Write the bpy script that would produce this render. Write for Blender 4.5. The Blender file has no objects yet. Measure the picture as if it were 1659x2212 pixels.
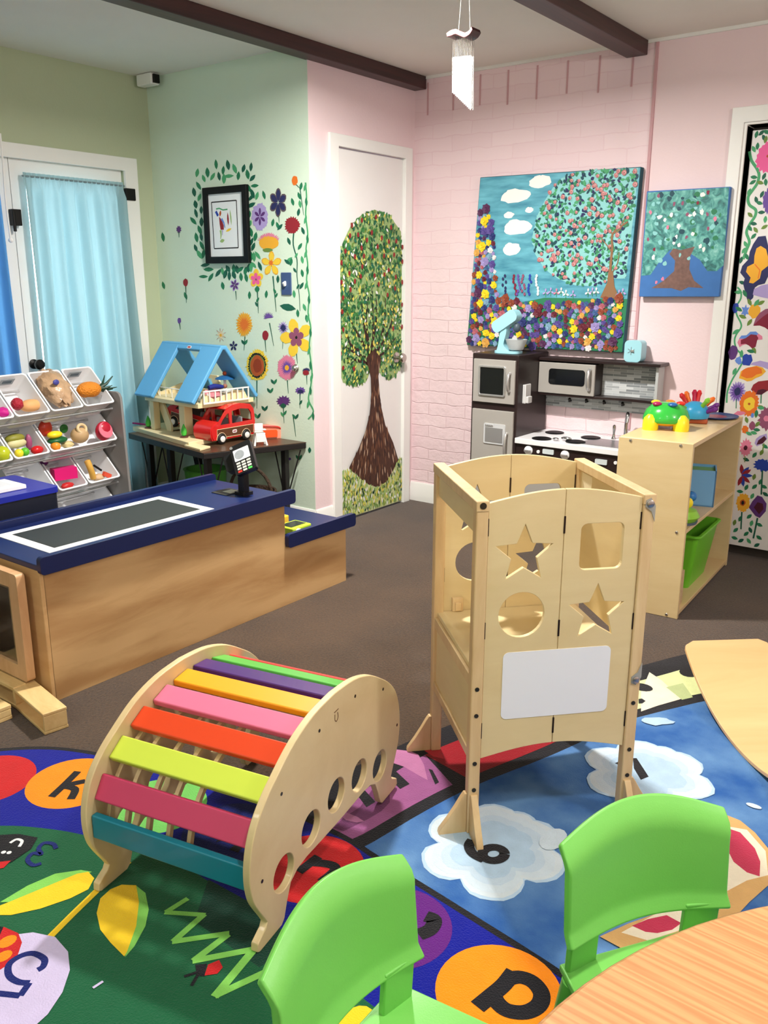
import bpy, bmesh, math, random
from mathutils import Vector, Matrix, Euler
from mathutils.geometry import tessellate_polygon, delaunay_2d_cdt
def in_loop(x, y, poly):
    r = False
    for i in range(len(poly)):
        x1, y1 = poly[i][0], poly[i][1]; x2, y2 = poly[i-1][0], poly[i-1][1]
        if (y1 > y) != (y2 > y) and x < (x2-x1)*(y-y1)/(y2-y1)+x1: r = not r
    return r
def fill(loops):
    """triangles of an outline with holes, as indices into the joined point list"""
    flat = [Vector((p[0], p[1])) for l in loops for p in l]; ed = []; k = 0
    for l in loops:
        m = len(l); ed += [(k+i, k+(i+1) % m) for i in range(m)]; k += m
    co, _, fs, ov, _, _ = delaunay_2d_cdt(flat, ed, [], 0, 1e-9)
    mp = [o[0] if o else 0 for o in ov]; out = []
    for f in fs:
        x = sum(co[i].x for i in f)/len(f); y = sum(co[i].y for i in f)/len(f)
        if in_loop(x, y, loops[0]) and not any(in_loop(x, y, h) for h in loops[1:]): out.append(tuple(mp[i] for i in f))
    return out
rnd = random.Random(7)
SC = bpy.context.scene
COL = SC.collection
PI = math.pi
# ------------------------------------------------------------------ camera model (metres, z up)
F_PX, PW, PH, CAM_H = 1870.0, 1659.0, 2212.0, 1.365
YAW, PIT, ROL = math.radians(-37.148), math.radians(15.0285), math.radians(0.117)
def _cam_axes():
    c, s = math.cos, math.sin
    f = Vector((s(YAW)*c(PIT), c(YAW)*c(PIT), -s(PIT)))
    r = Vector((c(YAW), -s(YAW), 0)); u = r.cross(f)
    r2 = c(ROL)*r + s(ROL)*u; u2 = -s(ROL)*r + c(ROL)*u
    return r2, u2, f
CR, CU, CF = _cam_axes()
EYE = Vector((0, 0, CAM_H))
def ray(x, y):
    return CR*((x-PW/2)/F_PX) - CU*((y-PH/2)/F_PX) + CF
# points of the place measured on its known planes (floor/shelf height z, walls x or y, any upright plane)
def at_z(x, y, z=0.0):
    d = ray(x, y); return EYE + d*((z-EYE.z)/d.z)
def at_x(x, y, X):
    d = ray(x, y); return EYE + d*((X-EYE.x)/d.x)
def at_y(x, y, Y):
    d = ray(x, y); return EYE + d*((Y-EYE.y)/d.y)
def at_pl(x, y, P, n):
    d = ray(x, y); return EYE + d*((Vector(P)-EYE).dot(Vector(n))/d.dot(Vector(n)))
# room planes
X0, YB, YG, XL, ZC = -3.127, 4.415, 3.495, -4.359, 2.473
# ------------------------------------------------------------------ materials
def lin(c):
    return tuple(((v/255.0)/12.92 if v/255.0 <= .04045 else ((v/255.0+.055)/1.055)**2.4) for v in c)
MATS = {}
def mat(name, rgb, rough=.55, metal=0.0, bump=0.0, bscale=60.0, var=0.0, vscale=6.0, trans=0.0, sheen=0.0, coat=0.0, spec=.5, ior=1.45):
    if name in MATS: return MATS[name]
    m = bpy.data.materials.new(name); m.use_nodes = True
    nt = m.node_tree; N = nt.nodes; L = nt.links
    b = N['Principled BSDF']; c = lin(rgb)
    b.inputs['Base Color'].default_value = (*c, 1); b.inputs['Roughness'].default_value = rough
    b.inputs['Metallic'].default_value = metal; b.inputs['Transmission Weight'].default_value = trans
    b.inputs['Sheen Weight'].default_value = sheen; b.inputs['Coat Weight'].default_value = coat
    b.inputs['Specular IOR Level'].default_value = spec; b.inputs['IOR'].default_value = ior
    tc = N.new('ShaderNodeTexCoord')
    n = N.new('ShaderNodeTexNoise'); n.inputs['Scale'].default_value = vscale; n.inputs['Detail'].default_value = 4
    L.new(tc.outputs['Object'], n.inputs['Vector'])
    mx = N.new('ShaderNodeMix'); mx.data_type = 'RGBA'
    v = max(var, .025)
    mx.inputs['A'].default_value = (*[x*(1-v) for x in c], 1)
    mx.inputs['B'].default_value = (*[min(1, x*(1+v)) for x in c], 1)
    L.new(n.outputs['Fac'], mx.inputs['Factor']); L.new(mx.outputs['Result'], b.inputs['Base Color'])
    if bump:
        n2 = N.new('ShaderNodeTexNoise'); n2.inputs['Scale'].default_value = bscale; n2.inputs['Detail'].default_value = 3
        L.new(tc.outputs['Object'], n2.inputs['Vector'])
        bp = N.new('ShaderNodeBump'); bp.inputs['Strength'].default_value = bump; bp.inputs['Distance'].default_value = .01
        L.new(n2.outputs['Fac'], bp.inputs['Height']); L.new(bp.outputs['Normal'], b.inputs['Normal'])
    MATS[name] = m; return m
def wood(name, a, b_, stretch=(1, 12, 12), scale=3.0, rough=.45, contrast=(.3, .7), rings=0.0, coat=.1):
    if name in MATS: return MATS[name]
    m = bpy.data.materials.new(name); m.use_nodes = True
    nt = m.node_tree; N = nt.nodes; L = nt.links; b = N['Principled BSDF']
    b.inputs['Roughness'].default_value = rough; b.inputs['Coat Weight'].default_value = coat
    tc = N.new('ShaderNodeTexCoord'); mp = N.new('ShaderNodeMapping'); mp.inputs['Scale'].default_value = stretch
    L.new(tc.outputs['Object'], mp.inputs['Vector'])
    n = N.new('ShaderNodeTexNoise'); n.inputs['Scale'].default_value = scale; n.inputs['Detail'].default_value = 6
    n.inputs['Roughness'].default_value = .6; n.inputs['Distortion'].default_value = .6
    L.new(mp.outputs['Vector'], n.inputs['Vector'])
    r = N.new('ShaderNodeValToRGB')
    r.color_ramp.elements[0].position = contrast[0]; r.color_ramp.elements[0].color = (*lin(b_), 1)
    r.color_ramp.elements[1].position = contrast[1]; r.color_ramp.elements[1].color = (*lin(a), 1)
    src = n.outputs['Fac']
    if rings:
        w = N.new('ShaderNodeTexWave'); w.wave_type = 'BANDS'; w.bands_direction = 'DIAGONAL'; w.inputs['Scale'].default_value = rings
        w.inputs['Distortion'].default_value = 9; w.inputs['Detail'].default_value = 3; w.inputs['Detail Scale'].default_value = 1.2
        L.new(mp.outputs['Vector'], w.inputs['Vector'])
        mm = N.new('ShaderNodeMath'); mm.operation = 'MULTIPLY_ADD'; mm.inputs[1].default_value = .35
        L.new(w.outputs['Fac'], mm.inputs[0])
        m2 = N.new('ShaderNodeMath'); m2.operation = 'MULTIPLY'; m2.inputs[1].default_value = .7
        L.new(src, m2.inputs[0]); L.new(m2.outputs[0], mm.inputs[2]); src = mm.outputs[0]
    L.new(src, r.inputs['Fac']); L.new(r.outputs['Color'], b.inputs['Base Color'])
    bp = N.new('ShaderNodeBump'); bp.inputs['Strength'].default_value = .05; L.new(n.outputs['Fac'], bp.inputs['Height'])
    L.new(bp.outputs['Normal'], b.inputs['Normal'])
    MATS[name] = m; return m
# ------------------------------------------------------------------ objects
WM = {}
def wm(o): return WM.get(o.name, Matrix())
def tag(o, label=None, cat=None, group=None, kind=None):
    if label: o['label'] = label
    if cat: o['category'] = cat
    if group: o['group'] = group
    if kind: o['kind'] = kind
    return o
def thing(name, label, cat, loc=(0, 0, 0), rz=0.0, group=None, rot=None):
    o = bpy.data.objects.new(name, None); COL.objects.link(o); o.empty_display_size = .05
    o.location = loc; o.rotation_euler = rot if rot else (0, 0, rz)
    WM[o.name] = Matrix.Translation(Vector(loc)) @ Euler(rot if rot else (0, 0, rz)).to_matrix().to_4x4()
    return tag(o, label, cat, group)
class MB:
    """collects shapes; build() links them as one mesh object"""
    def __init__(s): s.v = []; s.f = []; s.mi = 0; s.T = Matrix()
    def add(s, vs, fs):
        k = len(s.v)
        s.v += [s.T @ Vector(v) for v in vs]
        s.f += [(tuple(k+i for i in f), s.mi) for f in fs]
    def box(s, x0, x1, y0, y1, z0, z1, R=None, c=None):
        vs = [Vector((x, y, z)) for x in (x0, x1) for y in (y0, y1) for z in (z0, z1)]
        if R is not None: vs = [R @ v + (Vector(c) if c is not None else Vector()) for v in vs]
        s.add(vs, [(0, 1, 3, 2), (4, 6, 7, 5), (0, 4, 5, 1), (2, 3, 7, 6), (0, 2, 6, 4), (1, 5, 7, 3)])
    def cbox(s, c, d, R=None):
        R = R if R is not None else Matrix.Identity(3)
        s.box(-d[0]/2, d[0]/2, -d[1]/2, d[1]/2, -d[2]/2, d[2]/2, R, c)
    def prism(s, out, a, b, plane='xz', holes=(), fn=None):
        """2-D outline (with holes) pushed from a to b along the third axis; fn(p,q,off) -> 3-D for other frames"""
        if fn is None:
            fn = {'xz': lambda p, q, o: (p, o, q), 'xy': lambda p, q, o: (p, q, o), 'yz': lambda p, q, o: (o, p, q)}[plane]
        loops = [list(out)] + [list(h) for h in holes]
        flat = [p for l in loops for p in l]; n = len(flat)
        if len(loops) == 1 and n <= 4: tri = [tuple(range(n))]
        else: tri = fill(loops)
        vs = [fn(p[0], p[1], a) for p in flat] + [fn(p[0], p[1], b) for p in flat]
        fs = [tuple(t) for t in tri] + [tuple(n+i for i in reversed(t)) for t in tri]
        k = 0
        for l in loops:
            m = len(l)
            for i in range(m):
                j = (i+1) % m; fs.append((k+i, k+j, n+k+j, n+k+i))
            k += m
        s.add(vs, fs)
    def poly(s, pts): s.add(pts, [tuple(range(len(pts)))])
    def tube(s, pts, r, n=8, closed=False):
        pts = [Vector(p) for p in pts]; m = len(pts)
        rs = r if isinstance(r, (list, tuple)) else [r]*m
        vs = []; prev = None
        for i, p in enumerate(pts):
            if closed: t = pts[(i+1) % m]-pts[i-1]
            else: t = pts[min(i+1, m-1)]-pts[max(i-1, 0)]
            t = t.normalized() if t.length > 1e-9 else Vector((0, 0, 1))
            if prev is None:
                u = t.cross(Vector((0, 0, 1)) if abs(t.z) < .9 else Vector((1, 0, 0))).normalized()
            else:
                u = prev - t*prev.dot(t); u = u.normalized() if u.length > 1e-6 else t.orthogonal().normalized()
            prev = u; w = t.cross(u)
            for k in range(n):
                a = 2*PI*k/n; vs.append(p + (u*math.cos(a)+w*math.sin(a))*rs[i])
        fs = []
        for i in range(m if closed else m-1):
            for k in range(n):
                a = i*n+k; b = i*n+(k+1) % n; j = (i+1) % m
                fs.append((a, b, j*n+(k+1) % n, j*n+k))
        if not closed:
            fs.append(tuple(reversed(range(n)))); fs.append(tuple((m-1)*n+k for k in range(n)))
        s.add(vs, fs)
    def lathe(s, prof, n=24, c=(0, 0, 0), R=None):
        vs = []; c = Vector(c); R = R if R is not None else Matrix.Identity(3)
        for r, z in prof:
            for k in range(n):
                a = 2*PI*k/n; vs.append(c + R @ Vector((max(r, 1e-5)*math.cos(a), max(r, 1e-5)*math.sin(a), z)))
        fs = []
        for i in range(len(prof)-1):
            for k in range(n):
                fs.append((i*n+k, i*n+(k+1) % n, (i+1)*n+(k+1) % n, (i+1)*n+k))
        fs.append(tuple(reversed(range(n)))); fs.append(tuple((len(prof)-1)*n+k for k in range(n)))
        s.add(vs, fs)
    def ball(s, c, r, n=16, m=10, R=None, jit=0.0):
        r = r if isinstance(r, (list, tuple)) else (r, r, r); R = R if R is not None else Matrix.Identity(3)
        vs = []; c = Vector(c)
        for i in range(m+1):
            t = PI*i/m
            for k in range(n):
                a = 2*PI*k/n; q = 1+jit*rnd.uniform(-1, 1)
                vs.append(c + R @ Vector((r[0]*q*math.sin(t)*math.cos(a), r[1]*q*math.sin(t)*math.sin(a), r[2]*q*math.cos(t))))
        s.add(vs, [(i*n+k, (i+1)*n+k, (i+1)*n+(k+1) % n, i*n+(k+1) % n) for i in range(m) for k in range(n)])
    def grid(s, fn, nu, nv, th=0.0):
        """surface fn(u,v) for u,v in 0..1, given thickness th along its normal"""
        P = [[Vector(fn(i/nu, j/nv)) for j in range(nv+1)] for i in range(nu+1)]
        def nrm(i, j):
            a = P[min(i+1, nu)][j]-P[max(i-1, 0)][j]; b = P[i][min(j+1, nv)]-P[i][max(j-1, 0)]
            return a.cross(b).normalized()
        W = nv+1
        vs = [P[i][j] for i in range(nu+1) for j in range(W)]
        fs = [(i*W+j, (i+1)*W+j, (i+1)*W+j+1, i*W+j+1) for i in range(nu) for j in range(nv)]
        if th:
            k = len(vs); vs += [P[i][j]-nrm(i, j)*th for i in range(nu+1) for j in range(W)]
            fs += [tuple(k+q for q in reversed(f)) for f in fs[:]]
            rim = [(i, 0) for i in range(nu)] + [(nu, j) for j in range(nv)] + [(i, nv) for i in range(nu, 0, -1)] + [(0, j) for j in range(nv, 0, -1)]
            for a in range(len(rim)):
                i, j = rim[a]; i2, j2 = rim[(a+1) % len(rim)]
                p, q = i*W+j, i2*W+j2; fs.append((q, p, k+p, k+q))
        s.add(vs, fs)
    def build(s, name, mats, parent=None, local=False, smooth=35, bevel=0.0, seg=2, weld=False):
        me = bpy.data.meshes.new(name); inv = Matrix()
        if parent is not None and not local: inv = wm(parent).inverted()
        me.from_pydata([inv @ v for v in s.v], [], [f for f, _ in s.f]); me.update()
        if not isinstance(mats, (list, tuple)): mats = [mats]
        for m in mats: me.materials.append(m)
        for p, (_, i) in zip(me.polygons, s.f): p.material_index = i
        bm = bmesh.new(); bm.from_mesh(me)
        if weld: bmesh.ops.remove_doubles(bm, verts=bm.verts, dist=1e-5)
        bmesh.ops.recalc_face_normals(bm, faces=bm.faces); bm.to_mesh(me); bm.free()
        if smooth:
            for p in me.polygons: p.use_smooth = True
            me.set_sharp_from_angle(angle=math.radians(smooth))
        o = bpy.data.objects.new(name, me); COL.objects.link(o)
        if parent is not None:
            o.parent = parent; WM[o.name] = wm(parent)
        if bevel:
            b = o.modifiers.new('edge', 'BEVEL'); b.width = bevel; b.segments = seg; b.limit_method = 'ANGLE'; b.angle_limit = math.radians(40)
            b.harden_normals = bool(smooth)
        return o
def rotz(a): return Matrix.Rotation(a, 3, 'Z')
def rotx(a): return Matrix.Rotation(a, 3, 'X')
def roty(a): return Matrix.Rotation(a, 3, 'Y')
def circ(cx, cy, r, n=24, ry=None, a0=0.0, rot=0.0):
    ry = r if ry is None else ry; o = []
    for k in range(n):
        a = a0+2*PI*k/n; x, y = r*math.cos(a), ry*math.sin(a)
        o.append((cx+x*math.cos(rot)-y*math.sin(rot), cy+x*math.sin(rot)+y*math.cos(rot)))
    return o
def rrect(x0, x1, y0, y1, r, n=5):
    o = []
    for cx, cy, a in ((x1-r, y1-r, 0), (x0+r, y1-r, 90), (x0+r, y0+r, 180), (x1-r, y0+r, 270)):
        for k in range(n+1):
            t = math.radians(a+90*k/n); o.append((cx+r*math.cos(t), cy+r*math.sin(t)))
    return o
def star(cx, cy, R, r, rot=PI/2, n=5):
    return [(cx+(R if k % 2 == 0 else r)*math.cos(rot+PI*k/n), cy+(R if k % 2 == 0 else r)*math.sin(rot+PI*k/n)) for k in range(2*n)]
def smooth_pts(P, n=6, closed=False):
    """Catmull-Rom through the points (2-D or 3-D)"""
    P = [Vector(p) for p in P]; m = len(P); o = []
    for i in range(m if closed else m-1):
        a, b, c, d = (P[(i-1) % m], P[i], P[(i+1) % m], P[(i+2) % m]) if closed else (P[max(i-1, 0)], P[i], P[i+1], P[min(i+2, m-1)])
        for k in range(n):
            t = k/n
            o.append(.5*((2*b)+(c-a)*t+(2*a-5*b+4*c-d)*t*t+(3*b-a-3*c+d)*t**3))
    if not closed: o.append(P[-1])
    return o
# ------------------------------------------------------------------ painted or printed patterns on a flat face
class Paint:
    """flat shapes on a plane: fn(x,y,lift) -> 3-D; every shape lies a hair above the one before"""
    def __init__(s, fn, lift=.0004, step=.000004):
        s.mb = MB(); s.fn = fn; s.h = lift; s.step = step; s.mats = []
    def use(s, m):
        if m not in s.mats: s.mats.append(m)
        s.mb.mi = s.mats.index(m)
    def shape(s, m, pts):
        s.use(m); s.h += s.step
        pts = [(p[0], p[1]) for p in pts]
        V3 = [s.fn(p[0], p[1], s.h) for p in pts]
        if len(pts) <= 4: s.mb.add(V3, [tuple(range(len(pts)))]); return
        s.mb.add(V3, fill([pts]))
    def blob(s, m, cx, cy, rx, ry=None, rot=0.0, n=14, jit=0.0):
        ry = rx if ry is None else ry; o = []
        for k in range(n):
            a = 2*PI*k/n; q = 1+rnd.uniform(-jit, jit); x, y = rx*q*math.cos(a), ry*q*math.sin(a)
            o.append((cx+x*math.cos(rot)-y*math.sin(rot), cy+x*math.sin(rot)+y*math.cos(rot)))
        s.shape(m, o)
    def leaf(s, m, cx, cy, L, W, rot):
        o = []
        for t, w in ((-1, 0), (-.55, .7), (0, 1), (.5, .72), (1, 0), (.5, -.72), (0, -1), (-.55, -.7)):
            x, y = t*L/2, w*W/2; o.append((cx+x*math.cos(rot)-y*math.sin(rot), cy+x*math.sin(rot)+y*math.cos(rot)))
        s.shape(m, o)
    def spiky(s, m, cx, cy, rx, ry, n=20, inner=.7, jit=.08, a0=0.0, a1=2*PI):
        o = []; full = abs(a1-a0-2*PI) < 1e-6
        for k in range(2*n+(0 if full else 1)):
            a = a0+(a1-a0)*k/(2*n); q = (1 if k % 2 else inner)+rnd.uniform(-jit, jit)
            o.append((cx+rx*q*math.cos(a), cy+ry*q*math.sin(a)))
        if not full: o.append((cx, cy))
        s.shape(m, o)
    def petals(s, m, cx, cy, R, n=5, w=.45, rot=0.0, sy=1.0):
        for k in range(n):
            a = rot+2*PI*k/n; o = []
            for t, q in ((0.05, 0), (.35, .75), (.65, 1), (.9, .6), (1, 0), (.9, -.6), (.65, -1), (.35, -.75)):
                x, y = t*R, q*R*w*.5
                o.append((cx+x*math.cos(a)-y*math.sin(a), cy+(x*math.sin(a)+y*math.cos(a))*sy))
            s.shape(m, o)
    def stroke(s, m, pts, w, sm=0):
        if sm: pts = smooth_pts([(p[0], p[1]) for p in pts], sm)
        P = [Vector((p[0], p[1])) for p in pts]; n = len(P); ws = w if isinstance(w, (list, tuple)) else [w]*n
        if len(ws) != n: ws = [ws[0]+(ws[-1]-ws[0])*i/(n-1) for i in range(n)]
        l, r = [], []
        for i in range(n):
            t = (P[min(i+1, n-1)]-P[max(i-1, 0)]); t = t.normalized() if t.length > 0 else Vector((1, 0)); q = Vector((-t.y, t.x))*ws[i]/2
            l.append(P[i]+q); r.append(P[i]-q)
        s.use(m); s.h += s.step
        vs = [s.fn(p[0], p[1], s.h) for p in l]+[s.fn(p[0], p[1], s.h) for p in r]
        s.mb.add(vs, [(i, i+1, n+i+1, n+i) for i in range(n-1)])
    def build(s, name, parent): return s.mb.build(name, s.mats, parent, smooth=0)
# ------------------------------------------------------------------ the room
M_CEIL = mat('ceiling_paint', (240, 237, 229), .9, bump=.05, bscale=120)
M_GREEN = mat('mint_wall_paint', (216, 234, 214), .75, bump=.08, bscale=90)
M_GREEN_SHADED = mat('mint_wall_backlit', (186, 196, 164), .8, bump=.08, bscale=90)  # left wall's green, darkened in its colour for backlit shade
M_PINK = mat('pink_wall_paint', (239, 216, 219), .7, bump=.08, bscale=80)
M_WHITE = mat('white_trim_paint', (240, 240, 236), .4, bump=.02, bscale=60)
M_BEAM = wood('dark_stained_beam_wood', (74, 40, 38), (40, 20, 20), (14, .6, 14), 2.0, .45)
def carpet_mat():
    m = bpy.data.materials.new('brown_carpet'); m.use_nodes = True; nt = m.node_tree; N = nt.nodes; L = nt.links; b = N['Principled BSDF']
    b.inputs['Roughness'].default_value = 1; b.inputs['Specular IOR Level'].default_value = .1; b.inputs['Sheen Weight'].default_value = .25
    tc = N.new('ShaderNodeTexCoord'); n = N.new('ShaderNodeTexNoise'); n.inputs['Scale'].default_value = 120; n.inputs['Detail'].default_value = 5
    n.inputs['Roughness'].default_value = .75
    n2 = N.new('ShaderNodeTexNoise'); n2.inputs['Scale'].default_value = 3; n2.inputs['Detail'].default_value = 5
    L.new(tc.outputs['Object'], n.inputs['Vector']); L.new(tc.outputs['Object'], n2.inputs['Vector'])
    r = N.new('ShaderNodeValToRGB'); e = r.color_ramp.elements
    e[0].position = .36; e[0].color = (*lin((38, 26, 17)), 1); e[1].position = .66; e[1].color = (*lin((102, 76, 53)), 1)
    ad = N.new('ShaderNodeMath'); ad.operation = 'MULTIPLY_ADD'; ad.inputs[1].default_value = .75
    m2 = N.new('ShaderNodeMath'); m2.operation = 'MULTIPLY'; m2.inputs[1].default_value = .25
    L.new(n2.outputs['Fac'], m2.inputs[0]); L.new(n.outputs['Fac'], ad.inputs[0]); L.new(m2.outputs[0], ad.inputs[2])
    L.new(ad.outputs[0], r.inputs['Fac']); L.new(r.outputs['Color'], b.inputs['Base Color'])
    bp = N.new('ShaderNodeBump'); bp.inputs['Strength'].default_value = .8; bp.inputs['Distance'].default_value = .01
    L.new(n.outputs['Fac'], bp.inputs['Height']); L.new(bp.outputs['Normal'], b.inputs['Normal']); return m
def brick_mat():
    m = bpy.data.materials.new('pink_painted_brick'); m.use_nodes = True; nt = m.node_tree; N = nt.nodes; L = nt.links; b = N['Principled BSDF']
    b.inputs['Roughness'].default_value = .6
    tc = N.new('ShaderNodeTexCoord'); sp = N.new('ShaderNodeSeparateXYZ'); cb = N.new('ShaderNodeCombineXYZ')
    L.new(tc.outputs['Object'], sp.inputs[0]); L.new(sp.outputs['X'], cb.inputs['X']); L.new(sp.outputs['Z'], cb.inputs['Y'])
    nz = N.new('ShaderNodeTexNoise'); nz.inputs['Scale'].default_value = 9; nz.inputs['Detail'].default_value = 5; L.new(cb.outputs[0], nz.inputs['Vector'])
    vm = N.new('ShaderNodeVectorMath'); vm.operation = 'MULTIPLY_ADD'; vm.inputs[1].default_value = (.02, .035, 0)
    L.new(nz.outputs['Color'], vm.inputs[0]); L.new(cb.outputs[0], vm.inputs[2])
    br = N.new('ShaderNodeTexBrick'); br.inputs['Scale'].default_value = 1; br.inputs['Brick Width'].default_value = .26; br.inputs['Row Height'].default_value = .072
    br.inputs['Mortar Size'].default_value = .0035; br.inputs['Mortar Smooth'].default_value = .6
    br.inputs['Color1'].default_value = (*lin((241, 217, 221)), 1); br.inputs['Color2'].default_value = (*lin((238, 212, 217)), 1); br.inputs['Mortar'].default_value = (*lin((235, 206, 212)), 1)
    L.new(vm.outputs[0], br.inputs['Vector']); L.new(br.outputs['Color'], b.inputs['Base Color'])
    n3 = N.new('ShaderNodeTexNoise'); n3.inputs['Scale'].default_value = 22; n3.inputs['Detail'].default_value = 4; L.new(cb.outputs[0], n3.inputs['Vector'])
    sb = N.new('ShaderNodeMath'); sb.operation = 'MULTIPLY_ADD'; sb.inputs[1].default_value = -1.0
    L.new(br.outputs['Fac'], sb.inputs[0]); L.new(n3.outputs['Fac'], sb.inputs[2])
    # the relief is strong in the lower courses and painted nearly flat higher up
    mr = N.new('ShaderNodeMapRange'); mr.inputs['From Min'].default_value = 1.1; mr.inputs['From Max'].default_value = 1.7; mr.inputs['To Min'].default_value = .5; mr.inputs['To Max'].default_value = .12
    L.new(sp.outputs['Z'], mr.inputs['Value'])
    bp = N.new('ShaderNodeBump'); bp.inputs['Distance'].default_value = .012; L.new(mr.outputs[0], bp.inputs['Strength'])
    L.new(sb.outputs[0], bp.inputs['Height']); L.new(bp.outputs['Normal'], b.inputs['Normal']); return m
M_CARPET, M_BRICK = carpet_mat(), brick_mat()
M_GROOVE = mat('rose_groove_paint', (205, 160, 165), .7)
def struct(name, mb, m, parent=None, **k):
    o = mb.build(name, m, parent, **k)
    if parent is None: o['kind'] = 'structure'
    return o
XR_, YF_ = 2.7, -2.6
b = MB(); b.box(XL-.15, XR_+.15, YF_-.15, YB+.2, -.08, 0); struct('floor', b, M_CARPET)
b = MB(); b.box(XL-.15, XR_+.15, YF_-.15, YB+.2, ZC, ZC+.1); struct('ceiling', b, M_CEIL)
# back wall: painted brick on the left, smooth plaster on the right, opening for the mural door
DX0, DX1, DZ = -1.262, -.662, 2.05
b = MB(); b.prism([(X0-.12, 0), (-1.716, 0), (-1.716, ZC), (X0-.12, ZC)], YB, YB+.15)
b.mi = 1; b.prism([(-1.716, 0), (DX0, 0), (DX0, DZ), (DX1, DZ), (DX1, 0), (XR_+.15, 0), (XR_+.15, ZC), (-1.716, ZC)], YB, YB+.15)
wall_back = struct('wall_back', b, [M_BRICK, M_PINK])
b = MB()
for k in range(8):                                     # soldier course: upright joints under the ceiling
    x = X0+.085+k*.172; b.box(x, x+.009, YB-.003, YB, 2.27+.008*(k % 3), 2.44)
b.box(-1.722, -1.708, YB-.008, YB, .6, 2.47)
b.build('brick_groove', M_GROOVE, wall_back, smooth=0)
# closet wall with the tree door
b = MB(); b.prism([(YG+.001, 0), (3.705, 0), (3.705, 2.035), (4.312, 2.035), (4.312, 0), (YB, 0), (YB, ZC), (YG+.001, ZC)], X0-.1, X0, 'yz')
struct('wall_closet', b, M_PINK)
b = MB(); b.box(XL-.1, X0-.0005, YG, YG+.1, 0, ZC); wall_green = struct('wall_alcove', b, M_GREEN)
b = MB(); b.prism([(YF_, 0), (1.905, 0), (1.905, 1.965), (3.292, 1.965), (3.292, 0), (YG+.1, 0), (YG+.1, ZC), (YF_, ZC)], XL-.15, XL, 'yz')
struct('wall_left', b, M_GREEN_SHADED)
b = MB(); b.box(XR_, XR_+.15, YF_, YB, 0, ZC); struct('wall_right', b, M_PINK)
b = MB(); b.box(XL, XR_, YF_-.15, YF_, 0, ZC); struct('wall_front', b, M_GREEN)
# beams and trims
b = MB(); b.box(-3.14, -3.048, YF_, YB-.002, 2.406, ZC); struct('trim_1', b, M_BEAM, bevel=.004)
b = MB(); b.box(-1.868, -1.762, YF_, YB-.002, 2.408, ZC); struct('trim_2', b, M_BEAM, bevel=.004)
b = MB(); b.box(-3.046, -1.87, YB-.012, YB, 2.458, ZC); struct('trim_3', b, M_WHITE)
b = MB(); b.box(-1.76, XR_, YB-.012, YB, 2.458, ZC); struct('trim_4', b, M_WHITE)
def baseboard(name, p, q, n):
    """moulded board from p to q standing off along n"""
    b = MB(); d = Vector((q[0]-p[0], q[1]-p[1], 0)); n = Vector((*n, 0))
    prof = [(0, 0), (.014, 0), (.014, .085), (.009, .098), (.009, .108), (.004, .12), (0, .12)]
    b.prism(prof, 0, 1, fn=lambda s, z, t: Vector((*p, 0))+d*t+n*s+Vector((0, 0, z)))
    struct(name, b, M_WHITE, smooth=30)
baseboard('baseboard_back', (X0, YB), (-1.34, YB), (0, -1))
baseboard('baseboard_closet', (X0, YG), (X0, 3.637), (1, 0))
baseboard('baseboard_alcove', (XL, YG), (X0, YG), (0, -1))
baseboard('baseboard_left', (XL, 3.38), (XL, YG-.015), (1, 0))
# ------------------------------------------------------------------ closet door with painted tree
M_DOOR = mat('white_door_paint', (236, 234, 232), .35, bump=.02, bscale=40)
M_STEEL = mat('brushed_steel', (190, 186, 180), .3, 1.0)
M_DARKMETAL = mat('dark_metal', (30, 29, 28), .45, .6)
b = MB(); b.box(X0-.035, X0-.004, 3.711, 4.306, .012, 2.03); door1 = struct('door_1', b, M_DOOR, bevel=.002)
b = MB()
b.prism([(3.639, 0), (3.711, 0), (3.711, 2.035), (4.306, 2.035), (4.306, 0), (4.374, 0), (4.374, 2.095), (3.639, 2.095)], X0, X0+.018, 'yz')
b.prism([(3.700, 0), (3.7105, 0), (3.7105, 2.036), (4.3065, 2.036), (4.3065, 0), (4.317, 0), (4.317, 2.047), (3.700, 2.047)], X0-.06, X0+.006, 'yz')
b.build('door_casing', M_WHITE, door1, bevel=.003)
for z in (1.80, .30):
    b = MB(); b.tube([(X0+.004, 3.713, z-.045), (X0+.004, 3.713, z+.045)], .007, 10); b.box(X0-.004, X0-.002, 3.713, 3.735, z-.045, z+.045)
    b.build('hinge', M_WHITE, door1)
b = MB(); R = roty(PI/2)
b.lathe([(.032, 0), (.032, .006), (.012, .012), (.011, .03), (.02, .036), (.027, .045), (.028, .055), (.022, .064), (0, .067)], 24, (X0-.004, 4.248, .912), R)
b.build('door_knob', M_STEEL, door1)
def P(name, c): return mat(name + '_paint', c, .6)
GREENS = [mat('leaf_paint_%s' % n, c, .6) for n, c in (('deep', (28, 92, 52)), ('mid', (62, 128, 66)), ('olive', (108, 140, 62)), ('pale', (158, 190, 120)), ('lime', (196, 208, 96)), ('yellow', (226, 210, 96)), ('bluegreen', (30, 110, 84)), ('dark', (22, 62, 44)))]
G_DEEP, G_MID, G_OLIVE, G_PALE, G_LIME, G_YEL, G_BLUE, G_DARK = GREENS
P_BROWN = mat('bark_paint', (74, 42, 28), .6, var=.3, vscale=40); P_BROWN2 = mat('bark_streak_paint', (122, 80, 54), .6); P_BROWN3 = mat('bark_dark_paint', (52, 28, 22), .6)
P_RED = mat('apple_red_paint', (142, 34, 34), .5); P_WHITE = mat('white_paint', (242, 242, 238), .5)
P_FAWN = mat('fawn_paint', (196, 166, 140), .6)
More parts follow.
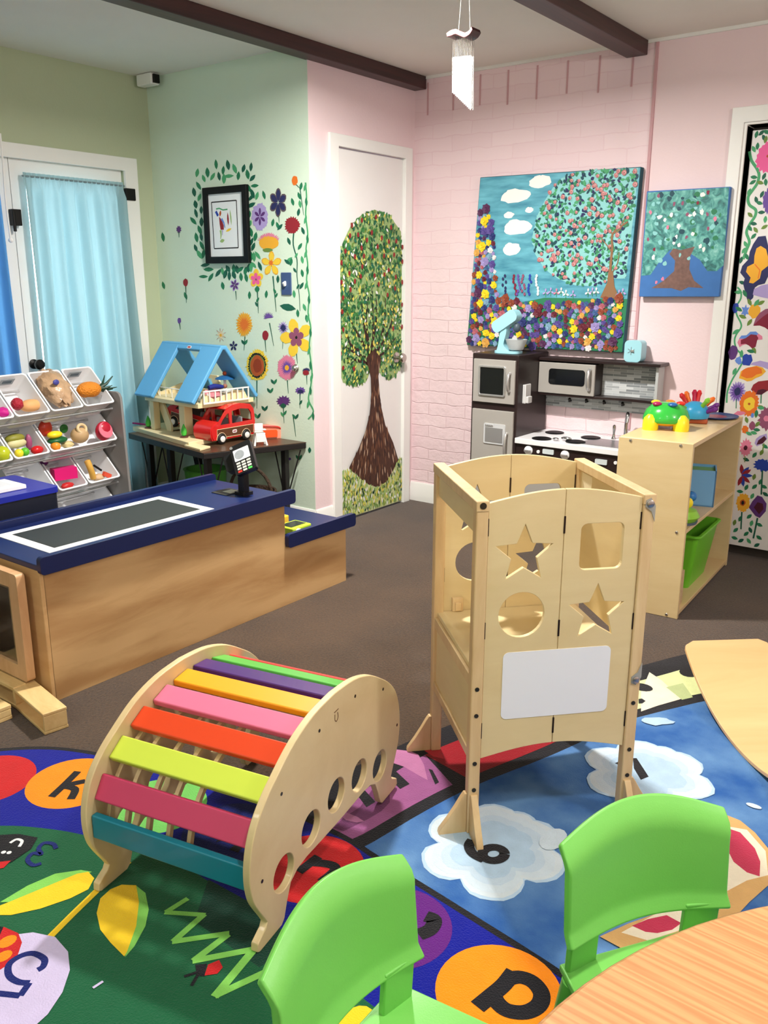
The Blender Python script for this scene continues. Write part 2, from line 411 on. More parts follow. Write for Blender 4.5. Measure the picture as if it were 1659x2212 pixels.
def inside(p, poly):
    x, y = p; r = False
    for i in range(len(poly)):
        x1, y1 = poly[i]; x2, y2 = poly[i-1]
        if (y1 > y) != (y2 > y) and x < (x2-x1)*(y-y1)/(y2-y1)+x1: r = not r
    return r
def scatter(poly, n):
    xs = [p[0] for p in poly]; ys = [p[1] for p in poly]; o = []
    while len(o) < n:
        p = (rnd.uniform(min(xs), max(xs)), rnd.uniform(min(ys), max(ys)))
        if inside(p, poly): o.append(p)
    return o
# door face in its own (y, z) metres, measured on the door
def dz(x, y):
    v = at_x(680+x*.3797, 280+y*.3797, X0-.004); return (v.y, v.z)
pt = Paint(lambda y, z, h: (X0-.004+h, y, z), .0006)
crown = [dz(*p) for p in [(340, 455), (270, 480), (205, 545), (160, 640), (125, 770), (108, 920), (106, 1080), (112, 1250), (120, 1370), (160, 1440), (235, 1465), (295, 1430), (330, 1330), (360, 1370), (420, 1430), (462, 1400), (500, 1340), (527, 1220), (532, 1050), (532, 880), (525, 720), (490, 580), (430, 495)]]
crown = [(min(max(y, 3.715), 4.303), z) for y, z in crown]
pt.shape(P('crown_ground', (150, 176, 116)), crown)
def dab(m, p, L, W, a): 
    y = min(max(p[0], 3.713+L*.5), 4.304-L*.5); pt.leaf(m, y, p[1], L, W, a)
for p in scatter(crown, 750): dab(rnd.choice([G_DEEP, G_MID, G_BLUE, G_PALE, G_PALE, G_OLIVE, G_MID, G_MID]), p, .036, .020, rnd.uniform(.6, 2.5))
def br(pts, w0, w1):
    q = [dz(*p) for p in pts]; pt.stroke(P_BROWN3, q, [w0, w1], 4)
for pts in ([(320, 1290), (330, 1120), (322, 900)], [(320, 1290), (280, 1130), (262, 960)], [(315, 1290), (240, 1160), (180, 1040)], [(330, 1280), (390, 1120), (400, 950)], [(335, 1290), (420, 1140), (450, 1010)], [(330, 1310), (400, 1260), (460, 1180)], [(310, 1310), (220, 1265), (165, 1225)], [(310, 1330), (230, 1310), (180, 1300)], [(320, 1240), (350, 1060), (345, 940)], [(300, 1200), (290, 1080), (300, 980)], [(250, 1260), (200, 1220), (180, 1150)]):
    br(pts, .022, .004)
for p in scatter(crown, 1150): dab(rnd.choice([G_MID, G_PALE, G_LIME, G_YEL, G_DEEP, G_DEEP, G_MID, G_YEL, G_OLIVE, G_BLUE, G_PALE, G_DEEP, G_DARK, G_MID, P_WHITE]), p, rnd.uniform(.016, .030), rnd.uniform(.010, .017), rnd.uniform(.6, 2.5))
for x, y in [(342, 497), (262, 515), (205, 543), (428, 557), (318, 585), (240, 598), (194, 603), (375, 615), (290, 628), (415, 637), (457, 634), (352, 665), (497, 668), (260, 673), (168, 692), (388, 718), (445, 712), (222, 722), (273, 718), (322, 722), (146, 757), (510, 752), (264, 778), (414, 797), (390, 824), (190, 817), (255, 835), (334, 830), (222, 862), (455, 838), (146, 868), (504, 868), (357, 880), (450, 903), (197, 910), (408, 940), (155, 955), (118, 980), (150, 1035), (156, 1137), (118, 1180), (120, 1275), (216, 1360), (155, 1355), (440, 1130), (505, 1120), (505, 995)]:
    p = dz(x, y); pt.blob(P_RED, min(max(p[0], 3.722), 4.297), p[1], .0105, .014, 0, 10, .12)
trunk = [dz(*p) for p in [(285, 1300), (312, 1400), (315, 1520), (305, 1620), (280, 1720), (240, 1820), (185, 1930), (230, 1970), (290, 2020), (350, 2050), (400, 2020), (440, 1940), (470, 1880), (440, 1780), (395, 1680), (368, 1560), (355, 1400), (372, 1300), (330, 1250)]]
pt.shape(P_BROWN, trunk)
for p in scatter(trunk, 230):
    c = dz(330, 1500); a = math.atan2(p[1]-c[1]-.05, (p[0]-c[0])*.6) if p[1] < c[1] else PI/2
    pt.leaf(rnd.choice([P_BROWN2, P_BROWN3, P_BROWN3, P_BROWN2, P_FAWN]), p[0], p[1], rnd.uniform(.03, .07), rnd.uniform(.006, .011), a)
grass = [(min(max(y, 3.713), 4.304), max(z, .014)) for y, z in [dz(*p) for p in [(150, 1945), (185, 1925), (230, 1965), (290, 2015), (350, 2035), (405, 2000), (440, 1935), (470, 1875), (505, 1860), (506, 2125), (330, 2170), (150, 2215)]]]
pt.shape(P('grass_ground', (206, 212, 160)), grass)
for p in scatter(grass, 800): pt.leaf(rnd.choice([G_PALE, G_PALE, G_LIME, G_OLIVE, G_LIME, G_OLIVE, P_WHITE, G_PALE, G_YEL, G_DARK]), min(max(p[0], 3.72), 4.297), max(p[1], .032), rnd.uniform(.02, .036), rnd.uniform(.008, .014), rnd.uniform(1.2, 1.95))
pt.build('painted_tree', door1)
# ------------------------------------------------------------------ french door behind teal curtains
M_GLASS = mat('clear_glass', (245, 250, 250), .02, trans=1.0)
def french(name, y0, y1, hinge_right):
    b = MB(); x0, x1 = XL-.05, XL-.012
    b.prism([(y0, .01), (y1, .01), (y1, 1.962), (y0, 1.962)], x0, x1, 'yz', [[(y0+.085, .22), (y1-.085, .22), (y1-.085, 1.86), (y0+.085, 1.86)]])
    d = struct(name, b, M_WHITE, bevel=.003)
    g = MB(); g.box(XL-.033, XL-.029, y0+.08, y1-.08, .215, 1.865); g.build('glass_pane', M_GLASS, d, smooth=0)
    return d
d_r = french('door_2', 2.60, 3.285, True); d_l = french('door_4', 1.912, 2.597, False)
b = MB(); b.prism([(1.83, 0), (1.905, 0), (1.905, 1.958), (3.29, 1.958), (3.29, 0), (3.376, 0), (3.376, 2.03), (1.83, 2.03)], XL, XL+.02, 'yz')
b.prism([(1.905, 1.945), (3.292, 1.945), (3.292, 1.97), (1.905, 1.97)], XL-.10, XL-.055, 'yz')  # unseen strip added behind the head gap to block daylight
b.build('door_casing', M_WHITE, d_r, bevel=.003)
b = MB(); b.box(XL-.012, XL+.03, 3.28, 3.345, 1.80, 1.865); b.build('door_guard', M_DARKMETAL, d_r, bevel=.004)
b = MB(); b.box(XL-.012, XL-.002, 3.272, 3.30, 1.66, 1.78); b.build('hinge', M_STEEL, d_r)
b = MB(); b.box(XL-.012, XL+.025, 2.572, 2.622, 1.63, 1.71); b.tube([(XL+.02, 2.58, 1.60), (XL+.02, 2.58, 1.70)], .009); b.build('surface_bolt', M_DARKMETAL, d_r, bevel=.003)
b = MB(); b.lathe([(.026, 0), (.026, .008), (.012, .014), (.012, .04), (.026, .05), (.028, .066), (.018, .076), (0, .078)], 20, (XL-.012, 2.625, .92), roty(PI/2)); b.build('door_knob', M_DARKMETAL, d_r)
def curtain_mat(name, c):
    m = bpy.data.materials.new(name); m.use_nodes = True; nt = m.node_tree; N = nt.nodes; L = nt.links; N.remove(N['Principled BSDF'])
    d = N.new('ShaderNodeBsdfDiffuse'); t = N.new('ShaderNodeBsdfTranslucent'); mx = N.new('ShaderNodeMixShader'); mx.inputs[0].default_value = .30
    n = N.new('ShaderNodeTexNoise'); n.inputs['Scale'].default_value = 400; tc = N.new('ShaderNodeTexCoord'); L.new(tc.outputs['Object'], n.inputs['Vector'])
    r = N.new('ShaderNodeValToRGB'); r.color_ramp.elements[0].color = (*[x*.9 for x in lin(c)], 1); r.color_ramp.elements[1].color = (*lin(c), 1)
    L.new(n.outputs['Fac'], r.inputs['Fac']); L.new(r.outputs['Color'], d.inputs['Color']); L.new(r.outputs['Color'], t.inputs['Color'])
    L.new(d.outputs[0], mx.inputs[1]); L.new(t.outputs[0], mx.inputs[2]); L.new(mx.outputs[0], N['Material Output'].inputs['Surface']); return m
M_CURT = curtain_mat('teal_sheer_cloth', (170, 204, 210)); M_CURTB = curtain_mat('blue_sheer_cloth', (96, 150, 198))
def curtain(y0, y1, z1, m, label, sway, seed, folds=7):
    t = thing('curtain', label, 'curtain', (XL+.03, (y0+y1)/2, .03))
    q = random.Random(seed); ph = [q.uniform(0, 6) for _ in range(4)]
    def fn(u, v):
        z = .04+(z1-.04)*v; w = (1-v)
        y = y0+(y1-y0)*u + sway*w*(.05+.95*u)
        a = .016+.022*w
        x = XL+.034 + a*(math.sin(2*PI*folds*u+ph[0]+.5*w)+.45*math.sin(2*PI*folds*1.73*u+ph[1])) + .006*math.sin(9*u+5*w)
        if v > .965: x = XL+.034+.006*math.sin(2*PI*folds*3.1*u)
        return (x, y, z)
    b = MB(); b.grid(fn, 110, 44); b.build('curtain_cloth', m, t, smooth=180)
    b = MB(); b.tube([(XL+.034, y0-.004, z1-.018), (XL+.034, y1+.004, z1-.018)], .005, 8); b.build('curtain_rod', mat('grey_rod', (120, 140, 146), .4), t)
    return t
curtain(2.645, 3.262, 1.892, M_CURT, 'teal sheer curtain gathered on a rod over the french door beside the mint wall', .075, 3)
curtain(1.97, 2.515, 1.892, M_CURTB, 'blue curtain on the french door leaf at the left edge of the photo', .03, 5)
b = MB(); b.tube(smooth_pts([(XL+.05, 2.535, 2.06), (XL+.055, 2.53, 1.9), (XL+.05, 2.527, 1.75), (XL+.045, 2.535, 1.56)], 5), .005, 8)
b.ball((XL+.045, 2.535, 1.555), .012); tag(b.build('pull_cord', mat('white_cord', (245, 243, 240), .7)), 'white pull cord hanging beside the teal curtain at the left edge', 'cord')
# ------------------------------------------------------------------ mural door on the right
b = MB(); b.box(-1.248, -.962, YB+.03, YB+.06, .06, 2.03); door3 = struct('door_3', b, M_DOOR, bevel=.003)
b = MB(); b.box(-.956, -.67, YB+.03, YB+.06, .06, 2.03); door5 = struct('door_5', b, M_DOOR, bevel=.003)
b = MB(); b.box(DX0, DX1, YB+.1, YB+.14, 0, 2.05); struct('wall_closet_back', b, mat('dark_recess_paint', (84, 78, 74), .9))  # dark tone stands in for the shade in the door gaps
b = MB()
b.prism([(-1.333, 0), (-1.275, 0), (-1.275, 2.06), (DX1+.013, 2.06), (DX1+.013, 0), (DX1+.071, 0), (DX1+.071, 2.128), (-1.333, 2.128)], YB-.018, YB, 'xz')
b.prism([(-1.283, 0), (DX0, 0), (DX0, 2.05), (DX1, 2.05), (DX1, 0), (DX1+.021, 0), (DX1+.021, 2.068), (-1.283, 2.068)], YB-.010, YB+.1, 'xz')
b.build('door_casing', M_WHITE, door3, bevel=.003)
# ------------------------------------------------------------------ paints
def P(name, c): return mat(name + '_paint', c, .6)
NAVY, PURPLE, LAV, VIOLET = P('navy', (38, 42, 92)), P('purple', (92, 50, 120)), P('lavender', (176, 160, 214)), P('violet', (108, 76, 160))
CRIM, ORANGE, YEL, GOLD = P('crimson', (150, 34, 46)), P('orange', (232, 116, 36)), P('yellow', (246, 208, 60)), P('gold', (240, 176, 50))
PINK, HOT, MAUVE, CREAM = P('pink', (226, 130, 160)), P('hot_pink', (240, 96, 160)), P('mauve', (146, 80, 110)), P('cream', (236, 214, 176))
BLUE, SKYB, BLACKP, RUST = P('blue', (34, 66, 170)), P('sky_blue', (100, 140, 220)), P('black', (28, 24, 26)), P('rust', (186, 84, 30))
LEAF, LEAF2, LEAF3 = P('wall_leaf', (36, 124, 84)), P('wall_leaf_light', (74, 164, 110)), P('wall_leaf_dark', (22, 96, 74))
WINE, DWINE = P('wine', (130, 26, 56)), P('dark_wine', (74, 14, 40))
# ------------------------------------------------------------------ mural on the folding door
MY = YB+.03
def mA(x, y): v = at_y(1580+x*.1808, 240+y*.1808, MY); return (v.x, v.z)
def mB(x, y): v = at_y(1580+x*.1357, 600+y*.1357, MY); return (v.x, v.z)
def mC(x, y): v = at_y(1560+x*.1628, 860+y*.1628, MY); return (v.x, v.z)
pt = Paint(lambda x, z, h: (x, MY-h, z), .0008)
ok = lambda p: (-1.24 < p[0] < -.97)
def S(m, w, f, pts): pt.stroke(m, [f(*p) for p in pts], w, 4)
S(LEAF2, .013, mA, [(215, 480), (240, 590), (300, 680), (330, 760), (310, 860), (250, 950), (200, 1030), (215, 1120), (290, 1180), (280, 1260), (220, 1350), (180, 1450), (215, 1560), (180, 1660), (140, 1770)])
S(LEAF2, .008, mB, [(95, 150), (150, 220), (150, 330), (90, 440), (80, 570), (150, 720), (150, 800), (80, 900), (50, 1000), (80, 1130), (170, 1230), (185, 1320), (120, 1450), (20, 1610), (-60, 1800), (-75, 1990)])
for x, y, a in [(300, 280, 100), (250, 390, 20), (312, 420, 90), (268, 455, 60), (270, 790, 10), (255, 850, 150), (345, 855, 20), (212, 965, 110), (180, 1030, 100), (172, 1145, 120), (365, 995, 110), (297, 1060, 70), (335, 1098, 20), (360, 1210, 0), (405, 1295, 90), (225, 1240, 40), (265, 1345, 10), (395, 1385, 150), (290, 1420, 50), (140, 1340, 110), (128, 1450, 110), (265, 1495, 130), (170, 1590, 60), (150, 1665, 120), (115, 1780, 100), (185, 1740, 60), (390, 320, 60), (360, 260, 140), (420, 250, 30), (410, 340, 100), (390, 780, 110), (410, 850, 80), (85, 1950, 0), (130, 2050, 20), (220, 1400, 50)]:
    p = mA(x, y); ok(p) and pt.leaf(rnd.choice([LEAF, LEAF, LEAF2, LEAF3, G_OLIVE]), p[0], p[1], .034, .017, math.radians(-a))
def fl(f, x, y): return f(x, y)
p = mA(400, 555); pt.spiky(HOT, p[0]+.01, p[1], .05, .07, 16, .86); pt.blob(RUST, p[0]+.012, p[1]+.005, .006)
p = mA(455, 1060); pt.spiky(VIOLET, p[0]-.004, p[1], .026, .06, 14, .8)
# butterfly
pt.shape(NAVY, [mA(*q) for q in [(320, 1500), (410, 1490), (437, 1600), (450, 1700), (450, 1950), (400, 2060), (320, 2080), (280, 2110), (260, 2230), (200, 2290), (165, 2170), (140, 2060), (160, 2000), (105, 1930), (130, 1850), (205, 1770), (220, 1680), (260, 1590)]])
pt.shape(GOLD, [mA(*q) for q in [(300, 1640), (350, 1610), (415, 1650), (440, 1750), (437, 1850), (360, 1910), (340, 2000), (260, 2060), (210, 2050), (230, 1990), (175, 1920), (190, 1860), (270, 1820), (275, 1730)]])
pt.stroke(ORANGE, [mA(*q) for q in [(280, 1830), (340, 1900), (320, 2000)]], .005)
pt.shape(LAV, [mB(*q) for q in [(360, 180), (480, 120), (585, 100), (585, 330), (480, 310), (340, 270)]])
# flower field
def bl(m, f, x, y, rx, ry=None, j=.1, n=14): q = f(x, y); pt.blob(m, q[0], q[1], rx, ry, 0, n, j)
def sp(m, f, x, y, rx, ry, n=14, inner=.75): q = f(x, y); pt.spiky(m, q[0], q[1], rx, ry, n, inner)
bl(BLUE, mB, 65, 480, .015, .024); sp(SKYB, mB, 222, 525, .02, .032, 6, .55); bl(GOLD, mB, 370, 530, .027, .034)
for x, y, a in [(470, 400, 150), (400, 400, 120), (290, 390, 60), (290, 710, 120), (180, 620, 20), (360, 1150, 60), (310, 1170, 10), (160, 1210, 90), (50, 1490, 110), (110, 230, 0), (215, 250, 60), (120, 500, 30), (70, 860, 140), (475, 2060, 20), (395, 2170, 90)]:
    p = mB(x, y); ok(p) and pt.leaf(rnd.choice([LEAF, LEAF2, G_OLIVE]), p[0], p[1], .04, .018, math.radians(-a))
pt.shape(MAUVE, [mB(*q) for q in [(350, 750), (390, 640), (450, 560), (540, 500), (590, 490), (590, 700), (480, 740)]])
pt.shape(WINE, [mB(*q) for q in [(345, 765), (420, 690), (500, 620), (590, 560), (590, 830), (530, 790), (450, 760)]])
pt.shape(PINK, [mB(*q) for q in [(95, 1030), (130, 960), (220, 930), (300, 880), (400, 870), (490, 930), (495, 980), (420, 990), (380, 1010), (330, 1040), (180, 1070), (130, 1105)]])
pt.shape(SKYB, [mB(*q) for q in [(120, 970), (160, 920), (240, 915), (300, 860), (390, 855), (430, 890), (400, 920), (290, 950), (200, 970)]])
pt.shape(WINE, [mB(*q) for q in [(150, 990), (230, 960), (310, 900), (400, 910), (430, 960), (410, 1000), (385, 1100), (330, 1125), (280, 1080), (220, 1050), (150, 1060)]])
bl(PURPLE, mB, 25, 1190, .022, .034); bl(BLUE, mB, 248, 1310, .022, .030, .2); bl(SKYB, mB, 112, 1320, .015, .018, .3)
pt.shape(LAV, [mB(*q) for q in [(300, 1380), (340, 1350), (460, 1320), (590, 1350), (590, 1460), (500, 1420), (400, 1400)]])
pt.shape(GOLD, [mB(*q) for q in [(120, 1600), (150, 1490), (230, 1440), (400, 1400), (500, 1430), (550, 1490), (480, 1560), (380, 1600), (320, 1640), (250, 1650), (190, 1620)]])
pt.shape(ORANGE, [mB(*q) for q in [(150, 1560), (180, 1470), (260, 1430), (400, 1410), (480, 1450), (490, 1520), (400, 1540), (330, 1590), (240, 1600)]])
sp(LAV, mB, 95, 1815, .042, .055, 18, .8); sp(VIOLET, mB, 95, 1815, .036, .048, 18, .6); bl(NAVY, mB, 95, 1810, .015, .02)
pt.shape(CRIM, [mB(*q) for q in [(310, 1780), (350, 1700), (430, 1650), (590, 1630), (590, 1790), (480, 1860), (390, 1860)]])
pt.shape(DWINE, [mB(*q) for q in [(400, 1850), (420, 1790), (500, 1770), (570, 1790), (480, 1865)]])
S(LEAF, .005, mB, [(475, 1860), (470, 2000)]); S(LEAF, .004, mB, [(78, 1930), (75, 2080)])
sp(ORANGE, mB, 283, 2000, .047, .064, 22, .9); bl(YEL, mB, 285, 2005, .026, .034); bl(RUST, mB, 282, 2008, .006)
pt.shape(PINK, [mB(*q) for q in [(20, 2180), (100, 2120), (200, 2130), (235, 2160), (150, 2190)]])
sp(MAUVE, mC, 600, 270, .045, .06, 14, .8); bl(PINK, mC, 592, 272, .014)
bl(SKYB, mC, 402, 228, .007, .012); bl(MAUVE, mC, 400, 368, .014, .022); sp(ORANGE, mC, 305, 415, .017, .022, 7)
for x, y, a in [(355, 470, 20), (460, 420, 0), (420, 460, 10), (470, 345, 120), (455, 200, 90), (325, 290, 70), (515, 130, 0), (430, 755, 120), (320, 815, 20), (570, 640, 30), (425, 1045, 100), (430, 1175, 130), (322, 1185, 110), (238, 1238, 0), (510, 1110, 110), (555, 1175, 20), (575, 1275, 30), (400, 1300, 110), (165, 1650, 100), (240, 1600, 110), (375, 1750, 60), (320, 1800, 130), (495, 1680, 20), (490, 1850, 30), (355, 1895, 50), (460, 1950, 140), (250, 1890, 140), (180, 1750, 130), (165, 1855, 10), (525, 720, 110), (360, 1570, 130), (390, 1660, 100)]:
    p = mC(x, y); ok(p) and pt.leaf(rnd.choice([LEAF, LEAF, LEAF2, LEAF3, G_OLIVE]), p[0], p[1], .034, .018, math.radians(-a))
sp(PINK, mC, 315, 655, .032, .048, 13, .72); bl(DWINE, mC, 312, 658, .009, .012)
pt.shape(LAV, [mC(*q) for q in [(430, 600), (450, 540), (500, 500), (590, 470), (600, 540), (540, 600), (460, 640)]])
pt.shape(DWINE, [mC(*q) for q in [(455, 620), (480, 560), (560, 500), (590, 540), (540, 600)]])
S(G_OLIVE, .006, mC, [(555, 600), (530, 740)]); S(G_OLIVE, .004, mC, [(305, 770), (300, 850)])
q = mC(225, 1020)
for k, (m, a) in enumerate([(CRIM, 100), (BLUE, 55), (CRIM, 38), (BLUE, 5), (CRIM, -35), (BLUE, -75), (CRIM, -105)]):
    A = math.radians(a); pt.leaf(m, q[0]+.014+.024*math.cos(A), q[1]+.03*math.sin(A), .055, .02, A)
sp(BLUE, mC, 545, 890, .048, .034, 13, .75); S(LEAF3, .007, mC, [(535, 960), (520, 1280)])
sp(GOLD, mC, 278, 1390, .034, .05, 16, .88); bl(RUST, mC, 274, 1388, .013, .017); bl(BLACKP, mC, 274, 1388, .007, .01)
S(LEAF3, .007, mC, [(262, 1510), (250, 1740)])
pt.shape(PURPLE, [mC(*q) for q in [(355, 1450), (400, 1370), (470, 1290), (530, 1310), (590, 1400), (580, 1500), (500, 1590), (440, 1560)]])
pt.shape(DWINE, [mC(*q) for q in [(420, 1450), (470, 1380), (540, 1400), (550, 1470), (490, 1540)]])
S(LEAF3, .008, mC, [(470, 1590), (415, 1860)])
pt.build('painted_flowers', door3)
# second leaf: the pattern carries on
pt = Paint(lambda x, z, h: (x, MY-h, z), .0008)
for i in range(46):
    x, z = rnd.uniform(-.92, -.70), rnd.uniform(.12, 1.98)
    if i % 3 == 0: pt.spiky(rnd.choice([HOT, PURPLE, CRIM, ORANGE, BLUE, GOLD, VIOLET]), x, z, .04, .05, 14, .75); pt.blob(rnd.choice([YEL, NAVY, DWINE]), x, z, .012)
    else: pt.leaf(rnd.choice([LEAF, LEAF2, LEAF3]), x, z, .05, .02, rnd.uniform(0, 3))
pt.build('painted_flowers', door5)
# ------------------------------------------------------------------ flowers painted on the mint wall
# drawn in units of the wall enlargement (y up), carried onto the wall plane
def gw(x, y): return (x, -y)
def gfn(x, y, h):
    v = at_y(300+x*.32103, 330-y*.32103, YG); return (v.x, YG-h, v.z)
pt = Paint(gfn, .0006)
K = 1.0
def gleaf(x, y, a, L=62, W=26, m=None):
    p = gw(x, y); pt.leaf(m or rnd.choice([LEAF, LEAF, LEAF2, LEAF3, LEAF3]), p[0], p[1], L*K, W*K, math.radians(a))
for x, y, a in [(393, 135, 80), (520, 78, 95), (600, 82, 100), (462, 133, 95), (568, 118, 85), (645, 107, 110), (705, 105, 75), (755, 95, 85), (437, 173, 110), (497, 160, 60), (540, 158, 100), (573, 175, 90), (605, 157, 5), (670, 155, 85), (732, 145, 100), (765, 170, 50), (402, 222, 120), (372, 265, 100), (408, 300, 70), (382, 347, 100), (780, 222, 5), (740, 237, 110), (765, 275, 110), (795, 290, 75), (842, 284, 105), (757, 300, 50), (385, 407, 105), (757, 352, 30), (420, 385, 90), (742, 410, 95), (367, 458, 130), (422, 465, 90), (747, 478, 70), (410, 520, 110), (756, 535, 100), (388, 570, 100), (420, 566, 100), (785, 565, 80), (758, 600, 70), (425, 625, 115), (383, 641, 110), (770, 632, 70), (408, 684, 120), (435, 680, 80), (757, 697, 90), (775, 700, 95), (800, 690, 125), (447, 755, 10), (470, 785, 0), (773, 755, 130), (815, 763, 110), (485, 837, 60), (535, 808, 55), (563, 797, 100), (600, 780, 120), (582, 815, 75), (609, 827, 90), (640, 780, 95), (640, 823, 110), (662, 785, 100), (683, 785, 40), (718, 795, 80), (740, 775, 85), (755, 770, 90), (688, 835, 95), (723, 840, 100), (435, 833, 0), (565, 895, 100), (163, 567, 100)]:
    gleaf(x, y, a, rnd.uniform(56, 74), rnd.uniform(22, 30))
for x, y, a in [(745, 958, 90), (858, 952, 85), (936, 850, 90), (38, 737, 100), (90, 851, 80), (166, 892, 105), (1035, 330, 105), (1080, 290, 110), (1085, 345, 100), (1075, 400, 80), (1010, 595, 110), (1085, 630, 60), (1012, 720, 40), (1000, 735, 140), (1025, 735, 80), (1100, 720, 100), (1100, 810, 100), (1095, 895, 60), (1045, 950, 95), (1115, 1040, 110), (1070, 1080, 95), (1130, 1115, 100), (902, 470, 80), (935, 490, 110), (950, 500, 50), (1105, 525, 110), (1092, 225, 80), (315, 962, 110)]:
    gleaf(x, y, a, 56, 22)
gleaf(1003, 1040, -12, 112, 48, LEAF3)
for x, y in [(910, 1540), (885, 1600), (848, 1720), (1078, 2050), (1055, 1775), (760, 1660), (712, 1275), (690, 1690), (800, 1770)]:
    gleaf(x-10, y, 125, 42, 18); gleaf(x+9, y, 60, 44, 18)
def stem(pts, w=7.0, m=None): pt.stroke(m or LEAF3, [gw(*p) for p in pts], [w, w*.35], 4)
stem([(1050, 205), (1085, 240)]); stem([(1085, 240), (1110, 420)]); stem([(1043, 535), (1040, 620), (1065, 720), (1065, 830), (1080, 960), (1085, 1065)], 9)
stem([(903, 830), (925, 1070)], 9); stem([(797, 915), (805, 1080)], 9); stem([(652, 930), (657, 990)]); stem([(270, 530), (271, 570)]); stem([(316, 895), (320, 1010)])
stem([(274, 1145), (280, 1190)]); stem([(715, 1235), (708, 1330)]); stem([(880, 1145), (908, 1300)]); stem([(850, 1258), (856, 1340)]); stem([(972, 1205), (968, 1320)])
stem([(1058, 1320), (1068, 1420)], 8); stem([(795, 1530), (795, 1720)], 8); stem([(1000, 1530), (1006, 1620)]); stem([(1130, 1500), (1132, 1560)]); stem([(1085, 1620), (1085, 1720)]); stem([(972, 1700), (978, 1820)]); stem([(940, 400), (945, 470)]); stem([(1040, 1780), (1057, 1910)])
for x, y, a in [(1060, 690, 60), (1050, 790, 120), (1072, 900, 60), (800, 990, 60), (793, 1020, 120), (915, 930, 120), (925, 960, 60), (965, 1760, 120), (985, 1750, 60), (1090, 1680, 60)]: gleaf(x, y, a, 40, 16)
def gb(m, x, y, rx, ry=None, j=.08): p = gw(x, y); pt.blob(m, p[0], p[1], rx*K, (ry or rx)*K, 0, 16, j)
def gs(m, x, y, rx, ry, n=18, inner=.7, a0=0.0, a1=2*PI): p = gw(x, y); pt.spiky(m, p[0], p[1], rx*K, ry*K, n, inner, .07, a0, a1)
def gp(m, x, y, R, n=5, w=.5, rot=PI/2, sy=1.25): p = gw(x, y); pt.petals(m, p[0], p[1], R*K, n, w, rot, sy)
gb(ORANGE, 1050, 187, 20, 33); gp(P('brownish_outline', (96, 84, 88)), 938, 335, 62, 6, .62, .5, 1.6); gp(NAVY, 938, 335, 55, 6, .5, .5, 1.6)
gs(LAV, 815, 430, 56, 94, 22, .93); gp(PURPLE, 815, 430, 40, 6, .4, PI/6, 1.5)
gs(CRIM, 1033, 488, 54, 60, 20, .82)
gs(PINK, 875, 600, 76, 66, 16, .8, .15, PI-.15); gb(GOLD, 875, 608, 68, 42); gs(GOLD, 872, 596, 64, 40, 14, .75, .2, PI-.2); gb(G_OLIVE, 868, 655, 34, 14)
gp(GOLD, 893, 748, 70, 5, .56, PI/2, 1.25); gp(YEL, 893, 748, 63, 5, .5, PI/2, 1.25); gs(ORANGE, 890, 742, 20, 26, 7, .5)
gp(YEL, 790, 845, 50, 5, .75, PI/2, 1.3); gp(HOT, 788, 850, 36, 5, .7, PI/2, 1.2); gb(MAUVE, 789, 853, 7); gleaf(797, 918, 90, 46, 34)
gp(LAV, 645, 890, 34, 6, .5, .3); gp(PURPLE, 645, 890, 28, 6, .45, .3)
gs(PURPLE, 270, 515, 19, 26, 8, .7); gb(CRIM, 315, 873, 16, 26); gb(VIOLET, 273, 1130, 12, 20)
gs(GOLD, 710, 1155, 58, 86, 24, .8); gs(ORANGE, 710, 1155, 50, 74, 22, .45)
gs(VIOLET, 874, 1112, 38, 44, 11, .6, .1, PI+.2); gb(CRIM, 852, 1228, 21, 32)
gs(LAV, 972, 1178, 36, 48, 14, .6); gs(NAVY, 972, 1178, 24, 32, 12, .6)
gp(YEL, 1062, 1245, 112, 5, .6, PI/2+.3, 1.2); gp(MAUVE, 1060, 1243, 52, 5, .78, PI/2, 1.3); gb(BLACKP, 1060, 1243, 8, 11)
gs(CRIM, 552, 1226, 38, 52, 9, .3); gs(CREAM, 552, 1226, 30, 40, 9, .45); gb(GOLD, 552, 1228, 8, 10)
gp(NAVY, 638, 1300, 28, 5, .5)
gs(YEL, 797, 1430, 76, 108, 34, .92); gs(BLACKP, 797, 1430, 62, 90, 34, .9); gb(G_OLIVE, 797, 1430, 52, 77); gb(RUST, 797, 1432, 47, 70); gb(P('chestnut', (150, 58, 22)), 799, 1432, 30, 48)
gs(PINK, 998, 1445, 66, 88, 34, .86); gs(VIOLET, 998, 1446, 44, 58, 24, .55); gb(GOLD, 997, 1447, 14, 19)
gs(NAVY, 1127, 1468, 30, 24, 10, .7, 0, PI); gs(CRIM, 1125, 1480, 25, 20, 8, .8)
gs(VIOLET, 1088, 1600, 37, 26, 10, .7); gb(NAVY, 1088, 1606, 20, 13)
gs(PURPLE, 975, 1672, 52, 40, 13, .65); gleaf(972, 1702, 90, 36, 40, LEAF3); gp(VIOLET, 1000, 2060, 26, 4, .6); gleaf(1150, 2000, 90, 40, 22)
stem2 = [(1122, 200), (1130, 300), (1124, 420), (1138, 550), (1126, 650), (1138, 760), (1130, 860), (1148, 960), (1140, 1080), (1158, 1180), (1148, 1300), (1158, 1400), (1166, 1480), (1158, 1570), (1143, 1660), (1176, 1740), (1140, 1792)]
pt.stroke(LEAF2, [gw(*p) for p in stem2], 9, 5)
for i, (x, y) in enumerate(stem2[:-1]):
    gleaf(x-2, y+30, 95 if i % 2 else 75, 62, 18, LEAF if i % 2 else LEAF2)
pt.build('painted_flowers', wall_green)
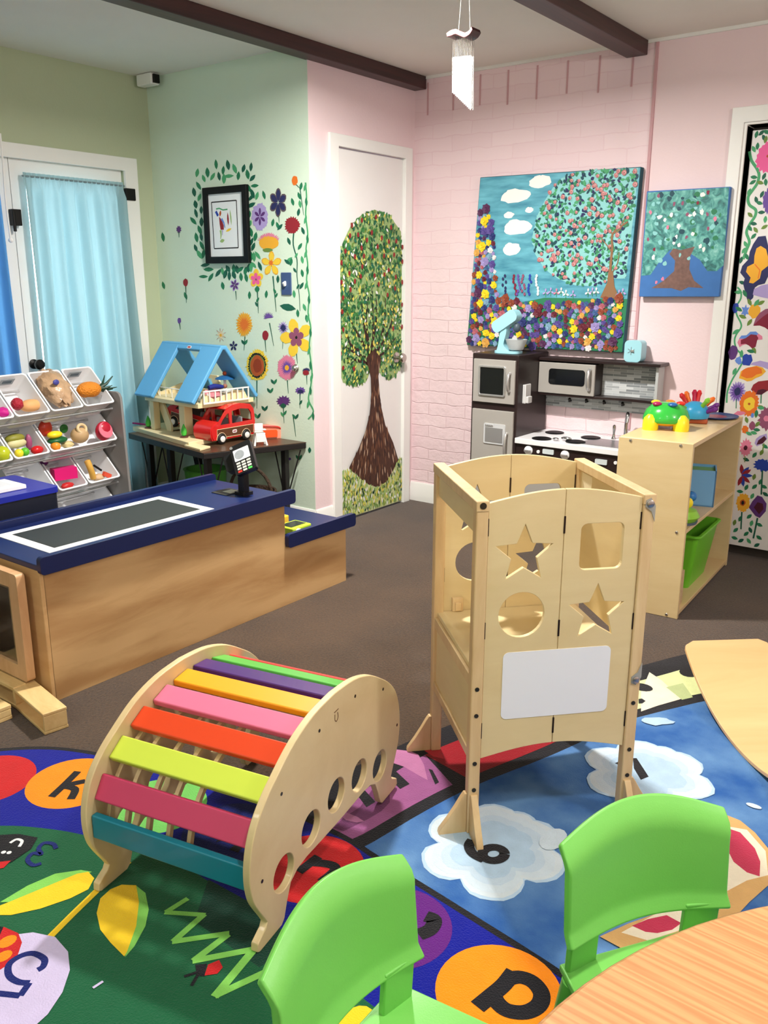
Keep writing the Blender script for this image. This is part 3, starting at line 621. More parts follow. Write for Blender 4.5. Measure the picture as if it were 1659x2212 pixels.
# ------------------------------------------------------------------ framed print, switch, bumper, sensor
M_BLK = mat('black_frame_lacquer', (14, 14, 16), .5, spec=.25)
fx0, fx1, fz0, fz1 = -3.578, -3.262, 1.327, 1.686
fx0, fx1 = -3.58, -3.262
FX = [at_y(*p, YG-.02) for p in ((436, 407), (531, 397), (538, 567), (446, 570))]
fx0, fx1 = (FX[0].x+FX[3].x)/2, (FX[1].x+FX[2].x)/2; fz1, fz0 = (FX[0].z+FX[1].z)/2, (FX[2].z+FX[3].z)/2
t = thing('framed_print', 'black framed watercolour print of a striped figure, ringed by painted leaves on the mint wall', 'picture', ((fx0+fx1)/2, YG, fz0))
b = MB(); b.prism([(fx0, fz0), (fx1, fz0), (fx1, fz1), (fx0, fz1)], YG-.024, YG, 'xz', [[(fx0+.036, fz0+.036), (fx1-.036, fz0+.036), (fx1-.036, fz1-.036), (fx0+.036, fz1-.036)]]); b.build('frame', M_BLK, t, bevel=.003)
b = MB(); b.box(fx0+.034, fx1-.034, YG-.012, YG-.002, fz0+.034, fz1-.034); mm = b.build('mat_board', mat('mat_board_white', (240, 244, 246), .7), t, smooth=0)
pt = Paint(lambda x, z, h: (x, YG-.012-h, z), .0004)
def fp(x, y): v = at_y(420+x*.0994, 380+y*.0994, YG-.012); return (v.x, v.z)
def line(a, c, w, m): pt.stroke(m, [fp(*a), fp(*c)], w)
for a, c in (((370, 575), (912, 530)), ((912, 530), (955, 1560)), ((955, 1560), (432, 1580)), ((432, 1580), (370, 575))): line(a, c, .006, BLACKP)
pt.stroke(LEAF2, [fp(*p) for p in [(470, 720), (540, 705), (620, 740), (720, 725)]], .007)
pt.stroke(BLUE, [fp(*p) for p in [(465, 770), (515, 870)]], .016); pt.leaf(RUST, *fp(562, 815), .034, .016, 1.3)
pt.shape(CRIM, [fp(*p) for p in [(535, 880), (590, 950), (640, 1080), (640, 1170), (570, 1170), (550, 1050)]])
pt.stroke(SKYB, [fp(*p) for p in [(590, 930), (640, 1020), (665, 1130)]], [.014, .005]); pt.leaf(CRIM, *fp(730, 935), .07, .014, 1.6); pt.leaf(G_PALE, *fp(790, 900), .085, .01, 1.65)
pt.stroke(G_PALE, [fp(*p) for p in [(570, 1180), (580, 1280), (572, 1370)]], [.016, .005]); pt.stroke(LAV, [fp(*p) for p in [(612, 1180), (612, 1290)]], [.008, .003]); pt.leaf(YEL, *fp(745, 1175), .05, .014, .3); pt.leaf(G_PALE, *fp(605, 1410), .04, .02, .2)
pt.build('print', mm)
SW = [at_y(*p, YG) for p in ((608, 587), (630, 587), (630, 639), (608, 638))]
sx, sz = (SW[0].x+SW[1].x)/2, (SW[0].z+SW[2].z)/2
t = thing('light_switch', 'blue painted light switch plate with a white toggle on the flowered mint wall', 'light switch', (sx, YG, sz))
b = MB(); b.box(sx-.036, sx+.036, YG-.007, YG, sz-.058, sz+.058); b.build('plate', mat('slate_blue_plate', (62, 84, 128), .5), t, bevel=.003)
b = MB(); b.box(sx-.01, sx+.006, YG-.02, YG-.006, sz-.012, sz+.012, rotx(.5), None) if False else b.cbox((sx-.004, YG-.013, sz), (.012, .022, .022), rotx(.5)); b.build('toggle', P_WHITE, t, bevel=.002)
pbump = at_y(640, 795, YG)
b = MB(); b.lathe([(.021, 0), (.021, .006), (.016, .012), (.016, .02), (.010, .026), (0, .027)], 24, (pbump.x, YG, pbump.z), rotx(PI/2)); tag(b.build('wall_bumper', M_STEEL), 'round silver door bumper beside the pink painted daisy on the mint wall', 'bumper')
t = thing('door_sensor', 'white plastic sensor in the ceiling corner above the mint wall', 'sensor', (-4.27, 3.44, ZC))
b = MB(); b.box(-4.33, -4.20, 3.40, 3.46, ZC-.062, ZC-.001); b.build('sensor_case', P_WHITE, t, bevel=.008)
b = MB(); b.box(-4.2, -4.185, 3.41, 3.45, ZC-.055, ZC-.01); b.build('sensor_end', M_DARKMETAL, t, bevel=.003)
# ------------------------------------------------------------------ canvases on the pink wall
CVY = YB-.042
CV = [at_y(*p, CVY) for p in ((1037, 383), (1385, 360), (1345, 762), (1008, 745))]
cvm = sum(CV, Vector())/4
t = thing('canvas_painting', 'large canvas painting of a blossom tree and clouds with raised flowers along its lower edge', 'painting', (cvm.x, YB, cvm.z))
b = MB(); b.prism([(v.x, v.z) for v in CV], CVY, YB-.001, 'xz'); M_CVB = mat('canvas_edge_teal', (34, 84, 96), .7)
b.build('canvas', [M_CVB], t, bevel=.004)
def cmap(u, v):
    a = CV[0].lerp(CV[1], u); c = CV[3].lerp(CV[2], u); q = a.lerp(c, v); return (q.x, q.z)
def czi(x, y):  # pixel in the (980,340)-(1659,800) enlargement -> point on the canvas face
    v = at_y(980+x*.4093, 340+y*.4093, CVY); return (v.x, v.z)
def sky_mat():
    m = bpy.data.materials.new('teal_sky_brushwork'); m.use_nodes = True; nt = m.node_tree; N = nt.nodes; L = nt.links; bb = N['Principled BSDF']; bb.inputs['Roughness'].default_value = .5
    tc = N.new('ShaderNodeTexCoord'); mp = N.new('ShaderNodeMapping'); mp.inputs['Scale'].default_value = (3, 1, 14); L.new(tc.outputs['Object'], mp.inputs['Vector'])
    n = N.new('ShaderNodeTexNoise'); n.inputs['Scale'].default_value = 2; n.inputs['Detail'].default_value = 5; L.new(mp.outputs[0], n.inputs['Vector'])
    r = N.new('ShaderNodeValToRGB'); r.color_ramp.elements[0].position = .3; r.color_ramp.elements[0].color = (*lin((58, 132, 158)), 1); r.color_ramp.elements[1].position = .7; r.color_ramp.elements[1].color = (*lin((112, 190, 208)), 1)
    L.new(n.outputs['Fac'], r.inputs['Fac']); L.new(r.outputs['Color'], bb.inputs['Base Color']); return m
pt = Paint(lambda x, z, h: (x, CVY-h, z), .0006)
pt.shape(sky_mat(), [cmap(.004, .004), cmap(.996, .004), cmap(.996, .78), cmap(.004, .86)])
G_CANV = P('meadow_green', (40, 124, 84))
pt.shape(G_CANV, [cmap(.004, .80), cmap(.5, .70), cmap(.996, .70), cmap(.996, .996), cmap(.004, .996)])
for x, y, rx, ry in [(458, 128, 70, 32), (328, 205, 95, 36), (292, 305, 33, 17), (400, 278, 26, 15), (336, 370, 88, 40), (305, 484, 60, 34)]:
    p = czi(x, y); k = .00095
    pt.blob(P_WHITE, p[0], p[1], rx*k, ry*k, .06, 18, .1); pt.blob(P_WHITE, p[0]-.2*rx*k, p[1]+.3*ry*k, rx*k*.55, ry*k*.8, 0, 14, .12)
AQUA = P('aqua', (140, 206, 206)); TGR = P('tree_green', (54, 134, 96)); TTEAL = P('deep_teal', (24, 74, 88)); ROSE = P('dusty_rose', (186, 118, 120)); ROSE2 = P('deep_rose', (146, 74, 76)); ROSE3 = P('pale_rose', (214, 160, 158))
BARK = P('canvas_bark', (142, 104, 70))
cr2 = [czi(*p) for p in [(975, 55), (700, 70), (600, 95), (530, 150), (480, 230), (440, 310), (415, 420), (430, 510), (480, 590), (550, 640), (640, 675), (740, 680), (840, 640), (905, 640), (925, 500), (950, 300)]]
pt.shape(AQUA, cr2)
for p in scatter(cr2, 900): pt.leaf(rnd.choice([TGR, TGR, TTEAL, LEAF2, LEAF2, TTEAL, NAVY, AQUA]), p[0], p[1], rnd.uniform(.018, .030), rnd.uniform(.011, .017), rnd.uniform(0, 3))
for pts, w in (([(830, 730), (828, 600), (838, 480), (842, 400), (920, 340)], .016), ([(838, 500), (800, 450), (765, 400)], .007), ([(842, 420), (830, 390), (805, 370)], .007), ([(830, 600), (790, 580), (760, 560)], .007), ([(835, 610), (865, 560), (875, 500)], .006), ([(842, 400), (880, 380), (905, 320)], .007)):
    pt.stroke(BARK, [czi(*p) for p in pts], [w, w*.5], 4)
pt.shape(BARK, [czi(*p) for p in [(818, 600), (812, 660), (775, 740), (830, 745), (875, 740), (850, 680), (842, 600)]])
for p in scatter(cr2, 130):
    r = rnd.uniform(.008, .013); pt.blob(ROSE, p[0], p[1], r, r, 0, 10, .15); pt.blob(ROSE3, p[0]+.002, p[1]+.002, r*.6, r*.6, 0, 8, .2); pt.blob(ROSE2, p[0], p[1], r*.25)
for x, y in [(488, 705), (515, 700), (545, 705), (570, 700), (595, 712), (632, 715), (712, 705), (735, 700), (755, 700), (875, 712), (895, 705)]:
    p = czi(x, y); pt.stroke(LEAF2, [p, (p[0], p[1]-.03)], .003); pt.petals(rnd.choice([P_WHITE, LAV, PINK]), p[0], p[1]-.006, .02, 3, .5, PI/2)
for x, col in [(270, NAVY), (325, WINE), (345, VIOLET), (370, MAUVE), (405, BLUE), (440, P_WHITE)]:
    for k in range(7): p = czi(x+rnd.uniform(-10, 10), 625+k*16); pt.blob(col, p[0], p[1], .007, .009)
pt.build('painted_scene', t)
# raised paper-like roses
ROSES = [mat('petal_%s' % n, c, .6) for n, c in (('violet', (92, 76, 150)), ('lilac', (160, 146, 200)), ('navy', (48, 58, 120)), ('yellow', (244, 214, 40)), ('white', (232, 226, 226)), ('rust', (150, 74, 50)), ('rose', (186, 104, 116)), ('plum', (92, 48, 88)), ('powder', (132, 170, 196)), ('gold', (222, 170, 84)), ('wine', (108, 38, 54)), ('steel', (66, 100, 150)))]
b = MB()
def rosette(x, z, r, m):
    b.mi = m; d = r*.55
    R0 = rnd.uniform(0, 6)
    for ring, (rr, zz, n) in enumerate(((1.0, .2, 7), (.74, .45, 6), (.5, .65, 5), (.28, .85, 4))):
        for k in range(n):
            a = R0+ring*.5+2*PI*k/n; w = 2*PI/n*.62
            pts = []
            for q, (rad, aa, h) in enumerate(((.12, 0, .15), (.75, -w, .5), (1.0, 0, .72), (.75, w, .5))):
                A = a+aa*1.25; J = rnd.uniform(.82, 1.12); pts.append((x+r*J*rr*rad*math.cos(A), CVY-.001-d*(zz*.6+h*.5*J), z+r*J*rr*rad*math.sin(A)))
            b.add(pts, [(0, 1, 2, 3)])
    b.ball((x, CVY-.001-d*.25, z), (r*.62, d*.4, r*.62), 8, 5)
reg = [cmap(.02, .18), cmap(.08, .16), cmap(.13, .35), cmap(.16, .55), cmap(.19, .68), cmap(.30, .72), cmap(.45, .735), cmap(.60, .735), cmap(.75, .72), cmap(.84, .70), cmap(.965, .69), cmap(.975, .82), cmap(.965, .985), cmap(.015, .992)]
pts = []; tries = 0
while tries < 12000:
    tries += 1
    p = scatter(reg, 1)[0]; r = rnd.choice([.016, .018, .020, .024, .03]) if tries < 3000 else .013
    if all((p[0]-q[0])**2+(p[1]-q[1])**2 > (.68*(r+q[2]))**2 for q in pts): pts.append((p[0], p[1], r))
for x, z, r in pts: rosette(x, z, r, rnd.choice([0, 0, 0, 1, 1, 2, 2, 3, 3, 4, 5, 5, 6, 7, 7, 8, 9, 10, 10, 11]))
b.build('raised_flowers', ROSES, t, smooth=0)
# small canvas
C2Y = YB-.045
C2 = [at_y(*p, C2Y) for p in ((1397, 413), (1578, 403), (1553, 641), (1380, 641))]
c2m = sum(C2, Vector())/4
t = thing('canvas_painting', 'small canvas painting of a tree with teal foliage beside the mural door', 'painting', (c2m.x, YB, c2m.z))
def foliage_mat():
    m = bpy.data.materials.new('teal_foliage_brushwork'); m.use_nodes = True; nt = m.node_tree; N = nt.nodes; L = nt.links; bb = N['Principled BSDF']; bb.inputs['Roughness'].default_value = .55
    tc = N.new('ShaderNodeTexCoord'); n = N.new('ShaderNodeTexNoise'); n.inputs['Scale'].default_value = 26; n.inputs['Detail'].default_value = 3; n.inputs['Distortion'].default_value = 1.2; L.new(tc.outputs['Object'], n.inputs['Vector'])
    r = N.new('ShaderNodeValToRGB'); e = r.color_ramp.elements; e[0].position = .25; e[0].color = (*lin((24, 70, 76)), 1); e[1].position = .75; e[1].color = (*lin((150, 208, 200)), 1)
    k = e.new(.45); k.color = (*lin((62, 140, 136)), 1); k = e.new(.6); k.color = (*lin((104, 180, 170)), 1)
    L.new(n.outputs['Fac'], r.inputs['Fac']); L.new(r.outputs['Color'], bb.inputs['Base Color']); return m
b = MB(); b.prism([(v.x, v.z) for v in C2], C2Y, YB-.019, 'xz'); b.build('canvas', mat('canvas_blue', (62, 116, 184), .6, var=.12, vscale=20), t, bevel=.003)
b = MB(); b.box(C2[0].x+.01, -1.345, YB-.0195, YB-.0005, c2m.z-.02, C2[0].z-.03); b.build('wall_cleat', M_BEAM, t)
pt = Paint(lambda x, z, h: (x, C2Y-h, z), .0006)
FM = foliage_mat()
pt.shape(FM, [czi(*p) for p in [(1026, 186), (1455, 158), (1425, 570), (1390, 600), (1340, 600), (1300, 540), (1240, 500), (1140, 490), (1080, 560), (1040, 620), (992, 625)]])
BK2 = mat('mottled_bark_paint', (122, 92, 84), .6, var=.45, vscale=60)
pt.shape(BK2, [czi(*p) for p in [(1160, 480), (1200, 490), (1275, 470), (1250, 520), (1245, 590), (1270, 650), (1320, 690), (1240, 685), (1200, 705), (1150, 690), (1045, 690), (1110, 650), (1165, 600), (1170, 545), (1140, 510)]])
for _ in range(70):
    p = czi(rnd.uniform(1040, 1420), rnd.uniform(190, 560)); pt.blob(rnd.choice([AQUA, AQUA, G_CANV, TTEAL, P_WHITE, TGR]), p[0], p[1], rnd.uniform(.006, .014), rnd.uniform(.006, .014), 0, 9, .3)
for x, y in [(1082, 205), (1210, 245), (1345, 185), (1040, 290), (1130, 370), (1290, 240), (1235, 300), (1340, 300), (1230, 420), (1028, 435), (1060, 485), (1345, 375), (1380, 325), (1070, 660), (1105, 640), (1165, 245)]:
    p = czi(x, y); pt.blob(rnd.choice([MAUVE, WINE, PINK]), p[0], p[1], .007, .01, 0, 8, .3)
pt.build('painted_scene', t)
# ------------------------------------------------------------------ rugs
def rug_mat(name, c, var=.10):
    return mat('pile_' + name, c, 1.0, bump=.35, bscale=260, var=var, vscale=24, sheen=.2, spec=.1)
R_BLUE, R_GREEN, R_BLK = rug_mat('royal_blue', (6, 20, 140)), rug_mat('green', (22, 92, 58)), rug_mat('black', (24, 24, 30))
R_RED, R_ORG, R_PUR, R_LIME = rug_mat('red', (196, 30, 34)), rug_mat('orange', (246, 140, 20)), rug_mat('purple', (92, 26, 120)), rug_mat('lime', (118, 200, 98))
R_YEL, R_LAV, R_LG, R_NAVY = rug_mat('yellow', (250, 206, 40)), rug_mat('lavender', (204, 192, 228)), rug_mat('light_green', (132, 206, 92)), rug_mat('navy', (20, 34, 108))
R_MAU, R_DRED, R_CREAM = rug_mat('mauve', (148, 84, 134), .16), rug_mat('deep_red', (150, 18, 32)), rug_mat('cream_green', (216, 226, 164))
R_CLOUD, R_TAN, R_ROSE, R_IVORY, R_WHT = rug_mat('cloud', (200, 217, 230), .12), rug_mat('tan', (206, 164, 104)), rug_mat('rose', (190, 52, 84)), rug_mat('ivory', (232, 222, 198)), rug_mat('white', (232, 232, 236))
R_CLOUD2 = rug_mat('pale_sky', (172, 200, 224), .14); R_ARCHSHADE = rug_mat('arch_shade', (14, 62, 48)); R_PINKM = rug_mat('pink_mauve', (178, 112, 154), .14); R_MAUD = rug_mat('dark_mauve', (104, 52, 94), .12); R_SAGE = rug_mat('sage', (182, 196, 140)); R_FUCH = rug_mat('bright_red', (208, 44, 58))
def skyrug():
    m = bpy.data.materials.new('pile_sky'); m.use_nodes = True; nt = m.node_tree; N = nt.nodes; L = nt.links; bb = N['Principled BSDF']; bb.inputs['Roughness'].default_value = 1; bb.inputs['Specular IOR Level'].default_value = .1
    tc = N.new('ShaderNodeTexCoord'); n = N.new('ShaderNodeTexNoise'); n.inputs['Scale'].default_value = 5; n.inputs['Detail'].default_value = 6; L.new(tc.outputs['Object'], n.inputs['Vector'])
    r = N.new('ShaderNodeValToRGB'); e = r.color_ramp.elements; e[0].position = .35; e[0].color = (*lin((48, 92, 158)), 1); e[1].position = .75; e[1].color = (*lin((108, 150, 194)), 1)
    L.new(n.outputs['Fac'], r.inputs['Fac']); L.new(r.outputs['Color'], bb.inputs['Base Color'])
    n2 = N.new('ShaderNodeTexNoise'); n2.inputs['Scale'].default_value = 260; L.new(tc.outputs['Object'], n2.inputs['Vector'])
    bp = N.new('ShaderNodeBump'); bp.inputs['Strength'].default_value = .35; bp.inputs['Distance'].default_value = .01; L.new(n2.outputs['Fac'], bp.inputs['Height']); L.new(bp.outputs['Normal'], bb.inputs['Normal']); return m
R_SKY = skyrug()
ZB, ZA = .005, .010
def g3(h): return lambda x, y: (lambda v: (v.x, v.y))(at_z(x, y, h))
# --- sky rug (lies under the edge of the alphabet rug)
qB = g3(ZB)
outB = [(-1.455, 1.452), (-1.44, 1.55), (-1.405, 1.75), (-1.372, 1.92), (-1.335, 2.06), (-1.19, 2.50), (-1.01, 2.88), (-.92, 3.07), (-.84, 3.19), (-.70, 3.29), (-.50, 3.31), (.2, 3.25), (.9, 3.0), (1.3, 2.4), (1.45, 1.7), (1.40, .9), (1.1, .55), (.56, .6), (.45, .81), (.15, 1.13), (-.2, 1.305), (-.55, 1.378), (-.847, 1.417), (-1.087, 1.444), (-1.24, 1.461)]
rugB = thing('rug', 'blue sky rug with numbered clouds under the wooden play tower', 'rug', (0, 2.1, 0))
b = MB(); b.prism([tuple(p[:2]) for p in smooth_pts(outB, 4, True)], 0, ZB, 'xy')
b.build('rug_base', R_BLK, rugB, smooth=0)
pt = Paint(lambda x, y, h: (x, y, ZB+h), .0004, .00003)
bandO = [tuple(p[:2]) for p in smooth_pts([(-1.36, 1.1), (-1.335, 1.5), (-1.305, 1.73), (-1.285, 1.90), (-1.25, 2.04), (-1.11, 2.46), (-.93, 2.83), (-.845, 3.01), (-.76, 3.12), (-.64, 3.2), (-.46, 3.22), (.2, 3.16)], 4)]
bandI = [tuple(p[:2]) for p in smooth_pts([(-1.235, 1.1), (-1.23, 1.37), (-1.195, 1.49), (-1.165, 1.68), (-1.12, 1.87), (-1.03, 2.14), (-.94, 2.45), (-.895, 2.55), (-.83, 2.67), (-.765, 2.79), (-.68, 2.88), (-.5, 2.93), (.2, 2.9)], 4)]
def band(m, y0, y1):
    o = [p for p in bandO if y0 <= p[1] <= y1]; i = [p for p in bandI if y0-.03 <= p[1] <= y1-.06]
    pt.shape(m, o+list(reversed(i)))
band(R_MAU, 1.0, 1.93); band(R_DRED, 1.88, 2.45); band(R_CREAM, 2.40, 3.30)
inner = [tuple(p[:2]) for p in smooth_pts([(-1.18, 1.1), (-1.18, 1.36), (-1.155, 1.48), (-1.125, 1.67), (-1.08, 1.86), (-.985, 2.13), (-.895, 2.44), (-.85, 2.54), (-.79, 2.65), (-.725, 2.76), (-.65, 2.84), (-.48, 2.885), (.2, 2.86), (.9, 2.7), (1.2, 2.2), (1.3, 1.1)], 4)]
pt.shape(R_SKY, inner)
def px(m, pts, q): pt.shape(m, [q(*p) for p in pts])
def pst(m, pts, w, q, sm=5): pt.stroke(m, [q(*p) for p in pts], w, sm)
z = lambda x, y: (680+x*.2049, 1560+y*.2411)
px(R_PINKM, [z(*p) for p in [(700, 290), (800, 240), (1000, 260), (1090, 290), (1150, 380), (1190, 520), (1100, 480), (940, 400), (800, 360)]], qB)
px(R_MAUD, [z(*p) for p in [(640, 560), (720, 590), (790, 650), (790, 720), (700, 800), (540, 880), (300, 980), (200, 950), (300, 860), (480, 760)]], qB)
px(R_PINKM, [z(*p) for p in [(230, 810), (300, 800), (450, 850), (520, 890), (440, 900), (330, 880)]], qB)
px(R_BLK, [z(*p) for p in [(670, 335), (740, 350), (1000, 555), (900, 600), (690, 430)]], qB)
px(R_BLK, [z(*p) for p in [(400, 600), (470, 560), (640, 715), (545, 765)]], qB)
px(R_BLK, [z(*p) for p in [(1200, 420), (1240, 430), (1310, 540), (1270, 560)]], qB)
px(R_FUCH, [z(*p) for p in [(1130, 190), (1250, 180), (1330, 250), (1360, 330), (1250, 310), (1160, 260)]], qB)
px(R_BLK, [z(*p) for p in [(1215, 160), (1260, 150), (1290, 190), (1240, 195)]], qB)
z = lambda x, y: (1240+x*.1809, 1380+y*.1809)
pt.blob(R_BLK, *qB(*z(815, 580)), .036, .03); px(R_BLK, [z(*p) for p in [(770, 720), (810, 715), (855, 745), (815, 775), (770, 775)]], qB)
px(R_IVORY, [z(*p) for p in [(800, 640), (900, 400), (1050, 500), (1280, 720), (1000, 800), (800, 870)]], qB); px(R_SAGE, [z(*p) for p in [(1100, 580), (1300, 530), (1420, 700), (1290, 730)]], qB)
pt.blob(R_BLK, *qB(*z(815, 580)), .036, .03); px(R_BLK, [z(*p) for p in [(770, 720), (810, 715), (855, 745), (815, 775), (770, 775)]], qB)
pt.blob(R_BLK, *qB(1490, 1452), .035, .045)
def cloud(c, r, lobes, m):
    for dx, dy, k in lobes: pt.blob(m, c[0]+dx*r, c[1]+dy*r, r*k, r*k, 0, 18, .04)
LB = [(0, 0, .78), (.62, .1, .42), (-.62, .05, .42), (.3, .58, .42), (-.3, .58, .42), (.32, -.55, .44), (-.32, -.55, .42), (.0, .75, .28)]
c6, c1 = (-.905, 1.640), (-.725, 2.195)
for c in (c6, c1):
    for r_, m_ in ((.176, rug_mat('cloud_rim', (176, 204, 228))), (.168, rug_mat('cloud_edge', (204, 218, 228))), (.152, R_CLOUD), (.128, rug_mat('cloud_mid', (188, 209, 227))), (.105, R_CLOUD2)): cloud(c, r_, LB, m_)
for q, w in (((1640, 1620), .05), ((1420, 1560), .05), ((1330, 1850), .04), ((1000, 1780), .04)):
    p = qB(*q); pt.blob(R_CLOUD2, p[0], p[1], w, w*.5, .6, 14, .2)
pt.blob(R_CLOUD, *qB(1195, 1815), .03, .05); pt.blob(R_CLOUD, *qB(1628, 1743), .02, .01)
# numerals
pt.stroke(R_BLK, [qB(1066+24*math.cos(a_), 1847+14.5*math.sin(a_)) for a_ in [2*PI*k/24 for k in range(25)]], .026); pst(R_BLK, [(1020, 1817), (1013, 1830), (1022, 1847), (1046, 1860)], .026, qB)
px(R_BLK, [(1367, 1640), (1375, 1640), (1401, 1680), (1384, 1687), (1369, 1662)], qB); px(R_BLK, [(1328, 1651), (1340, 1646), (1340, 1656)], qB)
# butterfly wing
qt = lambda x, y: qB(1180+x*.28873, 1720+y*.28873)
pt.shape(R_TAN, [qt(*p) for p in [(1300, 130), (1450, 190), (1560, 280), (1659, 400), (1720, 560), (1700, 640), (1520, 800), (1380, 950), (1180, 1080), (900, 1200), (620, 1180), (400, 1060), (620, 960), (900, 860), (1200, 700)]])
pt.shape(R_IVORY, [qt(*p) for p in [(1330, 230), (1500, 260), (1640, 420), (1659, 600), (1500, 640), (1350, 720), (1200, 900), (980, 1020), (760, 1090), (560, 1030), (800, 900), (1100, 780)]])
pt.shape(R_ROSE, [qt(*p) for p in [(1360, 250), (1450, 280), (1560, 400), (1600, 500), (1595, 610), (1500, 580), (1400, 500), (1350, 400)]])
pt.shape(R_ROSE, [qt(*p) for p in [(640, 980), (760, 930), (900, 900), (1010, 960), (940, 1010), (830, 1035), (740, 1025)]])
pt.build('printed_pattern', rugB)
# --- alphabet rug
qA = g3(ZA)
outA = [(-2.62, .2), (-2.58, .62), (-2.45, .98), (-2.31, 1.153), (-2.20, 1.25), (-2.07, 1.312), (-1.90, 1.365), (-1.70, 1.41), (-1.50, 1.445), (-1.24, 1.457), (-1.087, 1.44), (-.847, 1.413), (-.55, 1.374), (-.2, 1.30), (.15, 1.12), (.45, .8), (.6, .3), (.55, -.4), (.1, -.95), (-.8, -1.2), (-1.8, -1.0), (-2.4, -.5)]
rugA = thing('rug', 'blue and green alphabet rug with letters in coloured dots under the rainbow arch', 'rug', (-1, .3, 0))
sA = [tuple(p[:2]) for p in smooth_pts(outA, 4, True)]
b = MB(); b.prism(sA, 0, ZA, 'xy'); b.build('rug_base', R_BLK, rugA, smooth=0)
pt = Paint(lambda x, y, h: (x, y, ZA+h), .0004, .00003)
ctr = Vector((-1.0, .2)); pt.shape(R_BLUE, [tuple(ctr+(Vector(p)-ctr)*(1-.018/(Vector(p)-ctr).length)) for p in sA])
inA = [(-2.3, .2), (-2.22, .6), (-2.08, .83), (-1.95, .95), (-1.86, 1.007), (-1.757, 1.053), (-1.6, 1.10), (-1.4, 1.13), (-1.126, 1.107), (-.98, 1.095), (-.86, 1.08), (-.6, 1.04), (-.2, .9), (.15, .65), (.3, .3), (.25, -.3), (-.1, -.7), (-.8, -.9), (-1.7, -.75), (-2.15, -.35)]
pt.shape(R_GREEN, [tuple(p[:2]) for p in smooth_pts(inA, 4, True)])
pt.shape(R_ARCHSHADE, [qA(*p) for p in [(450, 1900), (560, 1960), (640, 2040), (560, 2090), (420, 1990)]])  # the arch's cast shadow, painted darker into the green pile
dots = [(-2.18, 1.045, R_RED), (-1.978, 1.178, R_ORG), (-1.70, 1.255, R_LIME), (-1.46, 1.29, R_NAVY), (-1.206, 1.312, R_RED), (-.935, 1.275, R_PUR), (-.665, 1.255, R_ORG), (-.38, 1.16, R_LIME), (-.1, 1.03, R_RED), (.14, .83, R_YEL), (.36, .5, R_PUR), (-2.36, .72, R_PUR), (-2.45, .35, R_YEL), (-2.44, -.1, R_RED), (-2.2, -.5, R_ORG), (-1.7, -.88, R_LIME), (-1.2, -1.03, R_PUR), (-.6, -1.03, R_RED), (-.05, -.85, R_ORG), (.36, -.35, R_YEL)]
for x, y, m in dots: pt.blob(m, x, y, .125, .125, 0, 40)
# letters: k, n, o, p
W = .034
pst(R_BLK, [(111, 1722), (140, 1695), (168, 1667)], .022, qA); pst(R_BLK, [(184, 1688), (156, 1694), (134, 1702)], .022, qA); pst(R_BLK, [(140, 1699), (162, 1706), (153, 1727)], .022, qA)
pst(R_BLK, [(645, 1884), (665, 1869), (688, 1851)], .025, qA); pst(R_BLK, [(672, 1864), (700, 1866), (720, 1871), (724, 1880), (712, 1892), (694, 1906)], .026, qA)
pst(R_BLK, [(920, 1980), (938, 1988), (930, 2008), (905, 2020)], W, qA)
pst(R_BLK, [(1031, 2176), (1060, 2152), (1088, 2128), (1110, 2100)], W, qA)
zz = lambda x, y: (560+x*.42194, 1700+y*.42209)
pst(R_BLK, [zz(*p) for p in [(1195, 1045), (1215, 1100), (1270, 1145), (1360, 1155), (1430, 1120), (1445, 1060), (1400, 1000), (1330, 975), (1260, 990)]], W, qA)
pst(R_BLK, [(-1.72+.02, 1.20), (-1.70, 1.31)], W, lambda x, y: (x, y), 0); pst(R_BLK, [(-1.52, 1.24), (-1.5, 1.33), (-1.46, 1.25), (-1.42, 1.33), (-1.40, 1.24)], W*.8, lambda x, y: (x, y), 0)
# lower-left picture: leaves, stems, lightning, bugs, numbers
y_ = lambda x, y: (x*.39783, 1580+y*.39773)
Y = lambda L: [qA(*y_(*p)) for p in L]
pt.shape(R_LG, Y([(0, 930), (150, 840), (300, 775), (440, 755), (500, 765), (300, 850), (120, 930)])); pt.shape(R_YEL, Y([(-30, 960), (60, 925), (240, 850), (420, 775), (480, 765), (512, 800), (480, 860), (380, 910), (220, 965), (60, 1000), (-30, 1000)]))
pt.shape(R_LG, Y([(740, 840), (790, 880), (808, 970), (790, 1060), (730, 1170), (680, 1228), (690, 1100), (740, 980)])); pt.shape(R_YEL, Y([(600, 860), (660, 835), (740, 838), (755, 930), (740, 1060), (690, 1200), (675, 1225), (600, 1150), (545, 1080), (525, 990), (545, 910)]))
pt.stroke(R_YEL, Y([(245, 1145), (400, 990), (560, 835), (700, 710)]), .016)
pt.stroke(R_LG, Y([(1020, 910), (900, 985)]), .013); pt.stroke(R_LG, Y([(895, 985), (1115, 1000)]), .013); pt.stroke(R_LG, Y([(1110, 995), (940, 1145)]), .015); pt.stroke(R_LG, Y([(935, 1145), (1245, 1100)]), .015)
pt.stroke(R_LG, Y([(1240, 1105), (1050, 1250)]), .016); pt.stroke(R_LG, Y([(1045, 1250), (1385, 1185)]), .016); pt.stroke(R_LG, Y([(1385, 1180), (1165, 1445)]), .018); pt.stroke(R_LG, Y([(1165, 1440), (1700, 1190)]), .016)
pt.shape(R_RED, Y([(1110, 1330), (1130, 1270), (1190, 1245), (1210, 1285), (1180, 1320)])); pt.shape(R_BLK, Y([(1060, 1270), (1125, 1265), (1110, 1335), (1070, 1330)])); pt.stroke(R_BLK, Y([(1075, 1310), (1000, 1335)]), .007); pt.stroke(R_BLK, Y([(1075, 1325), (1040, 1385)]), .007)
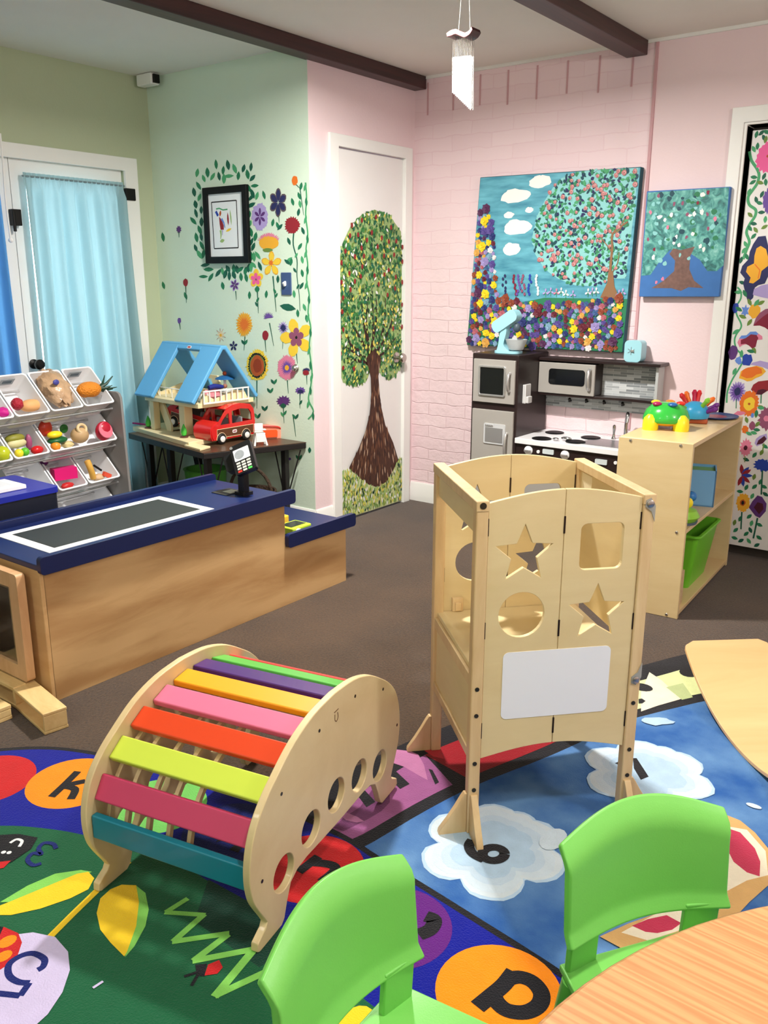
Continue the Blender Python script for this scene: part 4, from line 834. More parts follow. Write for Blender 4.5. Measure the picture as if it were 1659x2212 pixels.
pt.shape(R_LAV, Y([(-60, 1180), (60, 1110), (180, 1095), (300, 1120), (370, 1200), (380, 1300), (340, 1420), (260, 1540), (150, 1640), (-60, 1640)]))
pt.shape(R_RED, Y([(-60, 1080), (20, 1065), (100, 1100), (120, 1150), (90, 1240), (0, 1300), (-60, 1330)])); pt.blob(R_ORG, *qA(*y_(40, 1145)), .016, .02); pt.blob(R_ORG, *qA(*y_(20, 1225)), .014, .018); pt.shape(R_BLK, Y([(-60, 1060), (20, 1065), (0, 1110), (-60, 1120)]))
pt.stroke(R_NAVY, Y([(-30, 1425), (110, 1440)]), .014); pt.stroke(R_NAVY, Y([(110, 1440), (160, 1370)]), .014); pst(R_NAVY, [y_(*p) for p in [(160, 1370), (100, 1365), (50, 1330), (50, 1270), (110, 1225), (180, 1210), (240, 1240), (235, 1280), (205, 1300)]], .014, qA)
pt.shape(R_BLK, Y([(-60, 570), (100, 560), (205, 580), (170, 640), (60, 715), (-60, 740)])); pt.shape(R_RED, Y([(-60, 720), (60, 705), (20, 745), (-60, 760)])); pst(R_WHT, [y_(*p) for p in [(55, 610), (90, 590), (120, 600), (105, 630)]], .008, qA); pt.blob(R_WHT, *qA(*y_(20, 660)), .006); pt.blob(R_WHT, *qA(*y_(50, 662)), .006)
pst(R_NAVY, [y_(*p) for p in [(305, 640), (290, 615), (240, 610), (210, 640), (225, 670), (180, 665), (150, 700), (180, 730), (225, 720)]], .011, qA)
pt.blob(R_YEL, *qA(770, 2208), .03, .04); pt.stroke(R_LAV, Y([(505, 1398), (560, 1362)]), .006)
pt.build('printed_pattern', rugA)
# ------------------------------------------------------------------ grocery checkout counter
M_MAPLE = wood('maple_ply', (210, 172, 122), (180, 138, 90), (6, 1.0, 5.5), 2.6, .4, (.33, .68), .5)
M_MAPLE2 = wood('maple_end_grain_ply', (224, 184, 130), (200, 156, 104), (1, 3, 6), 2.0, .4)
M_NAVY = mat('navy_laminate', (18, 34, 84), .38, var=.06, vscale=14); M_NAVYE = mat('navy_edge_rail', (14, 28, 76), .35)
cx0, cx1 = -2.93, -2.462
t = thing('checkout_counter', 'toddler checkout counter with maple sides and navy top, beside the rainbow arch', 'checkout counter', ((cx0+cx1)/2, 2.19, 0))
b = MB()
side = [(1.435, 0), (2.957, 0), (2.957, .262), (2.556, .262), (2.556, .462), (1.435, .462)]
b.prism(side, cx1-.018, cx1, 'yz'); b.build('side_panel', M_MAPLE, t, bevel=.002)
b = MB(); b.prism(side, cx0, cx0+.018, 'yz'); b.build('side_panel', M_MAPLE, t, bevel=.002)
b = MB(); b.prism([(cx0, 0), (cx1, 0), (cx1, .462), (cx0, .462)], 1.424, 1.442, 'xz', [[(cx0+.09, .06), (cx1-.20, .06), (cx1-.20, .36), (cx0+.09, .36)]]); b.build('end_panel', M_MAPLE2, t, bevel=.003)
b = MB(); b.box(cx0+.018, cx1-.018, 2.936, 2.954, 0, .262); b.build('end_panel', M_MAPLE2, t, bevel=.002)
b = MB(); b.box(cx0+.018, cx1-.018, 2.54, 2.556, .262, .462); b.build('riser_panel', M_MAPLE2, t)
b = MB(); b.box(cx0+.018, cx1-.018, 1.442, 2.936, .02, .036); b.build('bottom_shelf', M_MAPLE2, t)
b = MB(); b.box(cx0-.004, cx1+.004, 1.418, 2.60, .464, .484); b.build('worktop', M_NAVY, t, bevel=.003)
b = MB(); b.box(cx0-.004, cx1+.004, 2.556, 3.0, .264, .284); b.build('bagging_top', M_NAVY, t, bevel=.003)
def rail(x, y0, y1, z0, z1):
    b = MB(); b.prism(rrect(y0, y1, z0, z1, .014), x-.011, x+.011, 'yz'); b.build('edge_rail', M_NAVYE, t, bevel=.004)
rail(cx1+.012, 1.418, 2.602, .452, .512); rail(cx0-.012, 1.418, 2.602, .452, .512)
rail(cx1+.012, 2.552, 3.004, .262, .322); rail(cx0-.012, 2.552, 3.004, .262, .322)
b = MB(); b.box(-2.878, -2.543, 1.515, 2.24, .484, .4858); bel = b.build('belt_border', mat('white_laminate', (238, 238, 238), .4), t, smooth=0)
b = MB(); b.box(-2.838, -2.578, 1.556, 2.20, .4855, .4868); b.build('conveyor_belt', mat('belt_rubber', (46, 50, 48), .55), t, smooth=0)
# framed window piece leaning on the end of the counter
M_BEECH = wood('beech_wood', (226, 184, 138), (204, 156, 110), (4, 4, 1.5), 3, .5); M_PINE = wood('unit_block_maple', (236, 206, 148), (214, 178, 118), (3, 9, 9), 2.5, .5)
P0 = at_z(76, 1476, .085)
t = thing('window_block', 'wooden framed clear window leaning against the end of the checkout counter at the left edge', 'block', (-2.7, 1.405, .07))
b = MB(); b.prism(rrect(-2.91, -2.512, .078, .452, .012), 1.372, 1.402, 'xz', [rrect(-2.86, -2.562, .128, .402, .004)]); b.build('frame', M_BEECH, t, bevel=.006)
b = MB(); b.box(-2.865, -2.557, 1.384, 1.389, .123, .407); b.build('pane', M_GLASS, t, smooth=0)
# hollow blocks on the floor
def hollow(label, P, L, rz, w=.092, h=.09, th=.014):
    t = thing('hollow_block', label, 'block', P, rz, 'hollow wooden blocks by the counter')
    b = MB(); b.box(-L, 0, 0, w, h-th, h); b.build('top_panel', M_PINE, t, local=True, bevel=.003)
    b = MB(); b.box(-L, 0, 0, w, 0, th); b.build('bottom_panel', M_PINE, t, local=True, bevel=.003)
    for x in (-L, -th):
        b = MB(); b.box(x, x+th, .002, w-.002, th, h-th); b.build('end_panel', M_PINE, t, local=True, bevel=.002)
    return t
p = at_z(97, 1589, 0)
hollow('open-sided hollow wooden block lying on the carpet at the corner of the checkout counter', (p.x, p.y, 0), .50, -.17, .077, .072, .011)
hollow('hollow wooden block half out of the photo, crossing behind the open-sided block', (-2.47, 1.20, 0), .4, -.02, .085, .05)
hollow('hollow wooden block lying under the leaning window frame', (-2.52, 1.326, 0), .36, .0, .045, .076)
# ------------------------------------------------------------------ learning tower
M_BIRCH = wood('birch_ply', (228, 208, 160), (216, 193, 143), (1.5, 1.5, 6), 2.0, .42, (.25, .75))
M_BIRCHS = wood('birch_solid', (226, 198, 150), (207, 173, 124), (8, 8, 1.2), 2.6, .42, (.3, .7))
M_BOLT = mat('blackened_bolt', (70, 66, 58), .4, .8); M_HINGE = mat('dark_hinge', (54, 40, 34), .4, .7); M_PLASTIC = mat('clear_fitting', (205, 205, 200), .25, 0, trans=.5)
WT, DT, HT = .439, .436, .877
T = thing('learning_tower', 'folding wooden learning tower with star cutouts and a whiteboard standing on the sky rug', 'learning tower', (-.986, 1.652, ZB), .8198)
LT = HT-ZB
def post(x, y, name='post'):
    b = MB(); b.box(x, x+.03, y, y+.03, 0, LT-.001)
    o = b.build(name, M_BIRCHS, T, local=True, bevel=.004); return o
posts = {}
for i, x in enumerate((0, WT-.03)):
    for j, y in enumerate((0, DT-.03)):
        o = post(x, y); posts[(i, j)] = o
        if j == 0:
            for zz_ in (.406, .335, .204, .13)+((.866,) if i == 0 else ()):
                b = MB(); r_ = .008 if zz_ > .8 else .0055
                b.lathe([(r_, 0), (r_, .0014)], 14, (x+.015, y-.0016-(.002 if zz_ > .8 else 0), zz_-ZB), rotx(-PI/2)); b.build('bolt', M_BOLT, o, local=True)
        # stabiliser feet
        sx_ = -1 if i == 0 else 1; sy_ = -1 if j == 0 else 1
        prof = [(0, 0), (.072, 0), (.07, .012), (.05, .04), (.028, .075), (.014, .1), (.006, .112), (0, .112)]
        b = MB(); b.prism(prof, -.009, .009, fn=lambda s, z_, o_, x=x, y=y, sx_=sx_: (x+.015+sx_*(.015+s), y+.015+o_, z_)); b.build('foot', M_BIRCHS, T, local=True, bevel=.002)
        b = MB(); b.prism(prof, -.009, .009, fn=lambda s, z_, o_, x=x, y=y, sy_=sy_: (x+.015+o_, y+.015+sy_*(.015+s), z_)); b.build('foot', M_BIRCHS, T, local=True, bevel=.002)
for x in (0, WT-.03):      # side frames
    b = MB(); b.box(x-.001, x+.031, -.002, DT+.002, LT-.026, LT); b.build('top_rail', M_BIRCHS, T, local=True, bevel=.003)
    b = MB(); b.box(x+.009, x+.019, .03, DT-.03, (.79 if x == 0 else .478)-ZB, .852-ZB); b.build('guard_panel', M_BIRCH, T, local=True)
    b = MB(); b.box(x+.003, x+.027, .03, DT-.03, .40-ZB, .432-ZB); b.build('platform_rail', M_BIRCHS, T, local=True, bevel=.002)
    b = MB(); b.box(x+.003, x+.027, .03, DT-.03, .205-ZB, .23-ZB); b.build('bottom_rail', M_BIRCHS, T, local=True, bevel=.002)
    b = MB(); b.box(x+.010, x+.020, .03, DT-.03, .23-ZB, .40-ZB); b.build('lower_panel', M_BIRCH, T, local=True)
b = MB(); b.box(.012, WT-.012, .02, DT-.02, .432-ZB, .446-ZB); b.build('platform', M_BIRCH, T, local=True, bevel=.002)
def arch(x0, x1, z0, z1, up, lo, n=12):
    o = [(x0+(x1-x0)*k/n, z0+lo*math.sin(PI*(x0-.03+(x1-x0)*k/n)/(WT-.06))) for k in range(n+1)]
    return o+[(x1-(x1-x0)*k/n, z1+up*math.sin(PI*(x1-.03-(x1-x0)*k/n)/(WT-.06))) for k in range(n+1)]
mid = WT/2-.003
def panel(y0, y1, board):
    out = []
    for x0, x1, holes in ((.031, mid-.0008, [star(.121, .742, .074, .033, PI/2-.0), circ(.121, .59, .0575, 32)]), (mid+.0008, WT-.031, [rrect(.259, .367, .695, .81, .016), star(.311, .585, .074, .033)])):
        b = MB(); h = [[(p[0], p[1]-ZB) for p in l] for l in holes]
        b.prism([(p[0], p[1]-ZB) for p in arch(x0, x1, .213, .869, .027, .028)], y0, y1, 'xz', h)
        o = b.build('front_panel' if board else 'back_panel', M_BIRCH, T, local=True, smooth=0, bevel=.0012); out.append(o)
    yf = y0 if board else y0
    for x in (.030, mid, WT-.031):
        for z_ in ((.81, .55, .289) if x == mid else (.812, .555, .29)):
            b = MB(); b.box(x-.0022, x+.0022, yf-.0015, yf+.002, z_-.021-ZB, z_+.021-ZB); b.build('hinge', M_HINGE, T, local=True)
    return out
fp_, bp_ = panel(.006, .018, True), panel(DT-.018, DT-.006, False)
b = MB(); b.prism([(p[0], p[1]-ZB) for p in rrect(.079, .3555, .317, .4945, .014)], .0045, .007, 'xz'); b.build('whiteboard', mat('whiteboard_film', (236, 238, 244), .3), T, local=True, smooth=0)
b = MB(); b.box(.055, .086, DT-.032, DT-.018, .446-ZB, .487-ZB); b.box(.062, .079, DT-.038, DT-.03, .45-ZB, .475-ZB); b.build('latch', M_BIRCHS, T, local=True, bevel=.002)
b = MB(); b.box(WT-.0225, WT-.0215, .32, .385, .80-ZB, .847-ZB) if False else b.box(WT-.0225, WT-.0208, .325, .392, .80-ZB, .846-ZB); b.build('care_label', mat('paper_label', (240, 226, 190), .7), T, local=True, smooth=0)
for z_, s in ((.855, 1), (.40, -1)):
    b = MB(); b.prism([(p[0], p[1]) for p in ([(WT-.026, z_-.008*s-ZB), (WT-.026, z_+.008*s-ZB), (WT-.014, z_+.014*s-ZB), (WT-.001, z_-.006*s-ZB), (WT-.001, z_-.045*s-ZB), (WT-.01, z_-.02*s-ZB)])], -.0035, -.0005, 'xz'); o = b.build('corner_guard', M_PLASTIC, T, local=True)
    b = MB(); b.lathe([(.009, 0), (.009, .003), (.005, .005), (0, .005)], 14, (WT-.015, -.003, z_-ZB), rotx(PI/2)); b.build('screw', M_STEEL, o, local=True)
# ------------------------------------------------------------------ rainbow climbing arch
LA = math.radians(101.68)
A = thing('climbing_arch', 'wooden rocker arch with rainbow painted slats standing on the alphabet rug', 'climbing arch', (-1.134, 1.057, ZA), LA)
# local x runs along the arch, local y (left of it) towards the far panel
CX = .322
half = [(CX, .439), (.228, .431), (.144, .406), (.072, .365), (.025, .332), (-.013, .291), (-.035, .240), (-.041, .186), (-.034, .140), (-.020, .108), (.004, .068), (.014, .050), (.008, .040), (-.022, .024), (-.024, .004), (-.016, 0), (.07, 0), (.082, .01), (.095, .045), (.112, .080), (.14, .094), (.18, .098), (.25, .096), (CX, .095)]
holes = [circ(x, z_, .041, 32) for x, z_ in ((.085, .122), (.202, .158), (CX, .173), (2*CX-.202, .158), (2*CX-.085, .122))]
so = [tuple(p[:2]) for p in smooth_pts(half[:12], 4)] + half[12:-1] + [(CX, .095)]
outl = so + [(2*CX-x, z_) for x, z_ in reversed(so[1:-1])]
WA = .43
M_ARCH = wood('arch_birch', (228, 206, 158), (214, 188, 138), (3, 1, 3), 2.2, .45, (.25, .75))
for y0 in (-.018, WA-.018):
    b = MB(); b.prism([(x, z_-.0) for x, z_ in outl], y0, y0+.018, 'xz', holes)
    o = b.build('side_panel', M_ARCH, A, local=True, bevel=.003)
    if y0 < 0:
        for x, z_ in ((.001, .161), (.084, .316), (.246, .381), (.42, .386), (.576, .334), (.664, .188)):
            b = MB(); b.lathe([(.0042, 0), (.0042, .0008)], 10, (x, -.0181, z_), rotx(PI/2)); b.build('screw', M_BOLT, o, local=True)
    if y0 < 0:   # small burnt-in mark
        b = MB(); b.tube([(.315, -.0183, .392), (.335, -.0183, .393)], .0012, 6); b.tube(smooth_pts([(.318, -.0183, .386), (.318, -.0183, .372), (.326, -.0183, .366), (.333, -.0183, .374), (.331, -.0183, .386)], 4), .0012, 6)
        b.build('burnt_mark', mat('burnt_mark', (120, 88, 58), .7), o, local=True)
SL = [('teal', (20, 128, 150)), ('raspberry', (204, 62, 104)), ('lime', (206, 226, 76)), ('red_orange', (222, 70, 28)), ('pink', (226, 118, 150)), ('marigold', (244, 168, 16)), ('purple', (74, 30, 112)), ('grass_green', (94, 186, 74)), ('coral_red', (228, 70, 62)), ('sky', (90, 170, 214)), ('orange', (236, 126, 40))]
SP = [(-.0275, .177, 90), (.0015, .263, 57), (.0635, .331, 34), (.14, .3715, 28), (.2235, .393, 19), (.303, .406, 8), (.382, .406, -4), (.46, .391, -15), (.535, .362, -27), (.596, .318, -42), (.643, .25, -66)]
for (n, c), (px0, pz0, ang) in zip(SL, SP):
    d = Vector((math.cos(math.radians(ang)), math.sin(math.radians(ang)))); nn = Vector((-d.y, d.x)); p = Vector((px0, pz0))
    b = MB(); w2 = .029
    b.prism([tuple(p+d*w2), tuple(p-d*w2), tuple(p-d*w2-nn*.018), tuple(p+d*w2-nn*.018)], .0, WA-.018, 'xz')
    o = b.build('slat', mat('slat_%s_paint' % n, c, .4, coat=.2), A, local=True, bevel=.004); o['label'] = n.replace('_', ' ')+' slat'
# thin ribs running along the arch under the slats
rp = [Vector((px0, pz0))-Vector((-math.sin(math.radians(a_)), math.cos(math.radians(a_))))*.032 for px0, pz0, a_ in SP]
rp = smooth_pts([tuple(p) for p in rp], 4)
for f in (.92, .80, .66, .53, .40):
    def ribf(u, v, f=f):
        i = u*(len(rp)-1); k = min(int(i), len(rp)-2); p = rp[k].lerp(rp[k+1], i-k); return (p.x, WA*f+(v-.5)*.010, p.y)
    b = MB(); b.grid(ribf, 48, 1, .012); b.build('rib', M_ARCH, A, local=True)
# ------------------------------------------------------------------ balance board
M_BEECHT = wood('beech_veneer', (240, 196, 140), (226, 178, 122), (8, 1, 1), 1.6, .4, (.25, .75)); M_BEECHE = mat('board_edge', (150, 110, 86), .6)
B = thing('balance_board', 'curved beech balance board rocking on the sky rug at the right edge', 'balance board', (-.4335, 2.5742, ZB), 2.2974)
RB, HB = .716, .482
def bb_(u, v):
    s = (u-.5)*2*HB; th = s/RB; hw = .15
    e = (HB-abs(s)); r_ = .035
    if e < r_: hw -= r_-math.sqrt(max(r_*r_-(r_-e)**2, 0))
    y = (v-.5)*2*hw; return (RB*math.sin(th), y, .012+RB*(1-math.cos(th)))
b = MB(); b.grid(bb_, 64, 10, .012); o = b.build('board', [M_BEECHT], B, local=True, smooth=50, bevel=.002)
# ------------------------------------------------------------------ big round table and green chairs
M_OAK = wood('oak_laminate', (216, 162, 110), (192, 134, 86), (2.2, 60, 8), 1.9, .38, (.3, .74), .8)
TB = thing('round_table', 'large round oak-look table at the lower right, in front of two green chairs', 'table', (.408, .64, ZA), 0)
b = MB(); b.lathe([(0, .534-.026), (.745, .534-.026), (.757, .534-.022), (.762, .534-.012), (.762, .534-.004), (.757, .534), (0, .534)], 96, (0, 0, 0)); b.build('tabletop', M_OAK, TB, local=True, smooth=30)
b = MB(); b.lathe([(.7625, .512), (.764, .515), (.764, .527), (.7625, .530)], 96); b.build('edge_band', mat('table_edge_band', (120, 84, 58), .5), TB, local=True)
for k in range(4):
    a = .4+k*PI/2; b = MB(); b.tube([(.5*math.cos(a), .5*math.sin(a), .03), (.5*math.cos(a), .5*math.sin(a), .51)], .02, 14); o = b.build('leg', mat('chrome', (205, 205, 208), .15, 1), TB, local=True)
    b = MB(); b.ball((.5*math.cos(a), .5*math.sin(a), .016), (.024, .024, .016), 12, 8); b.build('glide', M_BLK, o, local=True)
M_CHAIR = mat('lime_plastic', (122, 204, 92), .36, bump=.03, bscale=400, var=.03)
def chair(x, y, rz, label, grp, z0):
    """local: sitter faces +y, backrest at y<0"""
    t = thing('stacking_chair', label, 'chair', (x, y, z0), rz, grp)
    zs = .35-z0
    def back(u, v):           # u across, v up
        w = .146; X = (u-.5)*2*w
        top = .556+.034*math.cos((u-.5)*PI)-z0; bot = .405-z0
        Z = bot+(top-bot)*v
        curve = -.03*(math.cos((u-.5)*PI))+.018
        flare = -.012*v + (-.020*max(0, v-.86)/.14) + (.012*max(0, .14-v)/.14)
        return (X, curve+flare, Z)
    b = MB(); b.grid(back, 28, 18, .014); b.build('backrest', M_CHAIR, t, local=True, smooth=60, bevel=.004)
    for s in (-1, 1):         # struts joining back and seat
        def strut(u, v, s=s):
            X = s*(.130-.056*u); Z = (zs-.004)+(.425-.35)*v
            return (X, .004+.004*v-.010*(1-v)*0+(.012*(1-u)), Z)
        b = MB(); b.grid(strut, 6, 8, .012); b.build('strut', M_CHAIR, t, local=True, smooth=60, bevel=.003)
    def seat(u, v):
        X = (u-.5)*2*(.135+.03*v); Y = -.005+.30*v
        Z = zs-.012*math.sin(PI*min(v*1.1, 1))*(1-((u-.5)*2)**2)-.02*max(0, v-.85)/.15
        return (X, Y, Z)
    b = MB(); b.grid(seat, 20, 20, .012); b.build('seat', M_CHAIR, t, local=True, smooth=60, bevel=.003)
    for sx_ in (-1, 1):
        for yy, dy in ((.02, -.05), (.265, .04)):
            b = MB(); b.tube([(sx_*.125, yy, zs-.012), (sx_*.15, yy+dy, .004)], [.017, .013], 12); b.build('leg', M_CHAIR, t, local=True)
    return t
chair(-.372, 1.153, math.radians(56-180), 'lime green plastic chair on the far side of the round table, right of the other', 'lime green chairs at the round table', ZB)
chair(-.622, .731, math.radians(91-180), 'lime green plastic chair in the bottom foreground, left of the other', 'lime green chairs at the round table', ZA)
# ------------------------------------------------------------------ open shelf unit
M_SHELF = wood('shelf_birch', (222, 200, 154), (210, 184, 134), (1.5, 1.5, 7), 1.8, .38, (.25, .75))
WS, LS, HS = .303, .8645, .741
SH = thing('shelf_unit', 'low open birch shelf unit beside the mural door, holding toys', 'shelf', (-1.3616, 3.4032, 0), .0573)
b = MB(); b.box(0, WS, 0, .018, 0, HS-.0); o = b.build('side_panel', M_SHELF, SH, local=True, bevel=.003)
for x, z_ in ((.05, HS-.012), (WS-.05, HS-.012), (WS-.035, .372), (WS-.045, .012), (.05, .012)):
    b = MB(); b.lathe([(.0065, 0), (.005, .002), (0, .0025)], 12, (x, -.0003, z_), rotx(PI/2)); b.build('screw', M_STEEL, o, local=True)
b = MB(); b.box(0, WS, LS-.018, LS, 0, HS); b.build('side_panel', M_SHELF, SH, local=True, bevel=.003)
M_SHELFH = wood('shelf_birch_flat', (224, 198, 148), (208, 178, 126), (6, 1.2, 6), 1.8, .35, (.25, .75))
b = MB(); b.box(0, WS, .018, LS-.018, HS-.018, HS); b.build('top_panel', M_SHELFH, SH, local=True, bevel=.002)
b = MB(); b.box(.006, WS-.002, .018, LS-.018, .366, .382); b.build('shelf_board', M_SHELFH, SH, local=True, bevel=.002)
b = MB(); b.box(.006, WS-.002, .018, LS-.018, .012, .03); b.build('bottom_panel', M_SHELFH, SH, local=True, bevel=.002)
b = MB(); b.box(0, .006, .018, LS-.018, .012, HS-.018); b.build('back_panel', M_SHELF, SH, local=True)
def sh(u, v, z_): 
    q = wm(SH) @ Vector((u, v, z_)); return (q.x, q.y, q.z)
# turtle toy
tx, ty = at_z(1437, 925, HS).x, at_z(1437, 925, HS).y
TU = thing('toy_turtle', 'green and yellow musical turtle toy on the near end of the shelf top', 'toy', (tx, ty, HS), .35)
M_TG, M_TY = mat('turtle_green_plastic', (52, 184, 66), .22, coat=.4), mat('turtle_yellow_plastic', (250, 226, 40), .3)
b = MB(); b.T = Matrix.Diagonal((1.1, 1.0, 1.0, 1)); b.lathe([(.0, .115), (.03, .114), (.058, .104), (.078, .082), (.088, .055), (.090, .038), (.080, .030), (0, .03)], 28); b.build('shell', M_TG, TU, local=True, smooth=60)
b = MB(); b.lathe([(0, .016), (.06, .018), (.078, .028), (.08, .038), (0, .04)], 24); b.build('belly', mat('turtle_orange_plastic', (246, 180, 40), .35), TU, local=True)
for a in (-.75, .75, PI-.75, PI+.75):
    b = MB(); b.lathe([(.033, 0), (.034, .022), (.029, .05), (.014, .066), (0, .068)], 16, (.086*math.cos(a), .078*math.sin(a), 0)); b.build('foot', M_TY, TU, local=True)
for k, (n, c) in enumerate((('yellow', (250, 220, 40)), ('plum', (170, 30, 90)), ('blue', (40, 100, 170)), ('red', (226, 50, 40)), ('orange', (250, 140, 30)))):
    a = 2.6+k*2*PI/5; b = MB(); b.ball((.055*math.cos(a), .05*math.sin(a), .109), (.021, .021, .010), 14, 8); b.build('button', mat('turtle_%s_key' % n, c, .3), TU, local=True)
b = MB(); b.ball((.07, -.012, .062), (.006, .022, .010), 12, 8); b.build('smile', M_TY, TU, local=True)
# hedgehog peg toy
hx, hy = at_z(1498, 912, HS).x, at_z(1498, 912, HS).y
HD = thing('hedgehog_toy', 'blue hedgehog peg toy with coloured quills on the shelf top behind the turtle', 'toy', (hx, hy, HS), .3)
b = MB(); b.box(-.06, .06, -.05, .05, 0, .022); b.build('base', mat('hedgehog_base_plastic', (176, 84, 48), .35), HD, local=True, bevel=.008)
b = MB(); b.lathe([(.062, .022), (.066, .035), (.062, .06), (.046, .082), (.02, .094), (0, .096)], 24); b.build('body', mat('hedgehog_blue_plastic', (60, 170, 224), .3), HD, local=True)
for (n, c), a, tl in zip((('orange', (246, 120, 40)), ('red', (222, 46, 50)), ('lime', (140, 210, 60)), ('purple', (108, 40, 130)), ('orange', (246, 120, 40)), ('lime', (140, 210, 60)), ('crimson', (190, 30, 70)), ('purple', (108, 40, 130)), ('red', (222, 46, 50))), (2.5, 1.2, -.8, -.1, .35, -2.4, 1.8, -.5, 3.1), (.5, .35, .75, 1.05, .8, 1.0, .3, 1.2, .6)):
    d = Vector((math.cos(a)*math.sin(tl), math.sin(a)*math.sin(tl), math.cos(tl))); o_ = Vector((0, 0, .03))
    b = MB(); b.tube([o_+d*.05, o_+d*.09, o_+d*.105, o_+d*.118], [.011, .009, .0125, .006], 12); b.build('quill', mat('quill_%s_plastic' % n, c, .3), HD, local=True)
px_ = at_z(1560, 903, HS); PL = thing('picture_plate', 'flat dark blue picture tray at the far end of the shelf top', 'tray', (px_.x-.03, px_.y, HS), .0573)
b = MB(); b.lathe([(0, 0), (.08, 0), (.10, .006), (.102, .011), (.09, .007), (0, .005)], 28, (0, 0, 0)); b.build('tray', mat('tray_blue', (40, 62, 120), .35), PL, local=True)
b = MB(); b.lathe([(0, .0052), (.05, .0052), (.05, .0066), (0, .0066)], 20); b.build('picture', mat('tray_picture_red', (150, 50, 80), .4, var=.5, vscale=40), PL, local=True)
# boxes and toys inside
BX = thing('toy_box', 'light blue toy box with open green lined top on the middle shelf', 'box', sh(.145, .50, .382), .0573+.25)
M_LB = mat('light_blue_board', (120, 178, 226), .5)
b = MB(); w_, d_, h_ = .14, .15, .165
for x0, x1, y0, y1 in ((-w_, w_, -d_/2, -d_/2+.006), (-w_, w_, d_/2-.006, d_/2), (-w_, -w_+.006, -d_/2, d_/2), (w_-.006, w_, -d_/2, d_/2)): b.box(x0, x1, y0, y1, 0, h_)
b.box(-w_, w_, -d_/2, d_/2, 0, .006); b.build('box_shell', M_LB, BX, local=True)
b = MB(); b.box(-w_+.006, w_-.006, -d_/2+.006, d_/2-.006, h_-.02, h_-.012); b.build('lining', mat('green_lining', (120, 180, 120), .6), BX, local=True)
TT = thing('toddler_toy', 'lime toy with yellow and blue knobs at the near end of the middle shelf', 'toy', sh(.245, .135, .382), .2)
b = MB(); b.lathe([(0, .01), (.06, .01), (.075, .03), (.06, .055), (.03, .065), (0, .067)], 24); b.build('body', mat('lime_toy_plastic', (142, 204, 60), .35), TT, local=True)
b = MB(); b.lathe([(0, 0), (.065, 0), (.068, .01), (0, .012)], 24); b.build('base', mat('slate_toy_plastic', (90, 104, 124), .4), TT, local=True)
b = MB(); b.ball((.02, .0, .085), .024, 14, 10); b.build('knob', M_TY, TT, local=True)
b = MB(); b.ball((.03, .04, .105), .022, 14, 10); b.build('knob', mat('blue_toy_plastic', (46, 120, 190), .35), TT, local=True)
GB = thing('storage_bin', 'bright green plastic bin on the bottom shelf', 'bin', sh(.15, .47, .03), .0573)
M_GB = mat('green_bin_plastic', (112, 196, 48), .4)
def frus(b, x0, y0, x1, y1, z0, z1, th):
    """open tub, smaller at the bottom"""
    def ring(s, z_, e): 
        X, Y = x0+(x1-x0)*s-e, y0+(y1-y0)*s-e; return [(p[0], p[1], z_) for p in rrect(-X, X, -Y, Y, .02, 4)]
    L_ = [ring(0, z0, 0), ring(1, z1, 0), ring(1, z1, th), ring(0, z0+th, th)]
    n = len(L_[0]); vs = [p for l in L_ for p in l]
    fs = [tuple(range(n))] + [(r*n+i, r*n+(i+1) % n, (r+1)*n+(i+1) % n, (r+1)*n+i) for r in range(3) for i in range(n)] + [tuple(3*n+i for i in reversed(range(n)))]
    b.add(vs, fs)
b = MB(); frus(b, .105, .15, .14, .185, 0, .255, .004); b.build('tub', M_GB, GB, local=True, smooth=40)
b = MB(); b.prism(rrect(-.15, .15, -.195, .195, .03), .245, .255, 'xy', [rrect(-.1375, .1375, -.1825, .1825, .022)]); b.build('rim', M_GB, GB, local=True, bevel=.002)
BK = thing('activity_block', 'small pale wooden block toy with round holes on the bottom shelf at the near end', 'block', sh(.255, .09, .03), .0573)
b = MB(); b.prism(rrect(-.04, .04, 0, .15, .005), -.028, .028, fn=lambda p_, q_, o_: (o_, p_, q_), holes=[circ(0, z_, .011, 14) for z_ in (.03, .06, .09, .12)]); b.build('block', wood('pale_block_wood', (222, 196, 156), (196, 166, 124), (6, 6, 2), 2, .5), BK, local=True, bevel=.002)
# ------------------------------------------------------------------ play kitchen
M_ESP = mat('espresso_laminate', (40, 28, 28), .35, var=.08); M_SIL = mat('silver_laminate', (178, 174, 168), .42, .25); M_SIL2 = mat('silver_plastic', (200, 200, 200), .25, .7)
M_BGL = mat('black_window_film', (20, 22, 24), .12); M_WTOP = mat('white_counter_laminate', (236, 236, 238), .25); M_CHROME = MATS['chrome']
KF, KX0, KX1, KXR = 4.06, -2.478, -2.197, -1.548
K_ = thing('play_kitchen', 'espresso and silver play kitchen with fridge, microwave and stove against the pink brick wall', 'play kitchen', (-2.0, 4.24, 0))
def kz(y): return lambda x, p: at_y(x, p, y)
def rect(m_or_b, y0, y1, x0, x1, z0, z1): m_or_b.box(x0, x1, y0, y1, z0, z1)
b = MB(); b.box(KX0, KX1, KF, YB-.012, .0, .985); b.build('fridge_cabinet', M_ESP, K_, bevel=.006)
fz = lambda px_, py_: at_y(px_, py_, KF-.012).z
b = MB(); b.box(KX0+.016, KX1-.012, KF-.014, KF+.001, fz(1070, 871), fz(1070, 777)); d1 = b.build('freezer_door', M_SIL, K_, bevel=.003)
b = MB(); b.box(KX0+.016, KX1-.012, KF-.014, KF+.001, .06, fz(1065, 886)); d2 = b.build('fridge_door', M_SIL, K_, bevel=.003)
def q(x, y): v = at_y(1000+x*.2773, 680+y*.2773, KF-.016); return v.x, v.z
